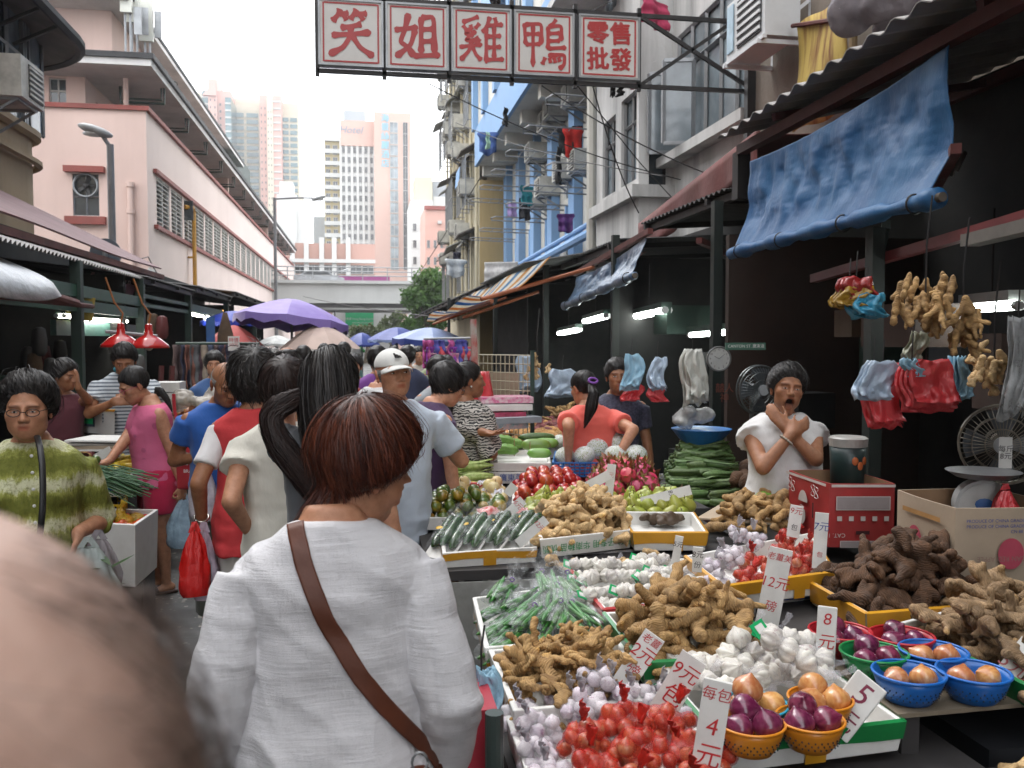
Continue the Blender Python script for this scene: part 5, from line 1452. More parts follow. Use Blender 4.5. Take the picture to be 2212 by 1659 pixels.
#  STALL ROOFS, RIGHT
def corr(mb,p00,p10,p01,p11,n=40,amp=.018,th=.008,flatk=0.0,m=3):
 """corrugated sheet: waves counted along p00->p10, the sheet's ridges run p00->p01"""
 p00,p10,p01,p11=map(lambda a:NA(a,float),(p00,p10,p01,p11));S=6
 nn=np.cross(p10-p00,p01-p00);nn/=np.linalg.norm(nn)
 P=np.zeros((n*S+1,m,3))
 for i in range(n*S+1):
  s=i/(n*S);w=sin(2*PI*i/S);w=np.clip(w*(1+flatk),-1,1)*amp
  for j in range(m):
   t=j/(m-1);P[i,j]=(p00*(1-s)+p10*s)*(1-t)+(p01*(1-s)+p11*s)*t+nn*w
 return mb.sheet(P,th)
TINR=M('grey_roof_tin',(.40,.39,.38),.5,.25,2.5,.1,40,metal=.25,coord=WO,dirt=.5,dcol=(.09,.06,.04),dscale=1.6)
TIND=M('dark_roof_tin',(.035,.036,.036),.6,.3,3,.15,40,coord=WO,dirt=.4,dcol=(.07,.05,.04))
REDPAINT=M('dark_red_paint',(.10,.02,.018),.55,.3,4,.15,40,coord=WO,dirt=.4,dcol=(.03,.02,.02))
rs=thing('stall_roof','near grey corrugated stall roof over the right-hand stalls','stall roof',(0,0,0),group=None)
e0,e1=PX(1566,302,2.62),PX(2300,-240,2.40)
zr_=3.2
mb=MM(TINR);corr(mb,(2.62,6.35,zr_),(1.9,-8,zr_+.05),(4.4,6.35,zr_+.42),(4.4,-8,zr_+.42),67,.016,.006,2.5);PT('corrugated_sheet',mb,rs)  # sheet lengthened unseen behind the camera for deeper shade under it
for x,z in((2.78,zr_-.09),(4.3,zr_+.28)):mb=MM(REDPAINT);mb.bar((x,6.3,z),(x-.4,-8,z),.07);PT('beam',mb,rs)
for y in(5.6,3.6):mb=MM(REDPAINT);mb.bar((2.7,y,zr_-.02),(4.4,y,zr_+.3),.05);PT('rafter',mb,rs)
mb=MM(BLACKM);mb.bb((2.75,6.28,2.75),(2.85,6.38,zr_-.1));PT('corner_post',mb,rs)
TARP=NT('blue_tarpaulin');v=TARP.coord('World');f=TARP.noise(3,5,.6,v)
TARP.put(col=TARP.mix(TARP.ramp(f,[(.4,0),(.7,1)]),(.007,.07,.19),(.018,.105,.24)),rough=TARP.math('MULTIPLY_ADD',f,.25,.38),spec=.45,nrm=TARP.bump(TARP.noise(13,7,.7,TARP.coord('World',(1,1.3,.55))),.35,.02));TARP=TARP.m
def tarp(label,X,y0,y1,zt0,zt1,zb0,zb1,seed=0,mat=TARP,roll=.055,slack=.08,tail=0):
 root=thing('tarpaulin',label,'tarpaulin',(0,0,0));a,b=60,90;P=np.zeros((a,b,3))
 for i in range(a):
  t=i/(a-1)
  for j in range(b):
   s=j/(b-1);y=y0+(y1-y0)*s;zt,zb=zt0+(zt1-zt0)*s,zb0+(zb1-zb0)*s
   sag=.05*sin(PI*s)*(1-t)
   q=NA([y*2.2,t*2.0,seed*3.1])
   dx=slack*(float(vnoise(q*NA([1.2,.6,1])))*.7+.28*float(vnoise(q*NA([5,1.6,1])+5))+.10*float(vnoise(q*NA([11,4,1])+9))+.03*float(vnoise(q*19))+.12*sin(9*s+4*t))*min(1,t*4+.15)*min(1,3*(1.02-t))+.12*t*t
   P[i,j]=(X-dx,y+.03*sin(5*t+seed),zt+(zb-zt)*t-sag)
 mb=MM(mat);mb.sheet(P,.004);part('sheet',mb,parent=root,smooth=1)
 mb=MM(mat);pts=[P[-1,j]+NA([.0,0,-roll*.6])for j in range(0,b,3)]+[P[-1,-1]+NA([0,(.05+tail)*(1 if y1>y0 else-1),-roll*.7])]
 pts=[P[-1,0]+NA([0,-.08*(1 if y1>y0 else-1),-roll*.6])]+pts
 mb.tube(pts,[roll*(1+.25*sin(k*.9+seed)+.15*sin(k*2.3))for k in range(len(pts))],14);part('roll',mb,parent=root,smooth=1)
 mb=MM(M('cardboard_core',(.10,.08,.06),.8));y=pts[0];mb.tube([y+[0,-.03*(1 if y1>y0 else-1),0],y+[0,.02*(1 if y1>y0 else-1),0]],roll*.55,12);PT('core',mb,root)
 for j in(4,b//3,2*b//3,b-5):
  mb=MM(BLACKM);c=pts[0]*0+P[-1,j]+[0,0,-roll*.6];mb.tube([c+[roll*1.12*sin(t),0,roll*1.12*cos(t)]for t in LS(0,2*PI,15)],.005,5);PT('tie',mb,root)
 return root
tarp('large crinkled blue tarpaulin rolled up under the near right stall roof',2.66,3.72,5.85,3.05,2.94,2.36,2.33,1,slack=.075,roll=.04)
TARPG=M('greyblue_tarpaulin',(.10,.16,.25),.3,.3,5,.4,12,.03,spec=.7,coord=WO)
tarp('smaller grey blue tarpaulin rolled up further along the right stalls',2.5,7.7,10.3,2.62,2.45,2.3,2.14,4,TARPG,.045,.07)
mb=MM(RUST);mb.bar((2.5,7.55,2.66),(2.5,10.4,2.49),.05);o=part('awning_pole',mb);tg(o,'dark pole carrying the smaller grey blue tarpaulin','pole')
mb=MM(M('red_pole_paint',(.16,.022,.025),.4,.3,5,coord=WO,dirt=.3));a,b=PX(1758,602,2.75),PX(2240,462,2.6);mb.bar(a,b+(b-a)*.3,.05,.05);o=part('red_pole',mb);tg(o,'long dark red steel pole under the near stall roof','pole')
mb=MM(M('dusty_sheet',(.2,.18,.16),.8,.3,5,coord=WO));corr(mb,PX(1948,352,3.4),PX(2090,330,3.4),PX(1945,420,3.0),PX(2070,372,3.0),7,.012,.004);o=part('roof_offcut',mb);tg(o,'broken strip of pale corrugated sheet stored under the near roof','roofing sheet')
mb=MM(M('dusty_beam',(.13,.115,.10),.8,.3,5,coord=WO));a,b=PX(2095,520,2.55),PX(2240,485,2.45);mb.bar(a,b,.08,.05);o=part('timber_batten',mb);tg(o,'dusty timber batten against the red pole at the right edge','batten')
REDC=M('red_canvas',(.17,.045,.04),.7,.25,3,.35,14,.02,coord=WO,dirt=.45,dcol=(.09,.06,.05),dscale=1.8,streak=True)
ra=thing('red_awning','faded red canvas awning with a hanging valance above the right stalls','awning',(0,0,0))
p0,p1=PX(1384,487,3.35),PX(1640,288,3.35)
mb=MM(REDC);P=NA([[(p0*(1-s)+p1*s)*(1-t)+(NA([4.55,p0[1]*(1-s)+p1[1]*s,3.62]))*t+[0,0,-.05*sin(PI*t)+.012*sin(22*s)]for t in LS(0,1,8)]for s in LS(0,1,30)]);mb.sheet(P,.006);part('canvas',mb,parent=ra,smooth=1)
mb=MM(REDC);P=NA([[(p0*(1-s)+p1*s)+[-.03-.02*sin(30*s)*t,0,-.42*t*(1-.25*s)+.02]for t in LS(0,1,6)]for s in LS(0,1,44)]);mb.sheet(P,.006);part('valance',mb,parent=ra,smooth=1)
mb=MM(RUST);mb.tube([p0,p1],.025,8);PT('front_bar',mb,ra)
def tinroof(label,xa,y0,y1,z,xb=4.5,zi=.35,mat=TIND,n=None,post=True):
 root=thing('stall_roof',label,'stall roof',(0,0,0));mb=MM(mat)
 corr(mb,(xa,y1,z),(xa,y0,z),(xb,y1,z+zi),(xb,y0,z+zi),n or int((y1-y0)/.1),.014,.005);PT('corrugated_sheet',mb,root)
 mb=MM(BLACKM);mb.bar((xa+.08*(1 if xb>xa else-1),y0,z-.05),(xa+.08*(1 if xb>xa else-1),y1,z-.05),.06);PT('beam',mb,root)
 for y in np.arange(y0+.4,y1,1.6):mb=MM(BLACKM);mb.bar((xa,y,z-.04),(xb,y,z+zi-.04),.05);PT('rafter',mb,root)
 return root
tinroof('black corrugated stall roof just behind the blue tarpaulin',2.75,6.5,8.6,2.86,zi=.1)
tinroof('black corrugated stall roof below the red awning',2.55,8.7,11.6,2.72,zi=.1)
tinroof('dark tin stall roof at the foot of the white bay',2.4,11.7,15.5,2.78,mat=TIND)
tinroof('dark tin stall roof below the blue building pipes',2.2,15.6,22.0,2.72,mat=TIND)
tinroof('far dark tin stall roof at the foot of the cream tenement',2.1,22.1,38.0,2.7,mat=TIND)
n=NT('striped_awning_cloth');v=n.sep(n.coord('World'));st=n.math('FRACT',n.math('MULTIPLY',v[1],.85))
c=n.ramp(st,[(0,hexc('e6e2d6')),(.26,hexc('1f7fb8')),(.5,hexc('e6e2d6')),(.76,hexc('d0902a'))],'CONSTANT');n.put(col=n.mix(n.math('MULTIPLY',n.noise(3,5,.6,n.coord('World')),.4),c,(.3,.27,.22)),rough=.7)
tr=n.new('ShaderNodeBsdfTranslucent');n.l.new(n.b.inputs['Base Color'].links[0].from_socket,tr.inputs[0]);mx=n.new('ShaderNodeMixShader');mx.inputs[0].default_value=.6;n.l.new(n.b.outputs[0],mx.inputs[1]);n.l.new(tr.outputs[0],mx.inputs[2]);n.l.new(mx.outputs[0],n.out.inputs[0])
sa=thing('striped_awning','blue, white and orange striped awning sagging over the far right stalls','awning',(0,0,0))
mb=MM(n.m);P=NA([[(1.15+.8*t+.03*sin(13*s),9.2+7.3*s,2.1+.42*t-.16*sin(PI*t)+.05*sin(11*s)*(1-t)+.06*(1-s))for t in LS(0,1,10)]for s in LS(0,1,44)]);mb.sheet(P,.005);part('canvas',mb,parent=sa,smooth=1)
for a,b in(((1.2,9.1,2.12),(2.5,9.5,2.5)),((1.3,16.8,2.0),(2.5,15.5,2.45)),((1.3,9.0,2.1),(1.3,16.7,2.06)),((1.4,12.6,2.02),(2.5,12.6,2.4))):mb=MM(M('orange_pole',(.32,.09,.03),.6,.3));mb.tube([a,b],.022,6);PT('pole',mb,sa)
mb=MM(TIND);corr(mb,(1.9,14.5,2.62),(1.9,10.4,2.62),(2.6,14.5,2.74),(2.6,10.4,2.74),36,.012,.005);o=part('tin_canopy',mb);tg(o,'flat dark tin canopy just above the striped awning','canopy')
rb=thing('stall_row','dark back walls and posts of the right-hand stall row','stall',(0,0,0))
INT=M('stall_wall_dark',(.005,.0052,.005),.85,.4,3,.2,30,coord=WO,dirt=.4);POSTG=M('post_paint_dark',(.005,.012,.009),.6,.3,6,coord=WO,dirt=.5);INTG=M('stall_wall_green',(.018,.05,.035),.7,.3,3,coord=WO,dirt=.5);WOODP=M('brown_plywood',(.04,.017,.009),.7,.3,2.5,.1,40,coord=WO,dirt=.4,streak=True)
mb=MM(INT);mb.bb((4.4,-22,0),(4.5,38,3.15));PT('back_wall',mb,rb)  # unseen stretch behind the camera added to cut the light from there
mb=MM(INT);mb.bb((4.36,-10,0),(4.399,6.4,3.58));PT('back_wall',mb,rb)  # dark panel added up to the roof to block light at the back
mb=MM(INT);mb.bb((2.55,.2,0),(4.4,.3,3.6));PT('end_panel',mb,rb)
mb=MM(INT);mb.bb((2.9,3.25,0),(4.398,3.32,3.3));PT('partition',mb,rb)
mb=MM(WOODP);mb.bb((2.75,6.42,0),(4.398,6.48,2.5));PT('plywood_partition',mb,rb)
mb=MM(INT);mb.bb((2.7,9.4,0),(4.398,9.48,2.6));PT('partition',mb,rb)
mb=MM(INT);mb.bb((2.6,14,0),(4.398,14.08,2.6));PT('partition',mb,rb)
for x,y in((2.62,4.25),(2.65,6.42),(2.5,8.65),(2.4,11.6),(2.3,15.5),(2.1,22)):
 mb=MM(POSTG);mb.bb((x-.035,y-.035,0),(x+.035,y+.035,2.28 if y<5 else 2.75));PT('post',mb,rb)
for x,y,z in((3.2,4.4,2.55),(3.5,5.4,2.35),(3.1,7.2,2.45),(3.6,3.6,2.3)):
 mb=MM(RUST if z>2.4 else DGREEN);mb.bar((x-.6,y-.8,z),(x+.5,y+1.0,z+.05),.045);PT('cross_beam',mb,rb)
TUBE=emit('tube_light',(.93,1.0,.95),14.0)
def tubelight(label,a,b,housing=True,m=TUBE,r=.02,col=DGREEN,group='fluorescent tubes in the stalls'):
 a,b=NA(a,float),NA(b,float);t=thing('fluorescent_lamp',label,'fluorescent lamp',tuple((a+b)/2),0,group);c=(a+b)/2
 if housing:mb=MM(col);mb.bar(a-c+[0,0,.05],b-c+[0,0,.05],.1,.05);PT('housing',mb,t)
 for s in(-1,1):
  off=NA([.028*s,.028*s,0]);mb=MM(m);mb.tube([a-c+off,b-c+off],r,8);PT('tube',mb,t)
  for e in(a,b):mb=MM(M('lamp_cap',(.5,.5,.5),.4));mb.tube([e-c+off-(b-a)/np.linalg.norm(b-a)*.02,e-c+off+(b-a)/np.linalg.norm(b-a)*.02],r*1.15,8);PT('cap',mb,t)
 mb=MM(BLACKM);mb.tube([(0,0,.07),(0,0,.5)],.006,5);PT('hanger',mb,t)
P2=lambda px,py,X:PX(px,py,X)
tubelight('bright tube lamp left of the wall clock, above the yawning man',PX(1494,724,2.95),PX(1598,716,3.0))
tubelight('twin tube lamp nearest the grey blue tarpaulin',PX(1372,684,3.0),PX(1440,670,2.75),r=.03)
tubelight('twin tube lamp right of the two deepest in the stall row',PX(1265,694,3.0),PX(1312,682,2.8),r=.03)
tubelight('deepest small tube lamp above the wire grid stall',PX(1210,720,3.0),PX(1250,712,2.85),r=.03)
tubelight('tube lamp at the right edge behind the hanging ginger',PX(2090,668,3.2),PX(2200,660,3.1),col=M('lamp_housing_white',(.4,.42,.4),.5))
mb=MM(emit('warm_bulb',(1.0,.5,.15),14.0));q=PX(1783,657,3.6);mb.ell(q,(.035,.02,.016),10,6);o=part('warm_bulb',mb);tg(o,'tiny warm orange bulb glowing deep in the near stall','bulb')
#  STALLS, LEFT
REDTIN=M('faded_red_tin',(.17,.075,.08),.65,.25,2,.25,30,.01,coord=WO,dirt=.45,dcol=(.10,.08,.075),dscale=1.5,col2=(.24,.13,.135))
lr=thing('red_stall_roof','faded red sloping stall roof at the left with a corrugated lower edge','stall roof',(0,0,0))
ya,yb=-12.0,14.4  # roof drawn out unseen past the camera to shade the left side
mb=MM(REDTIN);P=NA([[(-3.05-2.3*t,ya+(yb-ya)*s,2.78+1.15*t+.02*sin(26*s))for t in LS(0,1,6)]for s in LS(0,1,90)]);mb.sheet(P,.02);PT('red_sheet',mb,lr)
mb=MM(TINR);corr(mb,(-2.82,5.0,2.50),(-2.82,12.4,2.50),(-3.6,5.0,2.80),(-3.6,12.4,2.80),74,.018,.006);PT('corrugated_edge',mb,lr)
mb=MM(RUST);mb.bar((-3.02,5,2.62),(-3.02,14.3,2.66),.07);PT('beam',mb,lr)
SILV=M('silver_tarpaulin',(.45,.47,.5),.35,.3,7,.5,14,.03,metal=.35,coord=WO)
P=NA([[(-2.55-.5*t+.04*sin(9*s+3*t),5.2+2.9*s,2.12+.34*sqrt(t)+.05*sin(5*s)-.12*sin(PI*s)*(1-t))for t in LS(0,1,10)]for s in LS(0,1,30)])
mb=MM(SILV);mb.sheet(P,.02);o=part('silver_tarpaulin',mb,smooth=1);tg(o,'bundled silver and blue striped tarpaulin tied under the left red roof','tarpaulin')
def lroof(label,xa,y0,y1,z,mat=TIND):return tinroof(label,xa,y0,y1,z,-5.2,.3,mat)
lroof('dark tin stall roof beyond the red roof on the left',-2.75,12.2,15.5,2.52)
lroof('dark tin stall roof in front of the pink hall drain pipe',-2.7,15.6,19.5,2.6)
lroof('dark tin stall roof below the yellow gas pipe',-2.65,19.6,24.5,2.72)
lroof('last dark tin stall roof before the purple parasol',-2.6,24.6,31.0,2.72)
mb=MM(REDTIN);q=PX(270,605,-3.4);mb.sheet(NA([[(-3.4-.2*t,q[1]-1.2+2.4*s,q[2]+.25-.42*t)for t in LS(1,0,4)]for s in LS(0,1,8)]),.01);o=part('red_sign_canvas',mb);tg(o,'crumpled red canvas with pale characters at the end of the red roof','canvas')
link('lettering',text_mesh('合發',.3,0,M('pale_lettering',(.45,.36,.34),.7)),parent=o,loc=(-3.38,q[1],q[2]+.05),rot=(PI/2,0,PI/2))
ls=thing('left_stall_row','dark green posts and back walls of the left-hand stall row','stall',(0,0,0))
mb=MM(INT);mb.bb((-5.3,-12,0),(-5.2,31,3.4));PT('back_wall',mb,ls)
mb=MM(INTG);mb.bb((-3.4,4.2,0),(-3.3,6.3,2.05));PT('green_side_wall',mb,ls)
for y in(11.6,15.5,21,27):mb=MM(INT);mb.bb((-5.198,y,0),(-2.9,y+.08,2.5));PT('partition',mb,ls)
for y in(7.0,9.6,12.2,15.4,19.5,24.5):mb=MM(DGREEN);mb.bb((-2.9,y-.05,0),(-2.8,y+.05,2.5));PT('post',mb,ls)
for y0,y1,z in((6.4,12,2.05),(8,15.4,2.2),(12.3,19,2.25)):mb=MM(M('stall_green',(.02,.09,.055),.5,.2,3,coord=WO,dirt=.4));mb.bar((-2.86,y0,z),(-2.86,y1,z),.05,.12);PT('green_beam',mb,ls)
mb=MM(M('stall_teal_sign',(.03,.1,.085),.5,.2,3,coord=WO,dirt=.4));q=PX(215,715,-3.1);mb.box((-3.1,q[1],q[2]+.02),(.06,3.2,.16));o=PT('signboard',mb,ls)
mb=MM(RUST);a=PX(-20,600,-2.7);mb.tube([a,PX(165,655,-2.7)],.04,8);mb.tube([PX(0,640,-2.75),PX(200,662,-2.75)],.025,6);PT('pole',mb,ls)
mb=MM(M('shelf_junk',(.2,.19,.17),.8,.5,5,coord=WO))
g_=random.Random(11)
for k in range(14):
 m2=MM(g_.choice([WOODP,INTG,M('shelf_junk',(.2,.19,.17)),STEEL]));m2.box((-4.2+g_.uniform(-.5,.8),6.5+g_.uniform(0,7),g_.uniform(.5,1.9)),(g_.uniform(.3,.6),g_.uniform(.3,.8),g_.uniform(.1,.4)));o=part('stored_box',m2);tg(o,'dusty box stored in the dark behind the left stall','box');o['group']='boxes stored behind the left stalls'
CTUBE=emit('tube_light_left',(1.0,.98,.88),12.0)
tubelight('tube lamp nearest on the left, under the silver tarpaulin',PX(130,682,-3.1),PX(182,686,-3.1),m=CTUBE)
tubelight('tube lamp on the left just right of the yellow bucket',PX(186,690,-3.0),PX(268,694,-3.0),m=CTUBE)
tubelight('far left tube lamp, nearer of the pair beside the blue parasol',PX(402,676,-3.0),PX(434,683,-3.0),m=CTUBE)
tubelight('far left tube lamp, farther of the pair beside the blue parasol',PX(440,683,-3.0),PX(464,692,-3.0),m=CTUBE)
mb=MM(emit('warm_bulb',(1.0,.5,.15),14.0));q=PX(487,671,-2.9);mb.ell(q,(.05,.05,.05),10,6);o=part('warm_bulb',mb);tg(o,'small warm bulb above the hanging brown sack on the left','bulb')
mb=MM(M('yellow_bucket',(.4,.3,.02),.5,.2));q=PX(178,668,-2.95);mb.lathe([(.10,-.12),(.13,.12)],16,q);o=part('yellow_bucket',mb);tg(o,'yellow bucket hung under the left stall roof','bucket')
LR=M('red_lamp_enamel',(.45,.012,.012),.2,.1,4,coat=.5)
for k,(px,py,Y)in enumerate(((262,750,8.4),(322,752,8.4))):
 q=PY(px,py,Y);l=thing('market_lamp',['red enamel pendant lamp above the man in the striped shirt','red enamel pendant lamp right of the striped-shirt man, whole shade visible'][k],'pendant lamp',q,0,'red pendant lamps')
 mb=MM(LR);mb.lathe([(.035,.16),(.04,.12),(.10,.085),(.165,.03),(.18,.0),(.172,.0),(.155,.03),(.09,.08),(.0,.1)],26,cap=False);part('shade',mb,parent=l,smooth=1)
 mb=MM(LR);mb.lathe([(.034,.155),(.03,.21),(.012,.22)],14);PT('socket',mb,l)
 mb=MM(M('lamp_bulb_off',(.5,.48,.42),.2));mb.ell((0,0,.03),(.04,.04,.055),12,8);part('bulb',mb,parent=l,smooth=1)
 mb=MM(M('orange_flex',(.3,.1,.02),.6));mb.tube([(0,0,.22),(.02,0,.3),(-.05,0,.4),(-.12,0,.62)],.008,6);PT('cord',mb,l)
mb=MM(STEEL);mb.tube([PY(228,716,8.4),PY(340,726,8.4)],.015,6);o=part('lamp_rod',mb);tg(o,'thin rod carrying the two red pendant lamps','rod')
#  PARASOLS
def parasol(label,px,pyr,D,rad,rise,mat,mat2=None,tilt=(0,0),n=8,drop=.06,mast=True,topm=None):
 p=PD(px,pyr,D);t=thing('parasol',label,'parasol',(p[0],p[1],0),0,'market parasols');z=p[2]
 S=n*6;K=7;P=np.zeros((S+1,K+1,3))
 for i in range(S+1):
  a=2*PI*i/S;sc=1-.045*abs(sin(a*n/2))
  for j in range(K):
   u=j/(K-1);r=rad*u*(1-.045*abs(sin(a*n/2))*u)
   P[i,j]=(r*cos(a),r*sin(a),z+rise*(1-u**1.55)-.02*abs(sin(a*n/2))*u)
  r=rad*sc;P[i,K]=(r*cos(a)*1.005,r*sin(a)*1.005,z-drop*(1+.25*sin(a*n*1.5)))
 Tm=NA(Euler((tilt[0],tilt[1],0)).to_matrix());c0=NA([0,0,z]);P=(P-c0)@Tm.T+c0
 mb=MM(mat);mb.sheet(P[:,:K],.006);part('canopy',mb,parent=t,smooth=False)
 mb=MM(mat2 or mat);mb.sheet(P[:,K-1:]*[1.003,1.003,1],.005);PT('valance',mb,t)
 for k in range(n):i=k*6;mb=MM(STEEL);mb.tube([P[i,0]-[0,0,.03],P[i,3]-[0,0,.03],P[i,K-1]-[0,0,.02]],.01,4);PT('rib',mb,t)
 if mast:mb=MM(STEEL);mb.tube([(0,0,0),(0,0,z+rise)],.022,8);PT('mast',mb,t)
 return t
def cloth2(name,c,under):return M(name,c,.75,.12,4,.1,20,coord='Object')
PUR=NT('purple_canopy');lw=PUR.new('ShaderNodeNewGeometry');PUR.put(col=PUR.mix(PUR.ramp(PUR.noise(3),[(.35,0),(.7,1)]),(.24,.17,.46),(.19,.12,.40)),rough=.55,spec=.6);PUR=PUR.m
parasol('large purple parasol high over the far crowd',630,690,15.5,.98,.36,PUR,tilt=(R(-4),R(6)),drop=.14)
BLU2=M('royal_blue_canopy',(.01,.035,.36),.5,.2,4);PNK=M('coral_canopy',(.55,.12,.11),.7,.15,4);PWH=M('pale_pink_canopy',(.58,.44,.38),.7,.15,4);WHC=M('white_valance',(.65,.65,.62),.7);NAVY=M('navy_canopy',(.03,.055,.26),.5,.2,4);PBL=M('pale_blue_canopy',(.25,.32,.52),.5,.2,4);GRC=M('green_canopy',(.01,.22,.03),.6)
parasol('royal blue parasol between the left stalls and the purple one',505,694,17,.62,.2,BLU2,drop=.08)
parasol('coral red parasol behind the hanging brown sack',505,748,15.0,.5,.36,PNK,drop=.06)
parasol('pale pink parasol with white scalloped valance below the purple one',693,752,15.0,.66,.40,PWH,WHC,drop=.12,n=10)
parasol('dark blue parasol right of the pale pink one',782,744,21,.42,.28,NAVY,drop=.05)
parasol('blue parasol with faded top, left of the two at the right',858,733,19,.62,.26,NAVY,PBL)
parasol('pale blue parasol with navy underside beside the striped awning',930,734,14.5,.62,.2,PBL,NAVY,tilt=(0,R(3)),drop=.1)
parasol('small green parasol low behind the pale pink one',756,756,24,.4,.2,GRC)
parasol('white parasol at the far left behind the coral one',598,742,22,.5,.2,WHC)
#  GOODS ON THE RIGHT
FOAM=M('polystyrene',(.72,.71,.68),.6,.08,8,.35,90,.003,coord=WO,dirt=.3,dscale=6,dcol=(.4,.36,.3))
TAPEY=M('yellow_tape',(.62,.30,.02),.35,.2,8);TAPEG=M('green_tape',(.01,.20,.05),.3,.25,9);TAPER=M('red_tape',(.45,.03,.03),.35,.2,8);TAPEB=M('blue_tape',(.02,.08,.35),.35,.2,8)
GREENINK=M('green_ink',(.02,.3,.09),.6)
REDINK=M('red_marker_ink',(.5,.02,.025),.5);DARKINK=M('dark_marker_ink',(.03,.02,.025),.5);MAROON=M('maroon_marker_ink',(.2,.015,.05),.5)
CARDW=M('white_card',(.66,.65,.62),.6,.08,10,coord=WO,dirt=.15,dscale=5)
def quad(px,z):return[PZ(a,b,z)for a,b in px]
def qp(Q,u,v):return(Q[0]*(1-u)+Q[1]*u)*(1-v)+(Q[3]*(1-u)+Q[2]*u)*v
def inset(Q,d):
 c=sum(Q)/4;out=[]
 for i in range(4):
  a=(Q[(i+1)%4]-Q[i]);b=(Q[(i-1)%4]-Q[i]);a=a/np.linalg.norm(a);b=b/np.linalg.norm(b)
  out.append(Q[i]+(a+b)*d)
 return out
def tray(label,px,z,h=.07,th=.018,tape=None,tapeh=(.35,.95),patch=None,group='polystyrene trays on the right-hand stall',mat=None,name='foam_tray',text=None,zb=None):
 Q=quad(px,z);c=sum(Q)/4;t=thing(name,label,'tray',(c[0],c[1],z-h),0,group);L=[q-NA([c[0],c[1],z-h])for q in Q]
 mb=MM(mat or FOAM);I=inset(L,th);dn=NA([0,0,-h]);fl=NA([0,0,-h+.02]);B=inset([q+dn for q in L],.012)
 v=L+I+[q+fl for q in I]+B
 f=[]
 for i in range(4):
  j=(i+1)%4
  f+=[(i,j,4+j,4+i),(4+i,4+j,8+j,8+i),(12+i,12+j,j,i)]
 f+=[(8,9,10,11),(15,14,13,12)]
 mb.add(v,f)
 me=mb.mesh('tray');body=link('shell',me,parent=t)
 bv=body.modifiers.new('b','BEVEL');bv.width=.004;bv.segments=2
 if tape:
  for i in((0,3,1)if True else(0,)):
   j=(i+1)%4;m2=MM(tape);a,b=L[i],L[j];bo,b2=B[i],B[j]
   o=np.cross(b-a,[0,0,1]);o=o/np.linalg.norm(o)*.0035
   k0,k1=tapeh
   e=(b-a)*.004
   wv=[.006*sin(5*s)for s in LS(0,1,9)]
   P=NA([[(a+(b-a)*s)*kk+(bo+(b2-bo)*s)*(1-kk)+o+(0 if kk>.9 else NA([0,0,wv[q]]))for q,s in enumerate(LS(.0,1,9))]for kk in(k0,(k0+k1)/2,k1)])
   if k1>.9:
    P=np.concatenate([P,NA([[L[i]+(L[j]-L[i])*s+NA([0,0,.003])-o*2.2 for s in LS(0,1,9)]])])
   m2.grid(P);PT('tape',m2,body)
 if patch:
  i,s0,s1,pm=patch;j=(i+1)%4;a,b=L[i],L[j];o=np.cross(b-a,[0,0,1]);o=o/np.linalg.norm(o)*.007
  m2=MM(pm);m2.add([a+(b-a)*s0+o,a+(b-a)*s1+o,B[i]+(B[j]-B[i])*s1+o,B[i]+(B[j]-B[i])*s0+o],[(0,1,2,3)]);PT('tape_strip',m2,body)
 if text:
  s_,size,mt,up=text;a,b=L[0],L[1];o=np.cross(b-a,[0,0,1]);o=o/np.linalg.norm(o)*.006
  mid=(L[0]+L[1]+B[0]+B[1])/4+o;ang=atan2((b-a)[1],(b-a)[0])
  link('lettering',text_mesh(s_,size,0,mt),parent=body,loc=mid,rot=(PI/2,PI if up else 0,ang))
 return Q,t
_deep={}
def deep_layer(meshes,name,recs):
 V,F,m0,T=[],[],None,[];o0=0
 for mi,p,rot,sc in recs:
  me=meshes[mi];n_=len(me.vertices);v=np.empty(n_*3);me.vertices.foreach_get('co',v);Rm=NA(Euler(rot).to_matrix());v=v.reshape(-1,3)*sc@Rm.T+p
  V.append(v);F+=[tuple(i+o0 for i in q.vertices)for q in me.polygons];o0+=n_;m0=me.materials[0]
  t=np.empty(n_*4)
  if 'tint' in me.color_attributes:me.color_attributes['tint'].data.foreach_get('color',t);T.append(t.reshape(-1,4)[:,:3])
  else:T.append(np.ones((n_,3)))
 return mesh_np(np.concatenate(V),F,name,m0,True,np.concatenate(T))
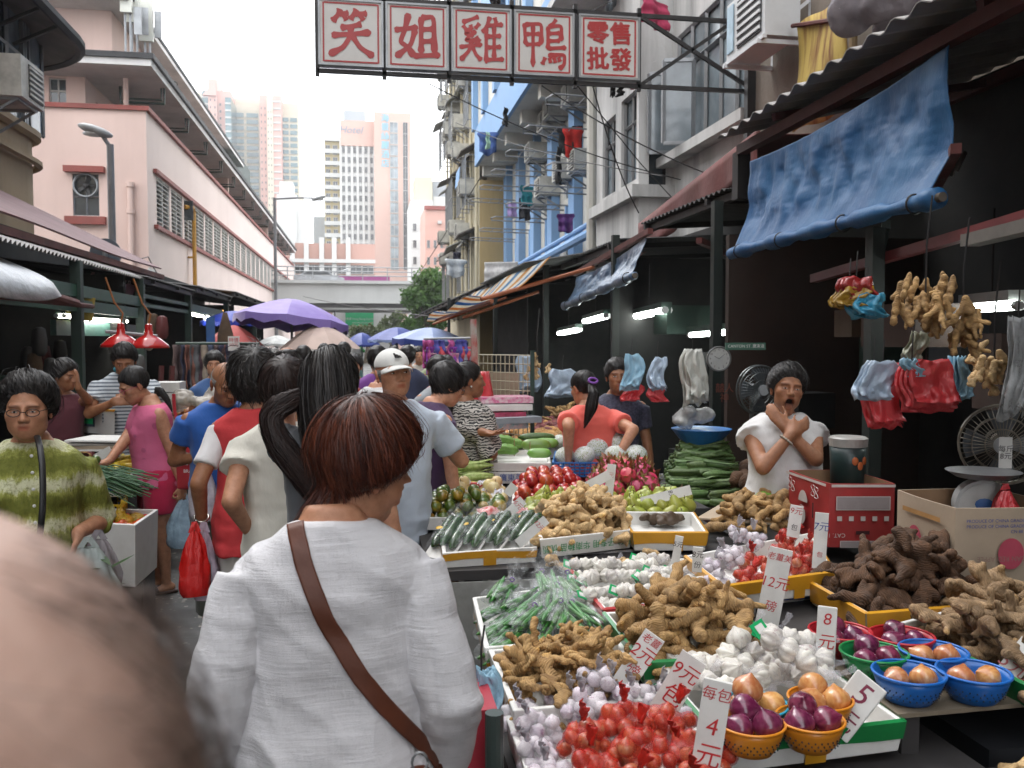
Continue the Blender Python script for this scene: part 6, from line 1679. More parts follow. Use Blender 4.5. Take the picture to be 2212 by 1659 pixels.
def heap(meshes,name,cat,label,group,Q,z,spacing,height,size,tilt=.5,seed=1,edge=.05,layers=None,jitter=.35,lay=.55,yaw=None,cover=True,rscale=.18,maxn=400,dome=3,deep=False):
 g=RG(seed);du=np.linalg.norm(Q[1]-Q[0]);dv=np.linalg.norm(Q[3]-Q[0])
 nu,nv=max(1,int(du*(1-2*edge)/spacing)),max(1,int(dv*(1-2*edge)/spacing));n=0
 H=lambda u,v:height*max(0,1-abs(2*u-1)**dome)*max(0,1-abs(2*v-1)**dome)
 k=layers or max(1,int(height/(spacing*lay))+1);recs=[]
 for l in range(k):
  zl=l*spacing*lay
  for i in range(nu):
   for j in range(nv):
    u=edge+(1-2*edge)*(i+.5+g.uniform(-jitter,jitter)+(.5*(l%2)-.25))/nu;v=edge+(1-2*edge)*(j+.5+g.uniform(-jitter,jitter)+(.5*(l%2)-.25))/nv
    u,v=min(max(u,edge),1-edge),min(max(v,edge),1-edge)
    hh=H(u,v)
    if l>0 and hh<zl-spacing*.35:continue
    if cover and hh>zl+spacing*(1.35 if deep else 1.9)and H(u,max(0,v-spacing*.8/dv))>zl+spacing*1.2:continue
    if n>=maxn:return n
    p=qp(Q,u,v);p[2]=z+size*.42+zl
    s=1+g.uniform(-rscale,rscale);mi=g.integers(len(meshes));rot_=(g.normal(0,tilt),g.normal(0,tilt),g.uniform(0,2*PI)if yaw is None else yaw+g.normal(0,.25))
    if deep and(hh>zl+spacing*.62 or v>.6):recs.append((mi,p,rot_,s));continue
    o=link(name,meshes[mi],loc=p,rot=rot_,scale=s,label=label,cat=cat,group=group);n+=1
 if recs:link('buried_'+name,deep_layer(meshes,'buried_'+name,recs),label='roots buried deeper and at the back of the heap: '+label.split(' in ')[0][:40]+'s',cat=cat,kind='stuff')
 return n
def rootmat(name,c1,c2,c3,rings=True):
 n=NT(name);v=n.coord();oi=n.new('ShaderNodeObjectInfo');f=n.noise(16,6,.65)
 c=n.mix(n.ramp(f,[(.3,0),(.7,1)]),c1,c2);c=n.mix(n.ramp(n.noise(45,5,.7),[(.58,0),(.72,.8)]),c,c3)
 h=n.new('ShaderNodeHueSaturation');n.set(h.inputs['Value'],n.math('MULTIPLY_ADD',oi.outputs['Random'],.5,.75));n.l.new(c,h.inputs['Color'])
 a=n.new('ShaderNodeAttribute',attribute_name='tint')
 c=n.mix(1.0,h.outputs[0],a.outputs['Color'],'MULTIPLY')
 w=n.new('ShaderNodeTexWave');w.inputs['Scale'].default_value=44;w.inputs['Distortion'].default_value=10;w.inputs['Detail'].default_value=3;n.l.new(v,w.inputs[0])
 c=n.mix(n.ramp(w.outputs[1],[(.02,.3),(.2,0)]),c,c3)
 n.put(col=c,rough=.8,nrm=n.bump(n.math('ADD',n.math('MULTIPLY',w.outputs[1],.7),n.noise(70,4)),.6,.004));_mats[name]=n.m;return n.m
GING=rootmat('ginger_skin',hexc('b4925f'),hexc('8f6c42'),hexc('5a4025'));GINGB=rootmat('fat_ginger_skin',hexc('ad8c5c'),hexc('89683f'),hexc('573d22'));GINGP=rootmat('pale_ginger_skin',hexc('d0b386'),hexc('b39263'),hexc('7c5d3a'));GINGD=rootmat('earthy_ginger_skin',hexc('5f4129'),hexc('3e2817'),hexc('25160c'));GINGG=rootmat('grey_ginger_skin',hexc('8f7657'),hexc('695137'),hexc('453220'))
def ginger_mesh(seed,mat,L=.12,fat=1.0,arms=4,slim=False):
 g=RG(seed);mb=MB();n=4 if not slim else 6;p=NA([-L/2,0,0]);d=NA([1,0,0.0]);tips=[]
 for i in range(n):
  r=(.019+g.uniform(-.004,.005))*fat*(1 if not slim else .72);q=p+d*L/n+g.normal(0,.006,3)*[1,1,.5]
  mb.ell((p+q)/2,(L/n*.75,r*1.05,r*.9),10,8,(g.normal(0,.2),g.normal(0,.2),atan2((q-p)[1],(q-p)[0])))
  if g.random()<arms/n+.15:
   a=g.choice([-1,1])*g.uniform(.7,1.5);e=q+NA([cos(a),sin(a),g.uniform(-.3,.5)])*g.uniform(.02,.034)*fat
   mb.caps(q,e,r*.92,r*g.uniform(.72,.95),9);tips.append(e)
   if g.random()<.5:e2=e+g.normal(0,.016,3)*fat;mb.caps(e,e2,r*.6,r*.5,8);tips.append(e2)
  p=q;d=d+g.normal(0,.25,3)*[1,1,.3];d/=np.linalg.norm(d)
 tips+=[p]
 V,E,F=remesh(mb,.0076*max(.8,fat**.5),1)
 nz_=vnoise(V,75,seed);V=V+vnormals(V,F)*(nz_[:,None]*.0022+vnoise(V,170,seed)[:,None]*.0009)
 t=np.ones((len(V),3))*(1+.35*nz_)[:,None]  # crease shading painted into the tint: hollows darker than bumps
 for e in tips[:2]:
  k=np.exp(-(np.linalg.norm(V-e,axis=1)/(.011*fat))**4)[:,None]*(1 if g.random()<.6 else .25);t=t*(1-k)+k*NA([1.35,1.25,.85])
 return mesh_np(V,F,'ginger_root',mat,True,t)
GM={k:[ginger_mesh(i*7+j,m,**kw)for i in range(6)]for j,(k,(m,kw))in enumerate(dict(a=(GING,dict(L=.13,fat=.82,arms=4,slim=True)),b=(GINGB,dict(L=.115,fat=1.08,arms=1.2)),p=(GINGP,dict(L=.105,fat=.9,arms=3)),d=(GINGD,dict(L=.11,fat=1.2,arms=3)),g=(GINGG,dict(L=.15,fat=1.1,arms=4))).items())}
def fruit(name,prof,mat,n=20,ribs=0,ramp=0,stem=None,smooth=1,squash=1.0):
 mb=MM(mat);mb.lathe(prof,n,ribs=ribs,ramp=ramp)
 if stem:mb.mat(stem[0]);mb.tube(stem[1],stem[2],6)
 return mb.mesh(name,smooth)
def sph(r,k=1.0,n=9):return[(max(.0006,r*sin(a)),-r*k*cos(a))for a in LS(0,PI,n)]
def fmat(name,c1,c2,rough=.3,sc=9,c3=None,spots=0,rnd=.35,streak=None,coat=0,bump=0,top=None):
 n=NT(name);v=n.coord();oi=n.new('ShaderNodeObjectInfo');off=n.new('ShaderNodeVectorMath');off.operation='ADD';n.l.new(v,off.inputs[0])
 cb=n.new('ShaderNodeCombineXYZ')
 for i in range(3):n.set(cb.inputs[i],n.math('MULTIPLY',oi.outputs['Random'],7.0+i))
 n.l.new(cb.outputs[0],off.inputs[1]);vv=off.outputs[0]
 f=n.noise(sc,4,.6,vv);c=n.mix(n.ramp(f,[(.38,0),(.64,1)]),c1,c2)
 if streak:s=n.noise(streak,3,.6,n.coord('Object',(1,1,.08)));c=n.mix(n.ramp(s,[(.42,0),(.6,.7)]),c,c3 or c2)
 elif c3:c=n.mix(n.ramp(n.noise(sc*5,3,.6,vv),[(.6,0),(.7,.85)]),c,c3)
 if top:z=n.sep(v)[2];c=n.mix(n.ramp(n.math('MULTIPLY_ADD',z,top[1],.5),[(.75,0),(1.0,1)]),c,top[0])
 h=n.new('ShaderNodeHueSaturation');n.set(h.inputs['Value'],n.math('MULTIPLY_ADD',oi.outputs['Random'],rnd,1-rnd/2));n.set(h.inputs['Hue'],n.math('MULTIPLY_ADD',oi.outputs['Random'],.03,.485));n.l.new(c,h.inputs['Color'])
 k=dict(col=h.outputs[0],rough=rough)
 if coat:k['coat']=coat
 if bump:k['nrm']=n.bump(n.noise(bump,4,.6,vv),.3,.003)
 n.put(**k);_mats[name]=n.m;return n.m
BROWNST=M('dry_stem',(.10,.06,.03),.8)
GARL=fmat('garlic_skin',(.64,.61,.55),(.50,.47,.43),.6,14,(.36,.27,.26),bump=40,rnd=.25);GARLP=fmat('purple_garlic_skin',(.60,.56,.57),(.50,.42,.48),.5,12,(.26,.12,.22),bump=40)
SHAL=fmat('shallot_skin',(.36,.075,.04),(.25,.05,.035),.32,12,(.42,.16,.08),streak=90);ONR=fmat('red_onion_skin',(.12,.012,.045),(.07,.008,.03),.2,8,(.2,.04,.09),streak=70,coat=.3);ONB=fmat('brown_onion_skin',(.50,.21,.07),(.42,.15,.05),.25,8,(.6,.33,.13),streak=70,coat=.3)
def bulb(r,k=.9,tip=.35):return[(.0008,-r*k),(r*.25,-r*k*.97),(r*.62,-r*k*.75),(r*.93,-r*k*.3),(r,.05*r),(r*.88,r*.42),(r*.55,r*.74),(r*.25,r*.93),(r*.12,r*(1+tip*.5)),(r*.07,r*(1+tip))]
garlic=[fruit('garlic_bulb',bulb(.029,.82,.12),GARL,32,8,.11),fruit('garlic_bulb',bulb(.0275,.78,.22),GARL,28,7,.13)]
garlicp=[fruit('garlic_bulb',bulb(.019,.88,.1),GARLP,18,6,.06),fruit('garlic_bulb',bulb(.0175,.85,.2),GARLP,18,6,.08)]
shallot=[fruit('shallot',bulb(.019,.95,.12),SHAL,16),fruit('shallot',bulb(.0165,1.1,.28),SHAL,14)]
onion_r=fruit('red_onion',bulb(.037,.92,.12),ONR,26);onion_b=fruit('brown_onion',bulb(.038,.92,.1),ONB,26)
MAND=fmat('green_mandarin_peel',(.045,.085,.008),(.09,.13,.012),.32,22,None,rnd=.3,coat=.35,bump=260);MAND2=fmat('turning_mandarin_peel',(.07,.11,.012),(.33,.19,.012),.32,16,rnd=.2,coat=.35,bump=260)
PEARY=fmat('pale_pear_skin',(.62,.47,.2),(.6,.5,.27),.4,8,rnd=.15);NECT=fmat('nectarine_skin',(.30,.012,.015),(.42,.05,.02),.25,10,rnd=.3,coat=.3);GPEAR=fmat('green_pear_skin',(.26,.30,.04),(.33,.34,.07),.35,9,(.2,.2,.04),rnd=.25);APPG=fmat('green_apple_skin',(.14,.28,.03),(.2,.33,.05),.25,9,rnd=.2,coat=.3)
TOMA=fmat('tomato_skin',(.48,.035,.012),(.5,.08,.012),.2,9,rnd=.2,coat=.4);POTA=rootmat('potato_skin',hexc('b98d55'),hexc('a07544'),hexc('7a552f'));SWEET=rootmat('sweet_potato_skin',hexc('7c3f43'),hexc('63302f'),hexc('4c2a25'));ORNG=fmat('peach_skin',(.6,.3,.1),(.5,.1,.06),.4,10,rnd=.3)
GRN=M('leaf_green',(.04,.13,.015),.5,.4,20);DKG=M('dark_leaf',(.015,.05,.012),.45,.4,20)
mand=[fruit('green_mandarin',sph(.034,.86),MAND,20,stem=(GRN,[(0,0,.028),(0,0,.032)],.004)),fruit('green_mandarin',sph(.033,.88),MAND2,20)]
pear_y=fruit('pale_pear',sph(.036,.95),PEARY,18,stem=(BROWNST,[(0,0,.03),(.004,0,.05)],.0018))
nect=fruit('nectarine',[(.0006,-.033),(.02,-.029),(.033,-.008),(.034,.008),(.026,.025),(.012,.031),(.001,.026)],NECT,20)
gpear=[fruit('green_pear',[(.0006,-.04),(.024,-.036),(.036,-.018),(.034,.004),(.024,.024),(.017,.038),(.012,.046),(.001,.046)],GPEAR,18,5,.02,(BROWNST,[(0,0,.043),(.004,0,.058),(.008,.002,.068)],.002))]
apg=fruit('green_apple',[(.0006,-.024),(.014,-.03),(.03,-.02),(.036,.002),(.03,.022),(.014,.03),(.001,.022)],APPG,20,5,.02,(BROWNST,[(0,0,.02),(.003,0,.036)],.0016))
tom=fruit('tomato',[(.0006,-.024),(.02,-.025),(.034,-.006),(.033,.012),(.018,.026),(.001,.022)],TOMA,20,6,.03,(GRN,[(0,0,.02),(.003,0,.032)],.003))
orng=fruit('peach',sph(.036,.92),ORNG,18)
def lumpy(name,mat,r,seed,k=.15):
 mb=MB();mb.ell((0,0,0),r,18,12);V=NA(mb.v);V=V+V/(np.linalg.norm(V,axis=1,keepdims=True)+1e-9)*(vnoise(V,1.4/max(r),seed)*k*min(r))[:,None];return mesh_np(V,mb.f,name,mat,True,np.ones((len(V),3)))
pota=[lumpy('potato',POTA,(.042,.032,.028),s)for s in(1,2,3)];sweet=[lumpy('sweet_potato',SWEET,(.07,.032,.03),s)for s in(4,5)]
rsurf=M('counter_grey',(.30,.30,.28),.7,.15,4,.2,40,coord=WO,dirt=.4,dscale=4);DKM=M('counter_dark',(.03,.027,.027),.7,.3,4,coord=WO,dirt=.4)
def counter(label,x0,x1,y0,y1,z,mat=DKM,top=DKM,front=None):
 t=thing('stall_table',label,'table',((x0+x1)/2,(y0+y1)/2,0));c=NA([(x0+x1)/2,(y0+y1)/2,0])
 mb=MM(top);mb.bb(NA([x0,y0,z-.04])-c,NA([x1,y1,z])-c);PT('table_top',mb,t)
 for x in(x0+.05,x1-.05):
  for y in(y0+.05,y1-.05):mb=MM(mat);mb.bb(NA([x-.02,y-.02,0])-c,NA([x+.02,y+.02,z-.041])-c);PT('leg',mb,t)
 if front is not None:mb=MM(front);mb.bb(NA([x0+.03,y0-.015,.03])-c,NA([x1-.02,y0-.002,z-.045])-c);PT('front_panel',mb,t)
 return t
counter('near stall table under the front ginger and shallot trays',.36,.78,1.55,2.84,.60)
counter('near stall table under the tray of garlic and bowls of onions',.82,1.55,1.75,2.55,.615)
counter('middle stall table under the fat ginger and white garlic',.60,1.50,2.62,3.55,.66)
counter('back stall table under the zucchini and pale ginger trays',.26,1.75,3.58,4.62,.755,front=rsurf)
counter('fruit table under the nectarines and dragon fruit',.34,1.9,4.66,5.4,.765)
counter('vegetable table under the corn and cabbages',.4,2.0,5.44,6.7,.775)
counter('far vegetable table under the potatoes',.5,2.2,6.8,8.6,.775)
counter('stall table under the cartons and earthy ginger',1.45,2.6,2.65,4.55,.70)
counter('low dark table under the heap of husked corn',1.85,2.6,5.0,6.35,.70)
def carton(label,px_n,px_l,px_r,z0,hgt,mat_out,deco,inner,name='carton'):
 N,Lc,Rc=PZ(*px_n,z0),PZ(*px_l,z0),PZ(*px_r,z0);B=Lc+Rc-N;t=thing(name,label,'cardboard box',(N[0],N[1],z0));q=[p-N for p in(N,Rc,B,Lc)]
 up=NA([0,0,hgt]);bulge=.012
 for i in range(4):
  j=(i+1)%4;a,b=q[i],q[j];o=np.cross(b-a,[0,0,1]);o/=np.linalg.norm(o)
  P=NA([[a+(b-a)*s+up*k+o*bulge*sin(PI*s)*k for s in LS(0,1,9)]for k in LS(0,1,6)])
  mb=MM(mat_out);mb.sheet(P-o*.003,.006);sd=part('side',mb,parent=t,smooth=False)
  mb=MM(inner);mb.grid(P[:,::-1]-o*.0065);PT('lining',mb,sd)
  if i in(0,3):deco(sd,a,b,o,hgt,i)
 mb=MM(inner);mb.add([p+[0,0,.01]for p in q],[(0,1,2,3)]);PT('base',mb,t)
 return t
REDC2=M('red_carton',(.36,.022,.022),.6,.15,5,coord=WO,dirt=.2,dscale=4);TANC=M('tan_carton',(.42,.33,.24),.8,.12,4,coord=WO,dirt=.3);BRC=M('carton_inside',(.22,.13,.07),.9,.15,5);WHITEINK=M('white_print',(.55,.5,.47),.6);PINKINK=M('pink_print',(.45,.06,.10),.7)
def on_side(sd,a,b,o,s,z,w,h,mat,name='print',off=.012):
 """flat print: a thin panel on a box side"""
 d=(b-a)/np.linalg.norm(b-a);c=a+(b-a)*s+NA([0,0,z])+o*off;mb=MM(mat)
 mb.add([c-d*w/2-[0,0,h/2],c+d*w/2-[0,0,h/2],c+d*w/2+[0,0,h/2],c-d*w/2+[0,0,h/2]],[(0,1,2,3)]);part(name,mb,parent=sd)
def text_side(sd,a,b,o,s,z,txt,size,mat,flip=False,off=.014):
 d=b-a;c=a+d*s+NA([0,0,z])+o*off;link('lettering',text_mesh(txt,size,0,mat),parent=sd,loc=c,rot=(PI/2,PI if flip else 0,atan2(d[1],d[0])))
def disc_side(sd,a,b,o,s,z,r,mat,name='print',off=.013,half=False):
 d=(b-a)/np.linalg.norm(b-a);c=a+(b-a)*s+NA([0,0,z])+o*off;mb=MM(mat);n=22
 mb.add([c+d*r*cos(t)+NA([0,0,r*1.15*sin(t)])for t in LS(0,(PI if half else 2*PI),n,endpoint=half)],[tuple(range(n))]);part(name,mb,parent=sd)
def deco_red(sd,a,b,o,h,i):
 on_side(sd,a,b,o,.5,h-.008,np.linalg.norm(b-a)*.98,.012,WHITEINK,off=.016)
 if i==0:
  on_side(sd,a,b,o,.5,h*.70,.24,.062,WHITEINK,'address_panel',.0165);on_side(sd,a,b,o,.5,h*.70,.232,.055,M('grey_print',(.3,.26,.26),.6),'address_panel',.0175)
  for k in range(5):on_side(sd,a,b,o,.14+k*.18,h*.46,.021,.021,WHITEINK,'tick_box',.0165)
  text_side(sd,a,b,o,.1,h*.2,'CAT. 1',.026,WHITEINK,True,.0165);on_side(sd,a,b,o,.5,h*.06,.2,.03,WHITEINK,'code_panel',.0165);on_side(sd,a,b,o,.5,h*.06,.194,.025,M('grey_print',(.3,.26,.26),.6),'code_panel',.0175)
  on_side(sd,a,b,o,.5,h*.24,.06,.016,M('carton_slot',(.05,.01,.01),.9),'hand_hole',.0168)
 else:
  disc_side(sd,a,b,o,.45,h*.58,.046,WHITEINK,off=.0165,half=True);disc_side(sd,a,b,o,.42,h*.36,.04,WHITEINK,off=.0165);on_side(sd,a,b,o,.42,h*.48,.1,.012,REDC2,off=.018)
  mb=MM(WHITEINK);d=(b-a)/np.linalg.norm(b-a);c=a+o*.0172
  for s0,z0 in((.12,.82),(.2,.78),(.72,.82),(.8,.8)):mb.tube([c+d*(s0+.05*sin(t*2))*.4+NA([0,0,h*(z0+.09*cos(t))])for t in LS(0,6,12)],.0016,4)
  PT('line_drawing',mb,sd);on_side(sd,a,b,o,.7,h*.5,.012,.07,M('carton_slot',(.05,.01,.01),.9),'hand_hole',.0168)
carton('red fruit carton with white tick boxes, printed upside down, standing open',(1790,1182),(1703,1140),(1930,1182),.78,.285,REDC2,deco_red,BRC)
def deco_tan(sd,a,b,o,h,i):
 disc_side(sd,a,b,o,.5 if i==0 else .4,h*.42,.05,PINKINK,off=.0165);text_side(sd,a,b,o,.5,h*.36,'AMERICAN RED APPLE' if i==0 else 'APPLE',.026,M('faded_print',(.3,.18,.15),.7),True,.0172)
 if i==0:
  for k in range(3):text_side(sd,a,b,o,.35+.2*(k==2),h*(.84-.07*k),'PRODUCE OF CHINA GRADE' if k<2 else 'CN 88',.017,M('blue_print',(.06,.09,.3),.7),False,.0165)
 else:on_side(sd,a,b,o,.5,h*.8,.26,.018,M('orange_print',(.42,.22,.07),.7),off=.0165)
 n_=MM(TANC)
carton('open tan apple carton with faded pink discs, behind the earthy ginger',(2060,1268),(1936,1210),(2290,1262),.80,.29,TANC,deco_tan,BRC)
hp=heap
Q,_=tray('white foam tray of corn cobs with a red taped front edge',[(918,1043),(1056,1043),(1046,986),(926,986)],.86,.08,tape=TAPER,tapeh=(.45,.98))
CORNH=fmat('corn_husk',(.34,.42,.12),(.45,.5,.2),.55,6,(.2,.3,.05),streak=60);CORNK=M('corn_kernels',(.58,.42,.08),.4,.35,60,.8,120,.004);CORNHD=fmat('dark_corn_husk',(.06,.11,.025),(.11,.17,.05),.55,6,(.04,.08,.015),streak=60)
def corn_mesh(mat,seed,L=.2,open_=True):
 mb=MM(mat);prof=[(.006,0),(.018,.012),(.026,.05),(.027,.1),(.022,.15),(.012,.19),(.004,.215)]
 mb.lathe([(r*(1 if not open_ or z<.09 else 1),z*L/.2-L/2)for r,z in prof],12,ribs=4,ramp=.06)
 g=RG(seed)
 for k in range(5):
  a=g.uniform(0,2*PI);P=NA([[((.025+.004*t+.012*(t>.7)*(t-.7)*3)*cos(a+s),(.025+.004*t+.012*(t>.7))*sin(a+s),-L/2+L*(.02+t*1.06))for s in LS(-.55,.55,4)*(1-.75*t)]for t in LS(0,1,6)]);mb.sheet(P,.0015)
 if open_:mb.mat(CORNK);mb.ell((.006,0,.03),(.0255,.022,.068),12,8)
 me=mb.mesh('corn_cob',True);v=NA([p.co for p in me.vertices]);v=v[:,[2,1,0]]*[1,1,-1];me.vertices.foreach_set('co',v.ravel());me.update();return me
corn=[corn_mesh(CORNH,s,.2,s%2==0)for s in(1,2,3,4)];cornd=[corn_mesh(CORNHD,s,.19,False)for s in(5,6,7)]
def layrow(meshes,name,cat,label,group,Q,z,nu,nv,nl,size,yaw,seed,dz=.045):
 g=RG(seed)
 for l in range(nl):
  for i in range(nu):
   for j in range(nv):
    u,v=(i+.5+g.uniform(-.25,.25))/nu,(j+.5+g.uniform(-.2,.2))/nv;u=.5+(u-.5)*(1-.12*l);v=.5+(v-.5)*(1-.15*l)
    p=qp(Q,u,v);p[2]=z+size/2+l*dz+g.uniform(0,.012)
    link(name,meshes[g.integers(len(meshes))],loc=p,rot=(g.uniform(0,6),g.normal(0,.1),yaw+g.normal(0,.22)),scale=g.uniform(.88,1.1),label=label,cat=cat,group=group)
layrow(corn,'corn_cob','corn','pale green half-husked corn cob in the red-edged tray','corn cobs in the red-edged tray',Q,.80,2,7,3,.05,R(-6),3)
Q=quad([(955,988),(1025,990),(1022,968),(960,966)],.9);hp([tom],'tomato','tomato','ripe red tomato in the small pile behind the corn','tomatoes behind the corn',Q,.80,.07,.03,.06,.3,4)
WFB=FOAM
Qb=[(1058,1000),(1190,1000),(1186,972),(1064,972)]
Qg,t_=tray('white foam box of bitter melons, upper of two stacked behind the nectarines',Qb,.93,.055)
tray('white foam box printed with blue characters, lower of the two behind the nectarines',[(1056,1020),(1192,1020),(1188,988),(1060,988)],.872,.075,text=('廣東菜 特級',.05,TAPEB,False))
BITT=M('bitter_melon_skin',(.14,.30,.04),.4,.3,30,.9,60,.012);GOUR=fmat('gourd_skin',(.13,.26,.04),(.18,.31,.07),.3,8);CUKE=fmat('cucumber_skin',(.035,.09,.015),(.06,.13,.03),.35,8,(.09,.17,.05),streak=60)
def longveg(name,mat,L,r,bend=.1,knob=0,n=16):
 mb=MM(mat);pts,rr=[],[]
 for t in LS(0,1,13):pts.append(((t-.5)*L,0,bend*L*(.25-(t-.5)**2)));rr.append(max(.003,r*(1-abs(2*t-1)**4)**.5))
 mb.tube(pts,rr,n);V=NA(mb.v)
 if knob:V=V+(V-[0,0,0])*[0,1,1]*(np.sin(np.arctan2(V[:,2],V[:,1])*9)[:,None]*.07+vnoise(V,130)[:,None]*.1)
 me=mb.mesh(name,True);me.vertices.foreach_set('co',V.ravel());me.update();return me
bitter=longveg('bitter_melon',BITT,.22,.034,.25,1,27);gourd=longveg('hairy_gourd',GOUR,.2,.04,.1);cuke=longveg('cucumber',CUKE,.27,.027,.12);zuke=longveg('zucchini',fmat('zucchini_skin',(.012,.04,.012),(.02,.055,.016),.22,8,(.04,.09,.03),streak=80,coat=.4),.19,.019,.1)
def place(me,name,label,cat,px,py,z,rz=0,rx=0,ry=0,s=1.0,group=None):
 p=PZ(px,py,z);return link(name,me,loc=p,rot=(rx,ry,rz),scale=s,label=label,cat=cat,group=group)
for k,(px,py,z,rz)in enumerate(((1085,975,.96,-12),(1100,962,.965,-8),(1078,955,1.0,-14))):place(bitter,'bitter_melon',['knobbly bitter melon at the front of the foam box','knobbly bitter melon lying behind the front one','bitter melon on top at the left of the foam box'][k],'bitter melon',px,py,z,R(rz),group='bitter melons')
for k,(px,py,z,rz,s)in enumerate(((1158,962,1.0,-6,1.0),(1165,980,.97,-10,.8),(1180,958,.97,-14,.9))):place(gourd,'hairy_gourd',['pale green gourd lying uppermost beside the bitter melons','short dark gourd at the front right of the foam box','pale gourd behind the uppermost one'][k],'gourd',px,py,z,R(rz),s=s,group='gourds')
place(cuke,'cucumber','long dark cucumber across the back of the gourds','cucumber',1160,945,1.0,R(-4))
for k in range(4):mb=MM(M('bamboo_stick',(.3,.18,.08),.7));p=PZ((1079,1111,1145,1090)[k],(978,985,990,935)[k],.93);mb.tube([p,p+[0,0,.11]],.003,5);o=part('price_stick',mb);tg(o,'thin bamboo stick stuck up among the gourds','stick');o['group']='bamboo sticks among the gourds'
NETW=NT('foam_net');v=NETW.new('ShaderNodeTexVoronoi');v.feature='DISTANCE_TO_EDGE';v.inputs['Scale'].default_value=85;NETW.l.new(NETW.coord(),v.inputs['Vector']);NETW.put(col=(.7,.72,.7),rough=.7,alpha=NETW.math('LESS_THAN',v.outputs[0],.14));NETW=NETW.m
CABB=fmat('cabbage_leaf',(.36,.46,.20),(.48,.54,.32),.5,5,(.28,.4,.14),bump=18);CAUL=M('cauliflower_curd',(.52,.46,.22),.8,.25,30,.6,80,.01)
cab=lumpy('cabbage',CABB,(.075,.075,.066),6,.12)
mbn=MM(NETW);mbn.ell((0,0,0),(.082,.082,.073),22,14);netme=mbn.mesh('foam_net',True)
def netted(label,px,py,z,s=1.0,rz=0):
 p=PZ(px,py,z);t=link('cabbage',cab,loc=p,rot=(.3,.2,rz),scale=s,label=label,cat='cabbage',group='cabbages in white foam nets');n_=link('foam_net',netme,parent=t);return t
for k,(px,py,z,s)in enumerate(((1285,968,.985,1.1),(1335,960,1.0,1.0),(1330,985,.95,.95),(1372,985,.95,1.0),(1262,985,.96,.85),(1220,985,.94,.8),(1235,958,.96,.75),(1210,955,.95,.75),(1248,940,.97,.7))):
 netted('netted cabbage, %s'%['large one at the top front of the pile','high one at the back right','one with dense net low in the middle','rightmost one with bare leaf showing','bare-topped one in the blue basket','small white one at the left of the basket','small white one behind the basket','leftmost one behind the gourds','topmost small one below the cauliflower'][k],px,py,z,s,k)
mb=MB();g=RG(9)
for k in range(70):
 a,b=g.uniform(0,2*PI),acos(g.uniform(.0,1));mb.ell(NA([sin(b)*cos(a)*.085,sin(b)*sin(a)*.075,cos(b)*.06]),(.02,.02,.018),7,5)
mb.ell((0,0,-.005),(.075,.065,.05),12,8)
V,E,F=remesh(mb,.006,1);V+=vnormals(V,F)*vnoise(V,120)[:,None]*.004;cme=mesh_np(V,F,'cauliflower',CAUL)
place(cme,'cauliflower','big creamy cauliflower on top of the netted cabbages','cauliflower',1272,945,1.0,.2,s=1.15);place(cme,'cauliflower','smaller yellowish cauliflower half hidden behind the netted cabbages','cauliflower',1312,945,.98,1.2,s=.8)
BLUB=M('blue_basket_plastic',(.015,.14,.42),.35,.1,8)
def basket(label,px,z,h,mat,holes=9):
 Q=quad(px,z);c=sum(Q)/4;t=thing('basket',label,'basket',(c[0],c[1],z-h));L=[q-NA([c[0],c[1],z-h])for q in Q];I=[q*[.88,.88,1]+[0,0,-h]for q in L]
 for i in range(4):
  j=(i+1)%4;mb=MM(mat);mb.sheet(NA([[L[i],L[j]],[L[i]*.97+I[i]*.03,L[j]*.97+I[j]*.03],]),.012)
  for k in range(holes+1):s=k/holes;mb.bar(L[i]+(L[j]-L[i])*s,I[i]+(I[j]-I[i])*s,.008)
  for k in(0,.25,.5,.75,1):mb.bar(L[i]*(1-k)+I[i]*k,L[j]*(1-k)+I[j]*k,.009)
  PT('lattice_side',mb,t)
 mb=MM(mat);mb.add(I,[(0,1,2,3)]);PT('base',mb,t);return Q
basket('blue plastic lattice basket under the netted cabbages',[(1194,1000),(1300,1000),(1290,975),(1200,975)],.93,.09,BLUB)
tray('white foam lid with red tape below the blue basket',[(1204,1024),(1296,1024),(1290,1000),(1208,1000)],.845,.05,tape=TAPER,tapeh=(.1,.98))
n=NT('striped_edge');w=n.sep(n.coord('World'));n.put(col=n.mix(n.math('LESS_THAN',n.math('FRACT',n.math('MULTIPLY',n.math('ADD',w[0],w[2]),26)),.25),(.6,.6,.55),(.03,.035,.02)),rough=.6);STRE=n.m
tray('white foam tray with black hatched edge under the right-hand cabbages',[(1300,1002),(1402,1004),(1392,978),(1302,976)],.91,.07,tape=STRE,tapeh=(.55,.95))
Q,_=tray('white foam tray of pale pears in tissue, behind the mandarins',[(897,1078),(1092,1078),(1086,1046),(903,1046)],.845,.07)
for i,(u0,l)in enumerate(((.12,'left'),(.5,'middle'),(.88,'right'))):
 for k,(du,v,z)in enumerate(((-.09,.25,0),(.09,.25,0),(-.09,.75,0),(.09,.75,0),(0,.4,.05),(.04,.75,.055),(-.05,.6,.05))):
  p=qp(Q,u0+du,v);p[2]=.825+z;link('pale_pear',pear_y,loc=p,rot=(random.uniform(-.4,.4),random.uniform(-.4,.4),k),label='pale yellow pear in the %s pile of the tissue-lined tray'%l,cat='pear',group='pale pears in tissue')
TISS=M('white_tissue',(.68,.67,.72),.8,.1,10)
g=RG(4)
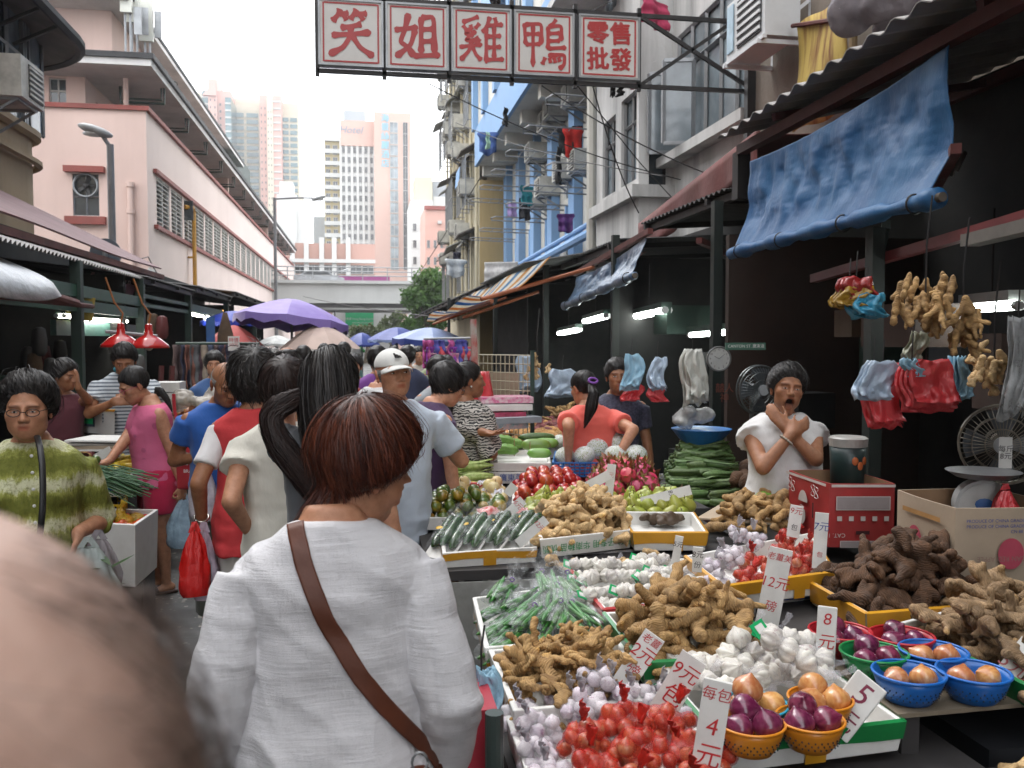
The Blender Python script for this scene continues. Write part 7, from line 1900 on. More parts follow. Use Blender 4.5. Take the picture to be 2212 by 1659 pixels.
for k in range(12):
 p=qp(Q,(k%6+.5)/6,.15+.6*(k//6));p[2]=.86;P=NA([[(.04*(s-.5),.04*(t-.5),.02*g.uniform(-1,1)+.01)for s in LS(0,1,5)]for t in LS(0,1,5)]);mb=MM(TISS);mb.sheet(P,.001);o=part('tissue_wrap',mb,loc=p,rot=(g.uniform(-.6,.6),g.uniform(-.5,.5),g.uniform(0,6)));tg(o,'crumpled white tissue wrap between the pale pears','tissue');o['group']='tissue wraps among the pale pears'
Q,_=tray('white foam tray of green mandarins beside the zucchini',[(905,1118),(1095,1118),(1090,1084),(907,1086)],.835,.065,text=('▲',.05,GREENINK,False))
hp(mand,'green_mandarin','mandarin','glossy green mandarin in the stacked pile behind the zucchini','green mandarins',Q,.80,.066,.10,.06,.6,5,lay=.75,jitter=.12)
Q,_=tray('foam tray of dark red nectarines in the second row',[(1105,1086),(1264,1086),(1252,1038),(1108,1038)],.83,.06)
hp([nect],'nectarine','nectarine','dark red shiny nectarine in the heap','nectarines',Q,.80,.066,.13,.06,.8,6,lay=.7,jitter=.15,dome=2)
Q,_=tray('foam tray of pink dragon fruit right of the nectarines',[(1266,1088),(1428,1088),(1404,1034),(1270,1034)],.83,.06)
DRAG=fmat('dragonfruit_skin',(.40,.02,.09),(.48,.06,.10),.4,12);DRAGT=M('dragonfruit_scale',(.36,.10,.08),.5,.5,30,col2=(.20,.26,.04))
def dragon_mesh(seed):
 mb=MM(DRAG);g=RG(seed);mb.lathe([(.0006,-.055),(.03,-.045),(.046,-.015),(.046,.015),(.03,.045),(.0006,.055)],16)
 mb.mat(DRAGT)
 for r_ in range(4):
  for k in range(6):
   a=2*PI*(k+.5*(r_%2))/6;z=-.035+r_*.024;r=.047*sqrt(max(.05,1-(z/.056)**2));c,s=cos(a),sin(a);e=.022+.005*r_
   p0=NA([c*r,s*r,z]);t=NA([-s,c,0])*.014;mb.add([p0-t,p0+t,p0+NA([c*.012,s*.012,e])],[(0,1,2),(2,1,0)])
 return mb.mesh('dragon_fruit',False)
hp([dragon_mesh(1),dragon_mesh(2)],'dragon_fruit','dragon fruit','scaly pink dragon fruit in the heap','dragon fruit',Q,.80,.088,.15,.085,.7,7,lay=.65,jitter=.15,dome=2)
Q=quad([(1130,1110),(1330,1110),(1330,1080),(1135,1080)],.83);hp(gpear,'green_pear','pear','green pear in the row behind the pale ginger','green pears behind the pale ginger',Q,.80,.07,.07,.07,.5,8,jitter=.2)
Q=quad([(1335,1112),(1505,1112),(1490,1078),(1335,1080)],.83);hp(gpear,'green_pear','pear','green pear in the heap below the dragon fruit','green pears below the dragon fruit',Q,.80,.068,.06,.07,.5,9,jitter=.2)
Q=quad([(1105,950),(1225,950),(1215,915),(1110,915)],.86);hp(pota,'potato','potato','brown potato in the far pile behind the gourds','potatoes behind the gourds',Q,.80,.07,.05,.06,.7,10)
Q=quad([(1145,925),(1230,925),(1225,900),(1150,900)],.9);hp(sweet,'sweet_potato','sweet potato','reddish sweet potato behind the brown potatoes','sweet potatoes',Q,.80,.08,.06,.06,.5,11)
Q=quad([(1090,928),(1145,928),(1145,905),(1090,905)],.88);hp([onion_b,onion_r],'brown_onion','onion','onion in the small far pile left of the sweet potatoes','onions in the far pile',Q,.80,.075,.04,.06,.7,12)
Q=quad([(1180,905),(1240,905),(1250,880),(1200,880)],.92);hp(GM['b'],'ginger_root','ginger','ginger root in the far heap beside the salmon shirt','ginger in the far heap',Q,.80,.10,.14,.08,.6,13,deep=True)
MUSH=M('mushroom_white',(.55,.48,.36),.6,.15,10)
mb=MM(MUSH);g=RG(3)
for k in range(14):d=NA([g.normal(0,.35),g.normal(0,.35),1]);e=d/np.linalg.norm(d)*.06;b=g.normal(0,.012,3);mb.tube([b,b+e],.004,6);mb.ell(b+e,(.009,.009,.007),7,5)
mush=mb.mesh('mushroom_cluster',True)
Q=quad([(1025,965),(1075,965),(1075,940),(1030,940)],.9);hp([mush],'mushroom_cluster','mushrooms','cluster of thin white mushrooms left of the gourds','mushroom clusters',Q,.82,.07,.03,.04,.7,14)
Q=quad([(1030,1020),(1062,1020),(1060,975),(1035,975)],.84)
LEAFY=M('leafy_green',(.03,.12,.02),.5,.4,18,col2=(.06,.2,.04))
mb=MM(LEAFY);g=RG(8)
for k in range(16):
 a=g.uniform(0,2*PI);P=NA([[(cos(a)*(.02+.10*t)-sin(a)*w*(.02+.035*sin(PI*t)),sin(a)*(.02+.10*t)+cos(a)*w*(.02+.035*sin(PI*t)),.02+.08*t-.09*t*t+.01*sin(9*w+7*t))for w in LS(-1,1,5)]for t in LS(0,1,6)]);mb.sheet(P,.001)
leafm=mb.mesh('leafy_greens',True)
hp([leafm],'leafy_greens','greens','bunch of leafy greens between the corn and the foam boxes','leafy greens by the corn',Q,.80,.10,.08,.06,.5,15)
for k,(px,py)in enumerate(((1000,935),(960,940),(940,960))):link('corn_cob',corn[k],loc=PZ(px,py,.95 if k<2 else .86),rot=(1+k,0,R(-8+20*k)),scale=1.05,label=['corn cob held up in the capped man\'s hand','green corn cob just below the held one','corn cob lying at the back left of the tray'][k],cat='corn')
Q,_=tray('white foam tray with yellow tape holding wrapped zucchini packs',[(955,1195),(1161,1182),(1147,1127),(949,1138)],.82,.075,tape=TAPEY,tapeh=(.5,.9),patch=(0,.42,.56,TAPEY))
FILM=NT('cling_film');FILM.put(col=(.8,.82,.84),rough=.12,alpha=FILM.ramp(FILM.noise(26,5,.7),[(.52,.02),(.74,.24)]),spec=.9,nrm=FILM.bump(FILM.noise(34,4,.6),.8,.01));FILM=FILM.m
for k in range(4):
 u=.13+k*.25;p=qp(Q,u,.45);p[2]=.80;ang=R(58-4*k);sc_=1.22;t=thing('zucchini_pack','film-wrapped tray of dark zucchini, %s of four from the left'%['first','second','third','last'][k],'vegetable pack',p,ang,'wrapped zucchini packs')
 t.scale=(sc_,)*3;t.rotation_euler=(0,R(-14),ang)
 mb=MM(FOAM);mb.sheet(NA([[((s-.5)*.24,(t_-.5)*.11,.012*(abs(2*t_-1)**4)+.05*s)for s in LS(0,1,4)]for t_ in LS(0,1,7)]),.008);PT('foam_base',mb,t)
 for j in range(3):link('zucchini',zuke,parent=t,loc=(0,(j-1)*.036,.052+.008*(j==1)),rot=(j,R(-12),0))
 mb=MM(FILM);mb.sheet(NA([[((s-.5)*.25,(t_-.5)*.125,.02+.062*(1-abs(2*t_-1)**3)+.05*s-.02*abs(2*s-1)**3)for s in LS(0,1,9)]for t_ in LS(0,1,9)]),.001);part('cling_film',mb,parent=t,smooth=1)
 mb=MM(M('yellow_sticker',(.7,.42,.02),.4));mb.ell((-.05+.02*k,.02,.088),(.013,.013,.003),12,4);PT('sticker',mb,t)
def lid(label,px,py,z,m):
 p=PZ(px,py,z);mb=MB();g=RG(int(px));mb.mat(m);P=NA([[(.11*(s-.5),.08*(t-.5),.03*sin(PI*s)*sin(PI*t)+g.uniform(-.006,.006))for s in LS(0,1,9)]for t in LS(0,1,7)]);mb.sheet(P,.002);o=part('red_pepper_pack',mb,loc=p,rot=(R(25),0,.3),smooth=1);tg(o,label,'vegetable pack')
REDP=M('wrapped_red',(.5,.02,.02),.15,.4,25,.4,30,.01,col2=(.7,.5,.48));lid('red film-wrapped pack behind the zucchini, left one',1058,1108,.88,REDP);lid('red film-wrapped pack behind the zucchini, right one',1122,1108,.88,REDP)
place(fruit('red_apple',sph(.034),NECT),'red_apple','single dark red apple at the left of the zucchini packs','apple',972,1134,.84)
Q,_=tray('white foam tray with green upside-down characters full of pale ginger',[(1166,1166),(1366,1144),(1348,1092),(1150,1110)],.855,.085,text=('菜种 子专用 华南种苗 优质',.038,GREENINK,True))
hp(GM['p'],'ginger_root','ginger','pale smooth ginger root in the tray with green characters','pale ginger in the lettered tray',Q,.80,.068,.17,.045,.5,21,lay=.5,dome=2.4,deep=True)
Q,_=tray('white foam tray with orange tape holding only a crumpled brown bag',[(1366,1150),(1530,1150),(1500,1106),(1330,1104)],.855,.085,tape=TAPEY,tapeh=(.35,.98),patch=(0,.55,.68,TAPEY))
mb=MB();g=RG(2)
for k in range(9):mb.ell((g.normal(0,.06),g.normal(0,.03),.015+g.uniform(0,.03)),(.04,.03,.018),10,6,tuple(g.normal(0,.5,3)))
V,E,F=remesh(mb,.007,1);V+=vnormals(V,F)*vnoise(V,45)[:,None]*.008;p=PZ(1445,1135,.80);o=link('crumpled_bag',mesh_np(V,F,'crumpled_bag',M('brown_bag',(.075,.045,.025),.6,.3,12)),loc=p);tg(o,'crumpled dark brown bag lying in the empty white tray','bag')
Q,_=tray('white foam tray of clear-bagged green beans with yellow tape',[(1046,1400),(1312,1378),(1262,1258),(1020,1290)],.735,.085,tape=TAPEY,tapeh=(.0,.4))
BEAN=fmat('long_bean_skin',(.03,.14,.02),(.06,.2,.035),.35,8);bean=longveg('green_bean',BEAN,.18,.0085,.08,0,7)
BAGC=NT('clear_bag');BAGC.put(col=(.85,.88,.9),rough=.08,alpha=BAGC.ramp(BAGC.noise(17,6,.7),[(.47,.03),(.72,.48)]),spec=1.0,nrm=BAGC.bump(BAGC.noise(22,5,.65),1.0,.015));BAGC=BAGC.m
PTIE=M('purple_tie',(.08,.01,.2),.5)
def bean_bag(label,p,yaw,seed,L=.2):
 g=RG(seed);t=thing('bean_bag',label,'bag of beans',p,yaw,'clear bags of green beans')
 for k in range(11):link('green_bean',bean,parent=t,loc=(g.uniform(-.02,.01),g.uniform(-.04,.04),.018+g.uniform(0,.04)),rot=(g.uniform(0,6),g.normal(-.05,.1),g.normal(0,.12)))
 mb=MM(BAGC);prof=[(-.115,.02,.012),(-.1,.05,.03),(-.03,.062,.042),(.04,.055,.04),(.085,.028,.022),(.098,.009,.009),(.115,.022,.018),(.15,.042,.03),(.185,.05,.022)];S=16;P=np.zeros((len(prof),S+1,3))
 for i,(x,a,b)in enumerate(prof):
  for j in range(S+1):
   w=2*PI*(j%S)/S;k=1+.16*sin(w*5+i*1.7+seed)*(i>3)+g.uniform(-.08,.08)*(j%S>0);lift=.06*max(0,x-.06)/.12;P[i,j]=(x,a*cos(w)*k,.042+b*sin(w)*k+lift)
 mb.grid(P);part('clear_bag',mb,parent=t,smooth=1)
 mb=MM(PTIE);mb.tube([(.098,.009*cos(w),.06+.008*sin(w))for w in LS(0,2*PI,9)],.0025,5);PT('purple_tie',mb,t)
spots=[(.16,.12,0,50),(.42,.14,0,62),(.68,.16,0,75),(.2,.42,0,40),(.5,.44,0,60),(.78,.46,0,80),(.2,.74,0,48),(.5,.78,0,70),(.8,.8,0,85),(.35,.3,.05,55),(.62,.32,.05,66),(.85,.25,.05,100),(.38,.62,.05,50),(.68,.64,.05,75),(.25,.88,.05,60),(.62,.9,.06,85),(.88,.86,.05,92)]
for k,(u,v,z,a)in enumerate(spots):p=qp(Q,u,v);p[2]=.672+z;bean_bag('clear tied bag of long green beans, %s'%('in the %s row, %s'%(('front','middle','back')[min(2,int(v*3))],('left','centre','right')[min(2,int(u*3))])if z==0 else 'lying on the upper layer %s %s'%(('front','middle','back')[min(2,int(v*3))],('left','centre','right')[min(2,int(u*3))])),p,R(a),30+k)
Q,_=tray('white foam tray with red ends full of netted white garlic',[(1302,1316),(1545,1292),(1480,1205),(1228,1226)],.765,.075,tape=TAPER,tapeh=(.3,.98))
NET=NT('white_netting');v=NET.new('ShaderNodeTexVoronoi');v.inputs['Scale'].default_value=260;v.feature='DISTANCE_TO_EDGE';NET.l.new(NET.coord(),v.inputs['Vector']);NET.put(col=(.72,.7,.75),rough=.5,alpha=NET.ramp(v.outputs[0],[(.1,.2),(.3,.02)]));NET=NET.m
NETR=NT('red_netting');v=NETR.new('ShaderNodeTexVoronoi');v.inputs['Scale'].default_value=200;v.feature='DISTANCE_TO_EDGE';NETR.l.new(NETR.coord(),v.inputs['Vector']);NETR.put(col=(.62,.02,.012),rough=.4,alpha=NETR.ramp(v.outputs[0],[(.1,.42),(.34,.05)]));NETR=NETR.m
NETS=M('white_net_tail',(.6,.58,.63),.5,.2,20,alpha=.6);NETRS=M('red_net_tail',(.6,.025,.015),.4,.2,20,alpha=.85)
def netbag(label,group,p,rad,bulbs,nb,netm,tailm,seed,sz=.02,cat='bag',tailv=None,bl='garlic',bg=None,flat=.75,kname='net_bag'):
 """a net bag; the bulbs inside are things of their own"""
 g=RG(seed);pts=[]
 for tr in range(900):
  d=g.normal(size=3);d/=np.linalg.norm(d);r=rad*(1-sz/rad*1.0)*(1.0 if g.random()<.8 else .5);q=d*r*NA([1.15,.95,flat])
  if all(np.linalg.norm(q-w)>sz*1.62 for w in pts):pts.append(q)
  if len(pts)>=nb:break
 o_=link(kname,None,loc=p,label=label,cat=cat,group=group)
 mb=MB()
 for q in pts:mb.ell(q,(sz*1.12,)*3,8,6)
 mb.ell((0,0,0),(rad*.7,rad*.6,rad*flat*.7),10,8)
 V,E,F=remesh(mb,.008,3);me=mesh_np(V,F,'netting',netm);link('netting',me,parent=o_)
 tv=NA(tailv if tailv is not None else(g.normal(0,.3),g.normal(-.2,.3),1.0));tv/=np.linalg.norm(tv);b=tv*rad*.85;x=np.cross(tv,[1,.2,0]);x/=np.linalg.norm(x)
 P=NA([[b+tv*t*.045+x*s*(.005+.016*t)+np.cross(tv,x)*.008*sin(6*s+5*t)for s in LS(-1,1,6)]for t in LS(0,1,6)]);mb=MM(tailm);mb.sheet(P,.0015);part('net_tail',mb,parent=o_,smooth=1)
 for q in pts:link(bulbs[0].name.split('.')[0],bulbs[g.integers(len(bulbs))],loc=NA(p)+q,rot=(g.normal(0,.7),g.normal(0,.7),g.uniform(0,6)),scale=g.uniform(.9,1.12)*sz/.02,label=bl,cat=bg[0],group=bg[1])
LABG=M('green_label',(.0,.33,.1),.5,.1)
def garlic_pack(label,p,yaw,seed,group,pitch=0):
 """three white bulbs in a row in a fine net, with a small green label"""
 g=RG(seed);t=thing('garlic_pack',label,'garlic pack',p,yaw,group);t.rotation_euler=(g.normal(0,.2),pitch,yaw)
 for k in(-1,0,1):link('garlic_bulb',garlic[g.integers(2)],parent=t,loc=(k*.043,0,.026),rot=(g.normal(0,.5),g.normal(1.2,.4),g.uniform(0,6)),scale=1.0)
 mb=MB()
 for k in(-1,0,1):mb.ell((k*.043,0,.026),(.029,.028,.028),9,7)
 mb.tube([(.06,0,.026),(.085,0,.03),(.12,0,.05)],[.014,.007,.012],8)
 V,E,F=remesh(mb,.008,2);link('netting',mesh_np(V,F,'netting',NET),parent=t)
 if g.random()<.6:mb=MM(LABG);mb.box((-.075,0,.03),(.036,.04,.002),rx=.6,ry=.4);lb=PT('label',mb,t);mb=MM(CARDW);mb.box((-.0745,-.001,.0318),(.02,.022,.002),rx=.6,ry=.4);PT('label_print',mb,lb)
 return t
g=RG(17)
for k in range(26):
 u,v=(k%5+.5)/5+g.uniform(-.06,.06),(k//5+.5)/6*1.05;p=qp(Q,np.clip(u,.06,.94),np.clip(v,.06,.95));p[2]=.705+.05*(1-abs(2*u-1)**2)+.028*(k%2)
 garlic_pack('net of three white garlic bulbs in the tray behind the fat ginger',p,g.uniform(-.9,.9),k,'garlic packs behind the fat ginger')
for k,(px,py)in enumerate(((1225,1218),(1340,1215),(1405,1200))):
 Qd=quad([(px-28,py+8),(px+28,py+8),(px+26,py-14),(px-26,py-14)],.77);hp(GM['p'],'ginger_root','ginger','small pale ginger piece in the steel dish behind the white garlic','ginger pieces in the steel dish',Qd,.745,.06,.02,.03,.4,40+k,maxn=4)
mb=MM(M('steel_dish',(.45,.45,.46),.25,.1,metal=.8));Qs=quad([(1215,1232),(1420,1222),(1400,1185),(1212,1195)],.765);c=sum(Qs)/4;mb.add([q-c for q in Qs]+[(q-c)*.9+[0,0,-.03]for q in Qs],[(4,5,6,7),(0,1,5,4),(1,2,6,5),(2,3,7,6),(3,0,4,7)]);o=part('steel_dish',mb,loc=c);tg(o,'shallow steel dish with ginger behind the white garlic','dish')
Q,_=tray('orange-taped foam tray of red shallots and purple garlic behind the tall price board',[(1559,1266),(1806,1234),(1752,1150),(1478,1200)],.83,.085,tape=TAPEY,tapeh=(.4,.98),patch=(0,.62,.72,TAPEY))
tray('white foam box with blue tape under the shallot tray',[(1562,1300),(1800,1270),(1745,1190),(1482,1235)],.735,.09,tape=TAPEB,tapeh=(.7,.98))
def bags(specs,**k):
 for i,(u,v,z,rad,nb)in enumerate(specs):
  p=qp(k['Q'],u,v);p[2]=k['z']+z;netbag('%s, %s'%(k['label'],('%s %s'%(('front','middle','back')[min(2,int(v*3))],('left','centre','right')[min(2,int(u*3))]))+(', upper layer' if z>.06 else ' of the tray')),k['group'],p,rad,k['bulbs'],nb,k['netm'],k['tailm'],k['seed']+i,k['sz'],'net bag',None,k['bl'],k['bg'],.72)
bags([(.30,.25,.04,.06,12),(.55,.3,.04,.062,12),(.8,.35,.04,.062,12),(.4,.5,.06,.06,10),(.66,.55,.07,.06,11),(.9,.6,.06,.055,9),(.75,.8,.09,.055,8)],Q=Q,z=.765,label='red net bag of shallots in the orange-taped tray',group='red net bags in the orange-taped tray',bulbs=shallot,netm=NETR,tailm=NETRS,seed=100,sz=.0205,bl='red shallot inside a net bag in the orange-taped tray',bg=('shallot','shallots in the orange-taped tray'))
bags([(.08,.3,.04,.06,13),(.1,.65,.04,.06,12),(.3,.78,.06,.062,13),(.5,.88,.09,.06,12),(.22,.5,.09,.055,8),(.38,.98,.12,.05,8)],Q=Q,z=.765,label='white net bag of purple garlic in the orange-taped tray',group='white net bags in the orange-taped tray',bulbs=garlicp,netm=NET,tailm=NETS,seed=120,sz=.0205,bl='purplish garlic bulb inside a net bag in the orange-taped tray',bg=('garlic','purple garlic in the orange-taped tray'))
Q,_=tray('white foam tray with green edge piled with fat ginger in the middle',[(1388,1430),(1672,1418),(1605,1305),(1302,1322)],.76,.08,tape=TAPEG,tapeh=(.3,.98))
hp(GM['b'],'ginger_root','ginger','fat brown ginger root in the big middle heap','fat ginger in the middle heap',Q,.69,.064,.20,.052,.5,51,lay=.48,dome=2.4,deep=True)
Q,_=tray('orange-taped foam tray of dark earthy ginger in front of the cartons',[(1871,1325),(2200,1300),(2040,1205),(1746,1255)],.80,.085,tape=TAPEY,tapeh=(.1,.98))
hp(GM['d'],'ginger_root','ginger','dark earth-covered ginger root in the heap before the tan carton','earthy ginger heap',Q,.73,.072,.21,.06,.5,61,lay=.48,dome=2.2,deep=True)
Q,_=tray('green-edged foam tray of greyish ginger at the right edge',[(2250,1495),(2480,1400),(2160,1288),(1934,1345)],.79,.07,tape=TAPEG,tapeh=(.2,.98))
hp(GM['g'],'ginger_root','ginger','greyish knobbly ginger root in the right-hand tray','greyish ginger at the right edge',Q,.735,.10,.14,.06,.45,71,lay=.45,dome=3,deep=True)
mb=MM(TANC);Qc=quad([(1505,1120),(1700,1135),(1700,1100),(1560,1088)],.83);mb.sheet(NA([[Qc[0],Qc[1]],[Qc[3],Qc[2]]]),.008);o=part('cardboard_flap',mb);tg(o,'flat piece of cardboard under the ginger beside the red carton','cardboard')
Q=quad([(1535,1140),(1720,1145),(1700,1095),(1560,1095)],.83);hp(GM['b'],'ginger_root','ginger','ginger root in the pile between the empty tray and the red carton','ginger beside the red carton',Q,.81,.082,.09,.06,.45,81,lay=.5,deep=True)
Q=quad([(1620,1100),(1705,1105),(1700,1080),(1630,1078)],.86);hp([apg],'green_apple','apple','bright green apple piled against the red carton','green apples',Q,.83,.066,.05,.06,.5,82,lay=.7)
Q,_=tray('white foam tray of thin knobbly ginger at the near left edge',[(1108,1535),(1395,1512),(1345,1385),(1054,1402)],.735,.085,tape=None)
hp(GM['a'],'ginger_root','ginger','thin knobbly ginger root in the near left heap','thin ginger in the near left heap',Q,.665,.06,.15,.04,.5,91,lay=.5,dome=2.4,deep=True)
Q,_=tray('white foam tray of netted garlic and shallots at the bottom of the picture',[(1165,1745),(1600,1720),(1455,1488),(1088,1540)],.70,.085)
bags([(.10,.95,.05,.07,16),(.36,.98,.06,.072,16),(.62,.98,.07,.07,15),(.88,.92,.06,.068,14),(.14,.72,.07,.07,15),(.42,.76,.10,.07,15),(.70,.78,.10,.068,14),(.93,.66,.05,.066,13),(.10,.48,.06,.066,13),(.5,.9,.14,.06,10),(.12,.28,.05,.065,12)],Q=Q,z=.635,label='white net bag of purplish garlic in the near tray',group='white net bags in the near tray',bulbs=garlicp,netm=NET,tailm=NETS,seed=140,sz=.0215,bl='purplish garlic bulb inside a white net bag in the near tray',bg=('garlic','purple garlic in the near tray'))
bags([(.32,.42,.10,.07,16),(.56,.48,.12,.072,17),(.80,.46,.11,.07,16),(.30,.18,.09,.068,15),(.55,.22,.12,.07,16),(.80,.2,.11,.07,15),(.97,.3,.07,.062,12),(.45,.02,.09,.066,12),(.75,.0,.09,.066,12)],Q=Q,z=.635,label='red net bag of shallots in the near tray',group='red net bags in the near tray',bulbs=shallot,netm=NETR,tailm=NETRS,seed=160,sz=.022,bl='red shallot inside a net bag in the near tray',bg=('shallot','shallots in the near tray'))
Q24,_=tray('near foam tray with green and yellow taped edge holding garlic packs and bowls',[(1560,1604),(1957,1556),(1806,1452),(1440,1468)],.725,.085,tape=TAPEG,tapeh=(.5,.98),patch=(0,.44,.56,TAPEY))
tray('lower white foam box with yellow tape under the near green-edged tray',[(1580,1640),(1930,1595),(1790,1490),(1450,1510)],.637,.08,tape=TAPEY,tapeh=(.55,.9))
g=RG(23)
for k in range(17):
 px,py,z=[(1530,1420,.72),(1585,1400,.74),(1640,1405,.73),(1700,1400,.78),(1735,1440,.77),(1665,1440,.76),(1600,1455,.75),(1545,1465,.74),(1500,1450,.72),(1690,1470,.74),(1740,1475,.72),(1530,1500,.72),(1580,1495,.71),(1640,1490,.72),(1610,1425,.78),(1480,1490,.70),(1690,1425,.83)][k]
 p=PZ(px,py,z);garlic_pack('net of three big white garlic bulbs behind the bowls of onions',p,R(-35)+g.normal(0,.4),60+k,'garlic packs behind the bowls',g.normal(0,.25)).scale=(1.2,)*3
def bowl(label,px,py,z,mat,r=.095,h=.075,group='plastic colander bowls'):
 p=PZ(px,py,z);t=thing('colander_bowl',label,'bowl',(p[0],p[1],z-h),0,group);n=36
 prof_o=[(r*.5,0),(r*.62,.002),(r*.8,h*.35),(r*.92,h*.75),(r*.96,h*.97)]
 mb=MM(mat);pr=prof_o+[(r*.93,h*.97),(r*.89,h*.75),(r*.77,h*.37),(r*.58,.006),(.001,.006)]
 mb.lathe(pr,n,cap=False);mb.lathe([(.001,0),(r*.5,0)],n,cap=False);sh=part('shell',mb,parent=t,smooth=1)
 mb=MM(mat);mb.tube([(r*.97*cos(a),r*.97*sin(a),h)for a in LS(0,2*PI,n+1)],r*.045,8);part('rim',mb,parent=t,smooth=1)
 mb=MM(M('bowl_hole',(.02,.03,.05),.8))
 for k in range(3):
  for j in range(30):
   a=2*PI*(j+.5*(k%2))/30;zz=h*(.3+.13*k);rr=np.interp(zz,[h*.35,h*.75],[r*.8,r*.92])+.0012;mb.ell((rr*cos(a),rr*sin(a),zz),(.0022,.0022,.0026),5,3)
 part('holes',mb,parent=sh,kind='stuff')
 return NA([p[0],p[1],z-h]),r,h
BOW={k:M('bowl_'+k,c,.32,.08,6,rnd=0)for k,c in dict(blue=(.015,.13,.46),red=(.42,.015,.025),green=(.01,.22,.06),orange=(.62,.22,.015),cyan=(.03,.33,.47)).items()}
def fill(c,r,h,me,n,name,cat,label,seed,group):
 g=RG(seed)
 offs={2:[(-.036,.0),(.038,-.008)],3:[(-.036,-.015),(.037,-.01),(.0,.038)]}[n]
 for k,(x,y)in enumerate(offs):link(name,me,loc=c+[x,y,h*.30+.034+(.02 if k==2 else 0)],rot=(g.normal(0,.5),g.normal(.4,.5),g.uniform(0,6)),scale=g.uniform(.93,1.08),label=label,cat=cat,group=group)
mb=MM(M('stained_board',(.2,.16,.11),.8,.3,4,.3,40,coord=WO,dirt=.5));Qc=quad([(1940,1548),(2330,1512),(2180,1385),(1715,1382)],.725);mb.sheet(NA([[Qc[0],Qc[1]],[Qc[3],Qc[2]]]),.012);o=part('display_board',mb);tg(o,'stained board carrying the six bowls of onions','board')
cc=sum(Qc)/4;o=thing('trestle','dark trestle under the board of bowls','trestle',(cc[0],cc[1],0))
for q in Qc:p=(q-cc)*.85;mb=MM(DKM);mb.bb((p[0]-.025,p[1]-.025,0),(p[0]+.025,p[1]+.025,.718));PT('leg',mb,o)
for px,py,colr,kind,n_,lb in((1815,1362,'red','r',3,'left red'),(1948,1372,'red','r',3,'right red'),(2016,1405,'blue','b',2,'back blue'),(1888,1408,'green','r',3,'green'),(1963,1452,'blue','b',2,'front left blue'),(2103,1450,'blue','b',2,'front right blue')):
 c,r,h=bowl('%s colander bowl of %s onions on the stained board'%(lb,dict(r='red',b='brown')[kind]),px,py,.808,BOW[colr]);fill(c,r,h,onion_r if kind=='r' else onion_b,n_,'red_onion' if kind=='r' else 'brown_onion','onion','%s onion in the %s bowl'%(dict(r='glossy red',b='shiny brown')[kind],lb),int(px),'onions in the %s bowl'%lb)
for px,py,colr,kind,n_,lb,z in((1632,1520,'cyan','b',2,'small cyan',.785),(1772,1508,'orange','b',3,'back orange',.79),(1622,1560,'orange','r',3,'front left orange',.79),(1750,1552,'orange','r',3,'front right orange',.79)):
 c,r,h=bowl('%s bowl of %s onions in the near green-edged tray'%(lb,dict(r='red',b='brown')[kind]),px,py,z,BOW[colr],.082,.07);fill(c+[0,0,.01],r,h,onion_r if kind=='r' else onion_b,n_,'red_onion' if kind=='r' else 'brown_onion','onion','%s onion in the %s bowl'%(dict(r='glossy red',b='shiny brown')[kind],lb),int(px),'onions in the %s bowl'%lb)
link('brown_onion',onion_b,loc=PZ(1614,1490,.83),rot=(.2,.1,1),scale=1.05,label='upright brown onion topmost over the cyan bowl',cat='onion')
Qe=quad([(2165,1690),(2300,1690),(2300,1640),(2180,1640)],.62);hp(GM['p'],'ginger_root','ginger','pale ginger root at the bottom right corner of the picture','ginger at the bottom right corner',Qe,.60,.07,.06,.05,.4,95)
mb=MM(DKM);mb.bb((1.30,1.5,0),(1.75,2.0,.6));o=part('stall_crate',mb);tg(o,'dark crate under the ginger at the bottom right corner','crate')
def price(label,pbot,ptop,d,w,lines,ink,thick=.014,curve=False,group='handwritten price boards'):
 """a card stuck in the goods: pbot / ptop are the ends of its centre line"""
 a,b=PD(*pbot,d),PD(*ptop,d);L=np.linalg.norm(b-a);t=thing('price_board',label,'price board',(0,0,0),0,group)
 yv=Vector(b-a).normalized();zv=Vector(NA([0,0,CAMZ])-(a+b)/2);zv=(zv-yv*zv.dot(yv)).normalized();xv=yv.cross(zv)
 t.matrix_world=Matrix.Translation(a)@Matrix((xv,yv,zv)).transposed().to_4x4()
 mb=MM(CARDW);mb.box((0,L/2,0),(w,L,thick));cd=PT('card',mb,t)
 if curve:bv=cd.modifiers.new('b','BEVEL');bv.width=w*.3;bv.segments=4;bv.affect='EDGES';bv.width=min(w*.25,thick*.45)
 for(txt,y,size,m_)in lines:
  for k,(dx,dy)in enumerate(((0,0),)):link('lettering',text_mesh(txt,size*.78,0,m_ or ink,shear=.12),parent=cd,loc=(dx*size/.06,L*y+dy*size/.06,thick/2+.0008+k*.0003))
 return t
price('white price board 2元 with red writing stuck in the near ginger',(1345,1478),(1415,1372),2.45,.062,[('老薑',.88,.035,None),('2元',.62,.062,None),('磅',.3,.05,None)],REDINK)
price('white price board 9元包 leaning over the netted garlic',(1402,1585),(1500,1420),2.3,.07,[('9元',.8,.062,None),('包',.5,.075,None)],REDINK)
price('tall upright price board reading 每包4元 in front of the bowls',(1522,1668),(1552,1470),1.98,.062,[('每包',.85,.042,None),('4',.5,.07,None),('元',.18,.075,None)],REDINK)
price('rounded white price board 5元 lying across the near tray',(1798,1580),(1885,1470),2.25,.085,[('5',.72,.1,None),('元',.25,.085,None)],MAROON,.01,True)
price('narrow rounded price board 8元份 standing by the left red bowl',(1780,1465),(1788,1310),2.6,.055,[('8',.82,.062,None),('元',.5,.062,None),('份',.17,.06,None)],REDINK,.008,True)
price('tall price board 12元 with red heading beside the shallots',(1650,1380),(1688,1185),2.95,.075,[('老薑美',.9,.034,None),('12元',.62,.06,None),('磅',.36,.05,None)],REDINK)
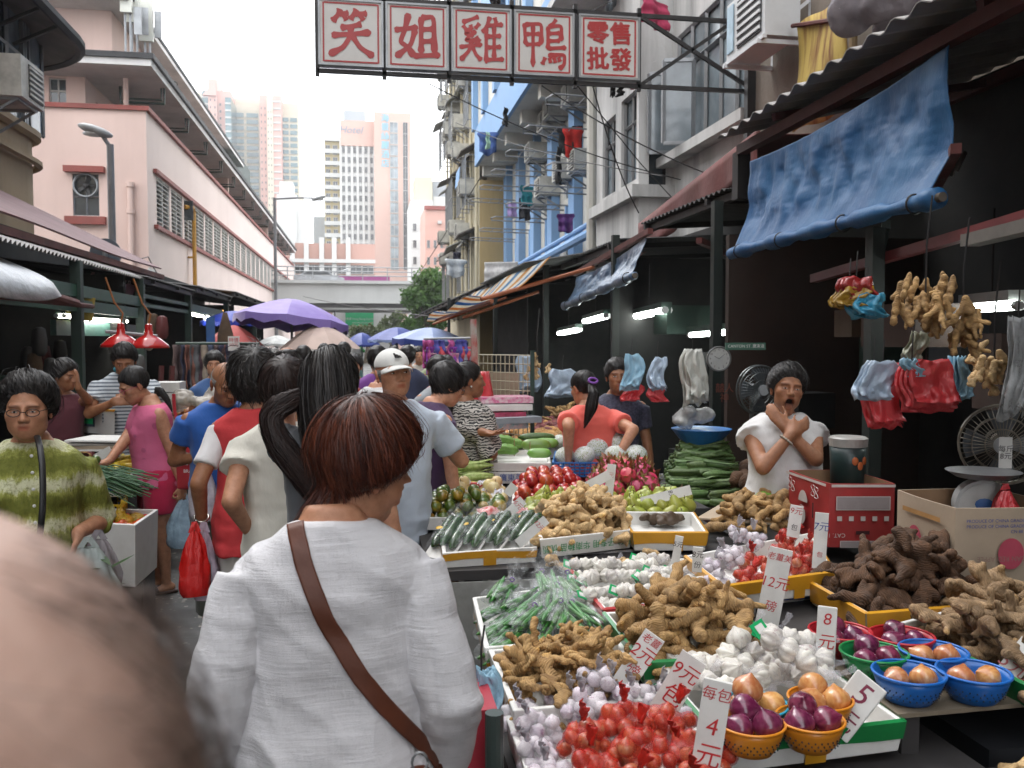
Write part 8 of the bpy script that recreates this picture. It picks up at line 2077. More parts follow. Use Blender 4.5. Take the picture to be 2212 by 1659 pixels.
price('price board leaning at the right edge of the picture',(2150,1490),(2230,1390),2.45,.06,[('5元',.5,.07,None)],M('faded_red_ink',(.5,.15,.15),.5))
price('small dark lettered price board 8元 left of the orange tray',(1505,1235),(1508,1182),3.2,.035,[('8元',.7,.036,None),('份',.28,.034,None)],DARKINK)
price('small price board sunk in the garlic left of the 8元 board',(1458,1218),(1468,1158),3.35,.03,[('5元',.7,.032,None)],DARKINK)
price('upper white price board reading 9元 before the red carton',(1712,1160),(1722,1092),3.6,.05,[('9元',.82,.042,None),('包',.3,.035,DARKINK)],REDINK)
price('tall white price board with blue numerals before the red carton',(1768,1228),(1776,1108),3.45,.05,[('7元',.75,.05,M('blue_marker_ink',(.03,.05,.25),.5)),('包',.25,.03,None)],REDINK)
price('price board standing upright among the dragon fruit',(1313,1082),(1322,1003),4.6,.045,[('元',.7,.04,None)],M('faded_red_ink',(.5,.15,.15),.5))
price('price board leaning left of the upright dragon fruit one',(1255,1058),(1318,1024),4.6,.05,[],REDINK)
price('price board lying flat right of the green pears',(1385,1085),(1492,1058),4.5,.05,[('8元',.6,.04,DARKINK)],DARKINK)
price('price board stuck between the zucchini and the red packs',(1092,1115),(1130,1080),4.1,.045,[('6元',.7,.04,None)],REDINK)
price('price board leaning against the lettered ginger tray',(1118,1175),(1180,1122),3.75,.04,[('12元',.75,.034,None)],REDINK)
price('bare wooden price board beside the nectarines',(1095,1068),(1112,1048),4.8,.05,[],REDINK)
#  THE PEOPLE
from mathutils.bvhtree import BVHTree
def xy(px,d):p=PD(px,735,d);return p[0],p[1]
DKTR=fabric('charcoal_trousers',(.03,.028,.03));BRTR=fabric('brown_trousers',(.05,.036,.034));OLTR=fabric('olive_trousers',(.055,.058,.045));WTTR=fabric('white_trousers',(.62,.6,.56));NVTR=fabric('navy_jeans',(.02,.03,.06))
SHOEB=M('dark_shoe',(.02,.018,.018),.5,.2);SHOEBR=M('brown_sandal',(.07,.035,.025),.6,.3)
d1=1.72;X1,Y1=xy(715,d1)
def drape(V,N):
 x,y,z=V.T
 w=V+.03*np.stack([vnoise(V,6,k)for k in(1,2,3)],1)
 rid=lambda a,b,c,sd:1-np.abs(vnoise(np.stack([w@NA(a),w@NA(b),w@NA(c)],1),1.0,sd))*2
 f=.013*rid((9,0,7),(0,9,0),(-3,0,4),3)*np.clip((1.28-z)/.3,0,1)*(np.abs(x)<.19)
 f+=.0045*rid((4,0,24),(0,6,0),(5,0,2),5)*(np.abs(x)>.15)*np.clip((1.25-z)/.1,0,1)
 f+=.006*rid((14,0,15),(0,10,0),(4,0,-4),9)
 seam=np.exp(-((np.abs(x)-.178-.05*(1.2-z))/.006)**2)*(z>.95)*(y<.02)
 return V+N*(f*.8-.004*seam)[:,None]
WTOP=fabric('white_slub_cotton',(.70,.69,.71),(.63,.62,.64),.9,700,.35,slub=True)
P1=person('woman with auburn bobbed hair in a white long-sleeved top, brown strap across her back',X1,Y1,3,1.585,lean=6,hyaw=-60,hpitch=30,hroll=6,skin=SKIN,fem=True,build=1.02,voxel=.010,shirt=dict(mat=WTOP,vox=.0065,sleeve=.97,hem=.42,loose=.011,flare=.09,wr=.003,sm=4,post=drape,boxy=True,name='white_top',wide=.02),pants=dict(mat=DKTR),shoe=SHOEB,hair=dict(thick=.030,tf=.8,ts=.95,tb=1.1,front=56,front2=52,temple=36,side=8,ear=-26,nape=-49,crown=.3,soft=22,taper=.2,noise=.006,lift=.007,flick=.006,jag=6,over=9,shell=.35,swirl=.15,frizz=.03,slen=1.05,seed=5),hmat=HAIRR,hn=7500,hw=.0015,head=dict(lips=(.7,.3,.33)),handR=(X1+.225,Y1+.06,.79),handL=(X1-.235,Y1+.10,.80),elR=(.25,-1,0),elL=(-.25,-1,0),headres=(96,90),seed=3)
root=P1['root']
top=[c for c in root.children if c.name.startswith('white_top')][0]
bvh=BVHTree.FromObject(top,bpy.context.evaluated_depsgraph_get())if False else BVHTree.FromPolygons([v.co[:]for v in top.data.vertices],[p.vertices[:]for p in top.data.polygons])
def on_back(wx,wz,off=.004):
 l=P1['loc']((wx,Y1,wz));o=Vector((l.x,-.6,l.z));h=bvh.ray_cast(o,Vector((0,1,0)))
 return(h[0]+h[1]*off,h[1])if h[0]is not None else None
A_,B_=PD(628,1118,d1-.06),PD(912,1668,d1-.12)
STRAP=M('brown_leather',(.115,.032,.014),.5,.2,20,.25,120,.002);L_,R_=[],[]
mb=MM(STRAP)
path=[PD(px,py,d1-.1)for px,py in((634,1090),(628,1118),(632,1165),(650,1240),(685,1330),(735,1425),(800,1525),(860,1600),(915,1670),(960,1740))]
pts,nrm=[],[]
for i in range(46):
 t=i/45*(len(path)-1);j=min(int(t),len(path)-2);q=path[j]*(1-t+j)+path[j+1]*(t-j);h=on_back(q[0],q[2])
 if h:pts.append(NA(h[0]));nrm.append(NA(h[1]))
pts,nrm=NA(pts),NA(nrm)
for _ in range(4):pts[1:-1]=(pts[:-2]+2*pts[1:-1]+pts[2:])/4
pts=pts+nrm*.004
T_=np.gradient(pts,axis=0);S_=np.cross(T_,nrm);S_/=np.linalg.norm(S_,axis=1,keepdims=True)
mb.sheet(np.stack([pts+S_*w for w in(-.0165,-.012,.012,.0165)],1),.004)
link('bag_strap',mb.mesh('bag_strap',True),parent=root)
mb=MB();c=P1['loc'](PD(925,1720,d1-.12));mb.box(c+Vector((.01,.0,-.06)),(.05,.2,.16),rz=.2);V,E,F=remesh(mb,.012,4);link('shoulder_bag',mesh_np(V,F,'shoulder_bag',STRAP),parent=root)
mb=MM(GALV);c=P1['loc'](PD(905,1640,d1-.13));mb.tube([c+Vector((.014*cos(a),-.012,.018*sin(a)))for a in LS(0,2*PI,13)],.0025,6);link('strap_ring',mb.mesh('ring',True),parent=root)
d2=3.2;X2,Y2_=xy(712,d2);hl=PD(622,862,d2-.02)
P2_=person('young woman with waist-long black hair and a slate grey top, one hand lifting her hair',X2,Y2_,-4,1.66,hyaw=-8,skin=SKIN_P,fem=True,build=.95,shirt=dict(mat=fabric('slate_jersey',(.13,.14,.155)),sleeve=.16,hem=.47,loose=.014),pants=dict(mat=NVTR),shoe=SHOEB,hair=dict(thick=.022,front=34,temple=0,side=-40,ear=-55,nape=-60,tb=1.2,noise=.002,lift=.002),hn=1200,hw=.003,handL=hl,elL=(-.25,1,-.7),hL=dict(dir=(.3,-.85,.25),pal=(.5,.2,-.5),curl=.6),seed=5)
loc=P2_['loc'];pd=lambda px,py,d:loc(PD(px,py,d))
hair_tail(P2_['root'],HAIRB,[pd(703,752,d2-.02),pd(703,768,d2-.09),pd(705,850,d2-.14),pd(712,930,d2-.16),pd(728,1010,d2-.16),pd(745,1100,d2-.14),pd(755,1170,d2-.13)],[.02,.085,.105,.105,.10,.085,.05],1700,.0032,3,'long_hair',.42,.003,.45,.09)
hair_tail(P2_['root'],HAIRBR,[pd(672,850,d2-.12),pd(628,866,d2-.17),pd(596,882,d2-.19),pd(582,908,d2-.2),pd(598,950,d2-.2),pd(634,1000,d2-.19),pd(668,1050,d2-.17),pd(700,1110,d2-.16)],[.03,.038,.042,.042,.046,.05,.045,.012],1100,.0026,4,'lifted_hair',.4,.004,.12,.16)
d3=3.75;X3,Y3_=xy(612,d3)
person('woman in a cream short-sleeved blouse behind the long-haired girl, dark brown bob',X3,Y3_,0,1.61,fem=True,build=.98,skin=SKIN,shirt=dict(mat=fabric('cream_crepe',(.66,.63,.55)),sleeve=.22,hem=.44,loose=.022,wide=.2),pants=dict(mat=WTTR),shoe=SHOEB,hair=dict(thick=.03,front=32,temple=-10,side=-35,ear=-45,nape=-48,lift=.006),hmat=HAIRBR,hn=1100,hw=.003,seed=8,handL=PD(540,1150,d3-.02),elL=(-.25,-1,0),handR=None)
d4=4.25;X4,Y4=xy(549,d4);h4=PD(437,1128,d4-.03)
n=NT('red_raglan');n.put(col=(.50,.035,.04),rough=.85,nrm=n.bump(n.noise(14,4),.3,.02));REDT=n.m
P4=person('woman with fluffy black hair in a red top with white sleeves, carrying plastic bags',X4,Y4,2,1.63,fem=True,build=1.0,hyaw=6,skin=SKIN_D,shirt=dict(mat=REDT,sleeve=0,hem=.42,loose=.022,flare=.1,name='red_top'),pants=dict(mat=WTTR,loose=.016),shoe=SHOEB,hair=dict(thick=.038,front=34,temple=-15,side=-38,ear=-50,nape=-55,ts=1.15,tb=1.2,noise=.010,nsc=26,lift=.016,frizz=.10,flick=.02),hn=2600,hw=.003,handL=h4,elL=(-.3,-1,-.1),hL=dict(curl=1.25,dir=(0,0,-1),pal=(.5,.6,0)),seed=4)
for s in(-1,1):
 mb=MB();a,e,w=P4['arms'][s];so=.055;pe=a+(e-a)*.68;mb.ell(a+Vector((-s*.02,0,-.005)),(so*1.05,so,so*.95),14,10);mb.tube([a,(a+pe)/2,pe],[so,so*1.02,so*1.1],16)
 V,E,F=remesh(mb,.009,3);V+=vnormals(V,F)*(vnoise(V*[1,1,.5],22)*.006)[:,None];link('white_sleeve',mesh_np(V,F,'white_sleeve',fabric('white_sleeve_cotton',(.66,.64,.64))),parent=P4['root'])
a,e,w=P4['arms'][-1];mb=MM(M('watch_steel',(.5,.48,.44),.25,.1,metal=.9));t=(w-e).normalized();u=t.orthogonal().normalized();v=t.cross(u);mb.tube([w-t*.03+(u*cos(q)+v*sin(q))*.031 for q in LS(0,2*PI,17)],.006,8);mb.ell(w-t*.03+Vector((-.03,-.012,0)),(.007,.016,.016),12,8);link('wristwatch',mb.mesh('wristwatch',True),parent=P4['root'])
link('lettering',text_mesh('F',.07,.0,CARDW),parent=P4['root'],loc=P4['loc'](PD(548,1098,d4-.165)),rot=(PI/2,0,0))
d5=5.1;X5,Y5=xy(474,d5);h5=PD(440,985,d5-.12)
P5=person('old balding man in a blue shirt and olive trousers looking down',X5,Y5,196,1.60,lean=8,hpitch=24,hyaw=12,skin=SKIN_D,build=1.0,shirt=dict(mat=fabric('royal_blue_shirt',(.012,.09,.36)),sleeve=.25,hem=.44,loose=.022),pants=dict(mat=OLTR,loose=.016),shoe=SHOEB,head=dict(age=1,browc=(.3,.27,.25)),hair=dict(thick=.004,front=80,temple=40,side=14,ear=-8,nape=-26,bald=30,shell=1,lift=.002),hmat=HAIRG,hn=160,hw=.002,handR=h5,elR=(.6,-.8,-.3),hR=dict(curl=1.2),seed=6)
d6=5.95;X6,Y6=xy(335,d6);h6=PD(232,1000,d6-.25);h6b=PD(398,1062,d6-.05)
def pinkprint():
 n=NT('pink_vest');v=n.new('ShaderNodeTexVoronoi');v.inputs['Scale'].default_value=11;n.l.new(n.coord(),v.inputs['Vector']);p=n.sep(n.coord())
 m_=n.math('MULTIPLY',n.math('LESS_THAN',v.outputs[0],.30),n.math('MULTIPLY',n.math('GREATER_THAN',p[2],.92),n.math('LESS_THAN',p[2],1.16)))
 n.put(col=n.mix(n.math('MULTIPLY',m_,.45),(.62,.13,.25),(.32,.05,.14)),rough=.85,nrm=n.bump(n.noise(13,4),.3,.02));return n.m
P6=person('woman in pink vest and red shorts with ponytail, reaching for a lime at the stall',X6,Y6,118,1.545,fem=True,build=1.16,lean=7,hpitch=26,hyaw=2,skin=SKIN,bust=1.15,shirt=dict(mat=pinkprint(),sleeve=0,hem=.47,loose=.012,top=.835,wr=.003,name='vest'),pants=dict(mat=fabric('red_shorts',(.52,.015,.07)),len=.335,loose=.02,name='shorts'),hair=dict(thick=.012,front=44,temple=22,side=8,ear=-8,nape=-30,lift=.002,noise=.002),hn=500,hw=.003,handL=h6b,handR=h6,elR=(.3,-.3,-1),elL=(0,-.9,-.3),hR=dict(curl=.8,dir=(-.8,-.5,-.1),pal=(0,0,1)),hL=dict(curl=1.25,dir=(0,0,-1)),seed=7)
glasses(P6,M('pink_frames',(.4,.03,.12),.3));loc=P6['loc'];pd=lambda px,py,d:loc(PD(px,py,d))
hair_tail(P6['root'],HAIRB,[pd(335,845,d6),pd(348,846,d6),pd(360,862,d6),pd(372,890,d6)],[.03,.036,.034,.012],260,.004,2)
mb=MB()
for s in(-1,1):
 sh=P6['up']((s*.07,.07,1.2));mb.tube([P6['up']((s*.08,.085,1.17)),P6['up']((s*.095,.03,1.278)),P6['up']((s*.092,-.05,1.27)),P6['up']((s*.08,-.085,1.17))],.017,8,flat=.4)
link('vest_straps',mesh_np(*[q for q in(lambda r:(r[0],r[2]))(remesh(mb,.007,1))],'vest_straps',bpy.data.materials['pink_vest']),parent=P6['root'])
for s in(-1,1):
 mb=MM(SHOEBR);an=Vector((s*.055*1.545,-.012*1.545,.045*1.545));mb.box(an+Vector((0,.055,-.058)),(.085,.24,.016));mb.tube([an+Vector((-.045,.07,-.05)),an+Vector((0,.075,-.015)),an+Vector((.045,.07,-.05))],.014,8);link('sandal',mb.mesh('sandal',True),parent=P6['root'])
link('lime',fruit('lime',sph(.03),MAND),loc=Vector(h6)+Vector((-.055,-.05,.028)),label='green lime held in the hand of the woman in pink',cat='lime')
d7=7.1;X7,Y7=xy(268,d7);c7=PD(262,868,d7-.35)
STRP=fabric('striped_polo',(.50,.54,.57),stripes=(2,36.0,(.10,.12,.15),.42))
P7=person('man in a striped polo with turquoise collar peeling vegetables behind the stall',X7,Y7,196,1.70,lean=5,hpitch=26,hyaw=-4,skin=SKIN_D,shirt=dict(mat=STRP,sleeve=.3,hem=.45,loose=.025),pants=dict(mat=DKTR),hair=dict(thick=.015,front=40,temple=22,side=6,ear=-8,nape=-28,lift=.006),hn=500,hw=.004,handR=c7+[-.05,0,0],handL=c7+[.07,0,.0],elR=(.8,-.2,-.7),elL=(-.8,-.2,-.7),hR=dict(curl=.8,dir=(.7,-.4,.1)),hL=dict(curl=.8,dir=(-.7,-.4,.1)),seed=9,voxel=.01)
mb=MB();k=P7['up']((0,-.02,1.47));mb.tube([k+Vector((.068*cos(a),.062*sin(a),-.012*sin(a)))for a in LS(0,2*PI,21)],.018,8);link('collar',mb.mesh('collar',True),parent=P7['root'],mat=M('turquoise_collar',(.03,.30,.40),.8))
d8=3.35;X8,Y8=xy(62,d8);h8=PD(52,1172,d8-.2);h8b=PD(168,1150,d8-.02)
n=NT('tie_dye_green');p=n.sep(n.coord());band=n.math('SINE',n.math('ADD',n.math('MULTIPLY',p[2],42),n.math('MULTIPLY',n.noise(13,8,.8,n.coord('Object',(1.6,1.6,.5))),6.0)))
c=n.mix(n.ramp(n.math('MULTIPLY_ADD',band,.5,.5),[(.25,0),(.75,1)]),hexc('686c25'),hexc('96994a'));c=n.mix(n.ramp(n.math('MULTIPLY_ADD',band,.5,.5),[(.72,0),(.97,.8)]),c,hexc('d3d2b4'));c=n.mix(n.math('MULTIPLY',n.ramp(n.noise(60,5,.8),[(.5,0),(.62,1)]),.55),c,hexc('4d5310'))
n.put(col=c,rough=.85,nrm=n.bump(n.noise(24,4,.6,n.coord('Object',(1.4,1.4,.3))),.7,.025));TDY=n.m
P8=person('elderly woman with glasses in a green tie-dyed blouse, black bag strap',X8,Y8,192,1.565,fem=True,build=1.02,hyaw=-4,hpitch=4,skin=SKIN,head=dict(age=1,jaw=1.12,eye=.85,lips=(.75,.45,.42)),shirt=dict(mat=TDY,sleeve=.60,hem=.43,loose=.015,flare=.18,wr=.006,cuff=1.4,name='blouse'),pants=dict(mat=BRTR,loose=.02),shoe=SHOEB,hair=dict(thick=.025,front=50,front2=44,temple=20,side=0,ear=-20,nape=-40,ts=1.25,noise=.008,nsc=26,lift=.008,frizz=.08),hn=1600,hw=.0026,handR=h8,handL=h8b,elR=(.6,-.9,-.2),elL=(-.35,-1,-.1),hR=dict(curl=.45,dir=(.35,-.2,-.9),pal=(-.3,1,0)),hL=dict(curl=1.1,dir=(0,0,-1)),seed=12,bust=1.1)
glasses(P8,M('dark_frames',(.02,.012,.01),.3),rnd=.85)
mb=MM(M('black_strap',(.014,.014,.015),.5));loc=P8['loc']
mb.tube([loc(PD(px,py,dd))for px,py,dd in((80,942,d8-.1),(86,965,d8-.16),(91,1000,d8-.205),(93,1050,d8-.215),(92,1100,d8-.22),(86,1160,d8-.225))],.011,8,flat=.4);link('bag_strap',mb.mesh('strap',True),parent=P8['root'])
for k in range(5):mb=MM(CARDW);c=loc(PD(68+k*2,985+k*36,d8-.208));mb.ell(c,(.006,.003,.006),8,5);link('button',mb.mesh('button'),parent=P8['root'])
d9=6.9;X9,Y9=xy(128,d9);person('seller with bare arms half hidden in the dark left stall, hand raised',X9,Y9,205,1.55,fem=True,skin=SKIN_D,hpitch=10,hyaw=40,shirt=dict(mat=fabric('dark_red_vest',(.10,.02,.03)),sleeve=0,hem=.45,top=.835),pants=dict(mat=DKTR),hair=dict(thick=.022,front=42,temple=15,side=0,ear=-15,nape=-35),hn=200,hw=.005,handL=PD(168,838,d9-.3),hL=dict(curl=.3,dir=(0,0,1),pal=(-1,0,0)),voxel=.012,headres=(60,56),seed=14)
d10=4.35;X10,Y10=xy(848,d10);h10=PD(952,955,4.75)
P10=person('man in a white baseball cap and pale blue shirt reaching for corn',X10,Y10,184,1.665,hyaw=14,hpitch=-3,hroll=4,skin=SKIN,build=1.02,head=dict(age=.6,gaze=-.5,lips=(.8,.5,.46)),shirt=dict(mat=fabric('pale_blue_shirt',(.46,.52,.60)),sleeve=.34,hem=.43,loose=.026),pants=dict(mat=NVTR),shoe=SHOEB,hair=dict(thick=.010,front=60,temple=30,side=2,ear=-12,nape=-30,bald=22),hmat=HAIRG,hn=300,hw=.002,handL=h10,elL=(-.6,-.5,-.8),hL=dict(curl=.6,dir=(.7,.5,-.5),pal=(0,.2,-1)),seed=15)
T,E_,D=sph_dirs(56,40,0);rc=star(lambda p:sdE(p,(0,-.012,.04),(.082,.1,.082)),D,n=40);mask=E_>R(8)+.0*T
V=(_el0+D*rc[...,None]);V[...,2]=np.maximum(V[...,2],.035);V=V.reshape(-1,3)
mb=MB();mb.v=[tuple(q)for q in V];mb.f=grid_faces(40,56)
CAPM=fabric('white_cap_twill',(.70,.70,.67));capo=link('cap',mesh_np(P10['xf'](V),mb.f,'cap',CAPM),parent=P10['root'])
P_=NA([[(.078*s,.078+(.085*(1-s*s)+.004)*t-.028*(s*s),.040-.022*s*s-.018*t)for s in LS(-1,1,15)]for t in LS(0,1,7)]);mb=MM(CAPM);mb.sheet(P_,.004);me=mb.mesh('visor',True);v=NA([q.co for q in me.vertices]);me.vertices.foreach_set('co',P10['xf'](v).ravel());me.update();link('visor',me,parent=P10['root'])
mb=MM(BLACKM)
for k in range(3):mb.prism([(-.016+k*.012,.0905-k*.0006,.072),(-.008+k*.012,.0905-k*.0006,.072),(-.0+k*.012,.085,.084+k*.006),(-.008+k*.012,.085,.084+k*.006)],(0,0,0),(0,.008,0))
me=mb.mesh('cap_badge');v=NA([q.co for q in me.vertices]);me.vertices.foreach_set('co',P10['xf'](v).ravel());me.update();link('cap_badge',me,parent=P10['root'])
def extra(label,px,d,face,h,col,hair,**k):
 x,y=xy(px,d);kw=dict(voxel=.014,headres=(54,50),hn=260,hw=.0045,shirt=dict(mat=fabric('shirt_%s'%'_'.join('%d'%(c*100)for c in col),col),sleeve=.28,hem=.44),pants=dict(mat=DKTR),shoe=SHOEB);kw.update(k);return person(label,x,y,face,h,hair=hair,**kw)
SH=dict(thick=.015,noise=.006,front=38,temple=16,side=0,ear=-12,nape=-32);BOB=dict(thick=.02,noise=.005,front=34,temple=0,side=-28,ear=-40,nape=-46,lift=.006)
p=extra('woman in glasses and dark purple top bending over the stall, short dark hair',898,5.0,-62,1.60,(.05,.018,.07),BOB,fem=True,lean=14,hpitch=24,hyaw=-4,skin=SKIN_P,hn=700,hw=.0035);glasses(p,M('dark_frames',(.02,.012,.01),.3))
extra('young man with black hair and white shirt bending beside the man in the cap',795,6.2,-50,1.62,(.6,.6,.6),SH,lean=10,hpitch=28,skin=SKIN_P,hn=500)
extra('bald-crowned man deep in the crowd behind the fluffy-haired woman',620,5.6,10,1.66,(.08,.08,.1),dict(thick=.014,front=80,temple=30,side=10,ear=-12,nape=-32,bald=52),skin=SKIN_D)
n=NT('paisley_print');w1=n.new('ShaderNodeTexWave');w1.wave_type='RINGS';w1.inputs['Scale'].default_value=19;w1.inputs['Distortion'].default_value=9;w1.inputs['Detail'].default_value=2.5;w1.inputs['Detail Scale'].default_value=1.3;n.l.new(n.coord(),w1.inputs[0])
n.put(col=n.ramp(w1.outputs[1],[(.42,(.015,.014,.014)),(.52,(.42,.39,.35))]),rough=.8,nrm=n.bump(n.noise(14,4),.3,.02));PAIS=n.m
p=extra('woman with long black ponytail in a black and white paisley jacket',1003,5.75,-52,1.555,(.1,.1,.1),dict(thick=.012,front=46,temple=22,side=8,ear=-8,nape=-30,noise=.002,lift=.002),fem=True,build=1.18,hyaw=-30,skin=SKIN_D,voxel=.009,headres=(80,76),hn=500,hw=.003,shirt=dict(mat=PAIS,sleeve=.9,hem=.42,loose=.03,flare=.1,name='jacket',wr=.007),handR=PD(1060,925,5.7),handL=PD(1050,935,5.5),seed=21)
l=p['loc'];hair_tail(p['root'],HAIRB,[l(PD(985,812,5.8)),l(PD(970,825,5.75)),l(PD(967,860,5.68)),l(PD(968,910,5.62))],[.035,.055,.055,.025],500,.004,8,'ponytail',.6,.01)
mb=MM(M('pearl_earring',(.6,.58,.52),.2));mb.ell(Vector(p['xf'](NA([[.084,-.006,-.035]]))[0]),(.007,.007,.007),8,6);link('earring',mb.mesh('earring',True),parent=p['root'])
p=extra('girl in a salmon T-shirt with ponytail, back to the camera behind the cabbages',1278,5.9,8,1.50,(.72,.12,.09),dict(thick=.010,front=46,temple=22,side=8,ear=-8,nape=-30,noise=.002,lift=.002),fem=True,build=1.1,hyaw=16,hpitch=14,lean=6,skin=SKIN,voxel=.009,headres=(80,76),hn=500,hw=.003,handL=PD(1228,990,5.72),handR=PD(1332,990,5.72),elL=(-.35,-1,0),elR=(.35,-1,0),seed=22)
l=p['loc'];hair_tail(p['root'],HAIRB,[l(PD(1278,832,5.72)),l(PD(1283,850,5.66)),l(PD(1277,880,5.66)),l(PD(1262,925,5.68))],[.025,.04,.045,.01],420,.004,9,'ponytail',.5)
mb=MM(M('purple_hair_tie',(.2,.06,.35),.6));c=l(PD(1281,822,5.72));mb.tube([c+Vector((.03*cos(a),.012*sin(a),.016*sin(a)))for a in LS(0,2*PI,14)],.008,6);link('hair_tie',mb.mesh('hair_tie',True),parent=p['root'])
extra('stallholder in a dark flowered shirt standing in shade beside the salmon girl',1333,6.35,172,1.56,(.02,.02,.035),SH,skin=SKIN_D,shirt=dict(mat=M('dark_flowers',(.012,.012,.025),.8,.3,60,col2=(.06,.06,.10)),sleeve=.3,hem=.44),hn=400)
dy=4.62;Xy,Yy=xy(1700,dy);sL,sR=PD(1712,934,dy-.16),PD(1692,922,dy-.12)
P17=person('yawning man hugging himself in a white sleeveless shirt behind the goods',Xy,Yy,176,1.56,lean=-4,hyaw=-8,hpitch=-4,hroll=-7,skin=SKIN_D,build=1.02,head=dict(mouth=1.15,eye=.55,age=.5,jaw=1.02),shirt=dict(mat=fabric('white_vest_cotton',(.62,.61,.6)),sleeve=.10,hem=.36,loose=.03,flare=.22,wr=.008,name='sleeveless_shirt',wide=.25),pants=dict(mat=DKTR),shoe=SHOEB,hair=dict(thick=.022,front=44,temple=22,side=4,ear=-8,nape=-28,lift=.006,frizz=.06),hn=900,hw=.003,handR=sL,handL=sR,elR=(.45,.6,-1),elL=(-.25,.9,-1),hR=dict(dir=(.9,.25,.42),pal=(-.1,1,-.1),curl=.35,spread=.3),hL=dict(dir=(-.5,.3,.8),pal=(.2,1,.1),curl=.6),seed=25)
a,e,w=P17['arms'][1];t=(w-e).normalized();u=t.orthogonal().normalized();v=t.cross(u);mb=MM(M('bead_bracelet',(.4,.36,.3),.4,.3,60))
for q in LS(0,2*PI,16,endpoint=False):mb.ell(w-t*.05+(u*cos(q)+v*sin(q))*.033,(.0065,)*3,6,5)
link('bracelet',mb.mesh('bracelet',True),parent=P17['root'])
far=[(463,8.6,185,1.58,(.05,.12,.3),'boyish seller in blue seen small between the hanging goods and the old man'),(590,9.5,0,1.60,(.3,.3,.32),'grey-haired shopper deep in the street left of the crowd'),(725,8.2,5,1.58,(.25,.03,.03),'shopper in dark red top beyond the long-haired girl'),(765,9.0,170,1.55,(.05,.05,.06),'dark-dressed shopper beneath the pale pink parasol'),(815,8.6,0,1.63,(.2,.06,.3),'shopper in purple glimpsed left of the white cap'),(948,7.4,20,1.56,(.28,.3,.32),'shopper in a grey T-shirt behind the paisley jacket'),(965,9.2,175,1.52,(.5,.2,.25),'woman in pink with lime headscarf far behind the paisley jacket'),(985,10.5,0,1.6,(.06,.06,.08),'distant dark-haired shopper under the pale blue parasol'),(655,10.5,10,1.62,(.12,.12,.14),'distant shopper under the white valance'),(850,11.5,0,1.6,(.3,.12,.1),'distant shopper in rust red behind the white cap'),(742,12.5,0,1.66,(.1,.2,.2),'distant shopper in teal left of the cap under the parasols'),(905,13,180,1.6,(.5,.45,.4),'distant shopper in beige walking up below the blue parasols'),(880,10.5,5,1.62,(.04,.05,.1),'distant shopper in navy right of the cap'),(700,13.5,180,1.64,(.4,.1,.12),'distant shopper in crimson facing the camera under the purple parasol'),(935,12.0,0,1.57,(.3,.35,.2),'distant shopper in moss green by the bright garments')]
for k,(px,d,f,h,col,lb)in enumerate(far):
 p=extra(lb,px,d,f,h,col,SH if k%2 else BOB,voxel=.024,headres=(40,36),hn=90,hw=.007,hmat=HAIRG if k==1 else HAIRB,seed=40+k)
 if k==6:mb=MB();mb.ell((0,-.02,.045),(.09,.11,.09),14,10);me=mb.mesh('headscarf',True);v=NA([q.co for q in me.vertices]);me.vertices.foreach_set('co',p['xf'](v).ravel());me.update();link('headscarf',me,parent=p['root'],mat=M('lime_scarf',(.25,.5,.05),.8,.5,30,col2=(.6,.6,.4)))
d19=.215;c=PD(-356,2035,d19);
P19=person('blurred back of a thin-haired head right in front of the lens',c[0]+.0,c[1],15,1.645,skin=skin_mat('near_scalp',hexc('b89a8c')),shirt=dict(mat=fabric('near_grey_shirt',(.2,.2,.22)),sleeve=.3),pants=dict(mat=DKTR),shoe=SHOEB,hair=None,head=dict(noears=1),headres=(72,64),voxel=.012,headscale=1.12,eyes=True,seed=30)
hc=P19['xf'](NA([[0,-.01,.02]]))[0];wc=NA(P19['root'].location)+NA(Matrix.Rotation(R(15),3,'Z')@Vector(hc));shift=NA(c)-wc;P19['root'].location=Vector((P19['root'].location[0]+shift[0],P19['root'].location[1]+shift[1],shift[2]-.005))
g=RG(77);nS=5000;K=9
al=g.uniform(-.3,1.5,nS);el=g.uniform(-.25,1.25,nS)
def headpt(az,e,off):d_=np.stack([np.sin(az)*np.cos(e),-np.cos(az)*np.cos(e),np.sin(e)],-1);r=star(lambda p:sdE(p,(0,-.012,.035),(.077,.095,.086)),d_,n=30);return _el0+d_*(r+off)[...,None],d_
t=LS(0,1,K)
az=al[:,None]+(.9*t[None]*g.uniform(.3,.9,nS)[:,None]);ee=el[:,None]-.55*t[None]*g.uniform(.3,1,nS)[:,None]+g.normal(0,.02,(nS,K)).cumsum(1)
keep=g.random(nS)<np.clip((al-.75)/.9,.006,.2)
Pp,Dd=headpt(az,ee,.001+.006*g.random((nS,1))*t[None]+.004*t[None]);Pp,Dd=Pp[keep],Dd[keep]
link('hair',ribbons(P19['xf'](Pp.reshape(-1,3)).reshape(Pp.shape),.0005,P19['xf'](Dd.reshape(-1,3),True).reshape(Pp.shape),np.stack([np.clip(g.normal(1,.3,len(Pp)),.4,2)]*3,1),hair_mat('thin_brown_hair',(.09,.062,.05),(.14,.10,.08)),'hair'),parent=P19['root'])
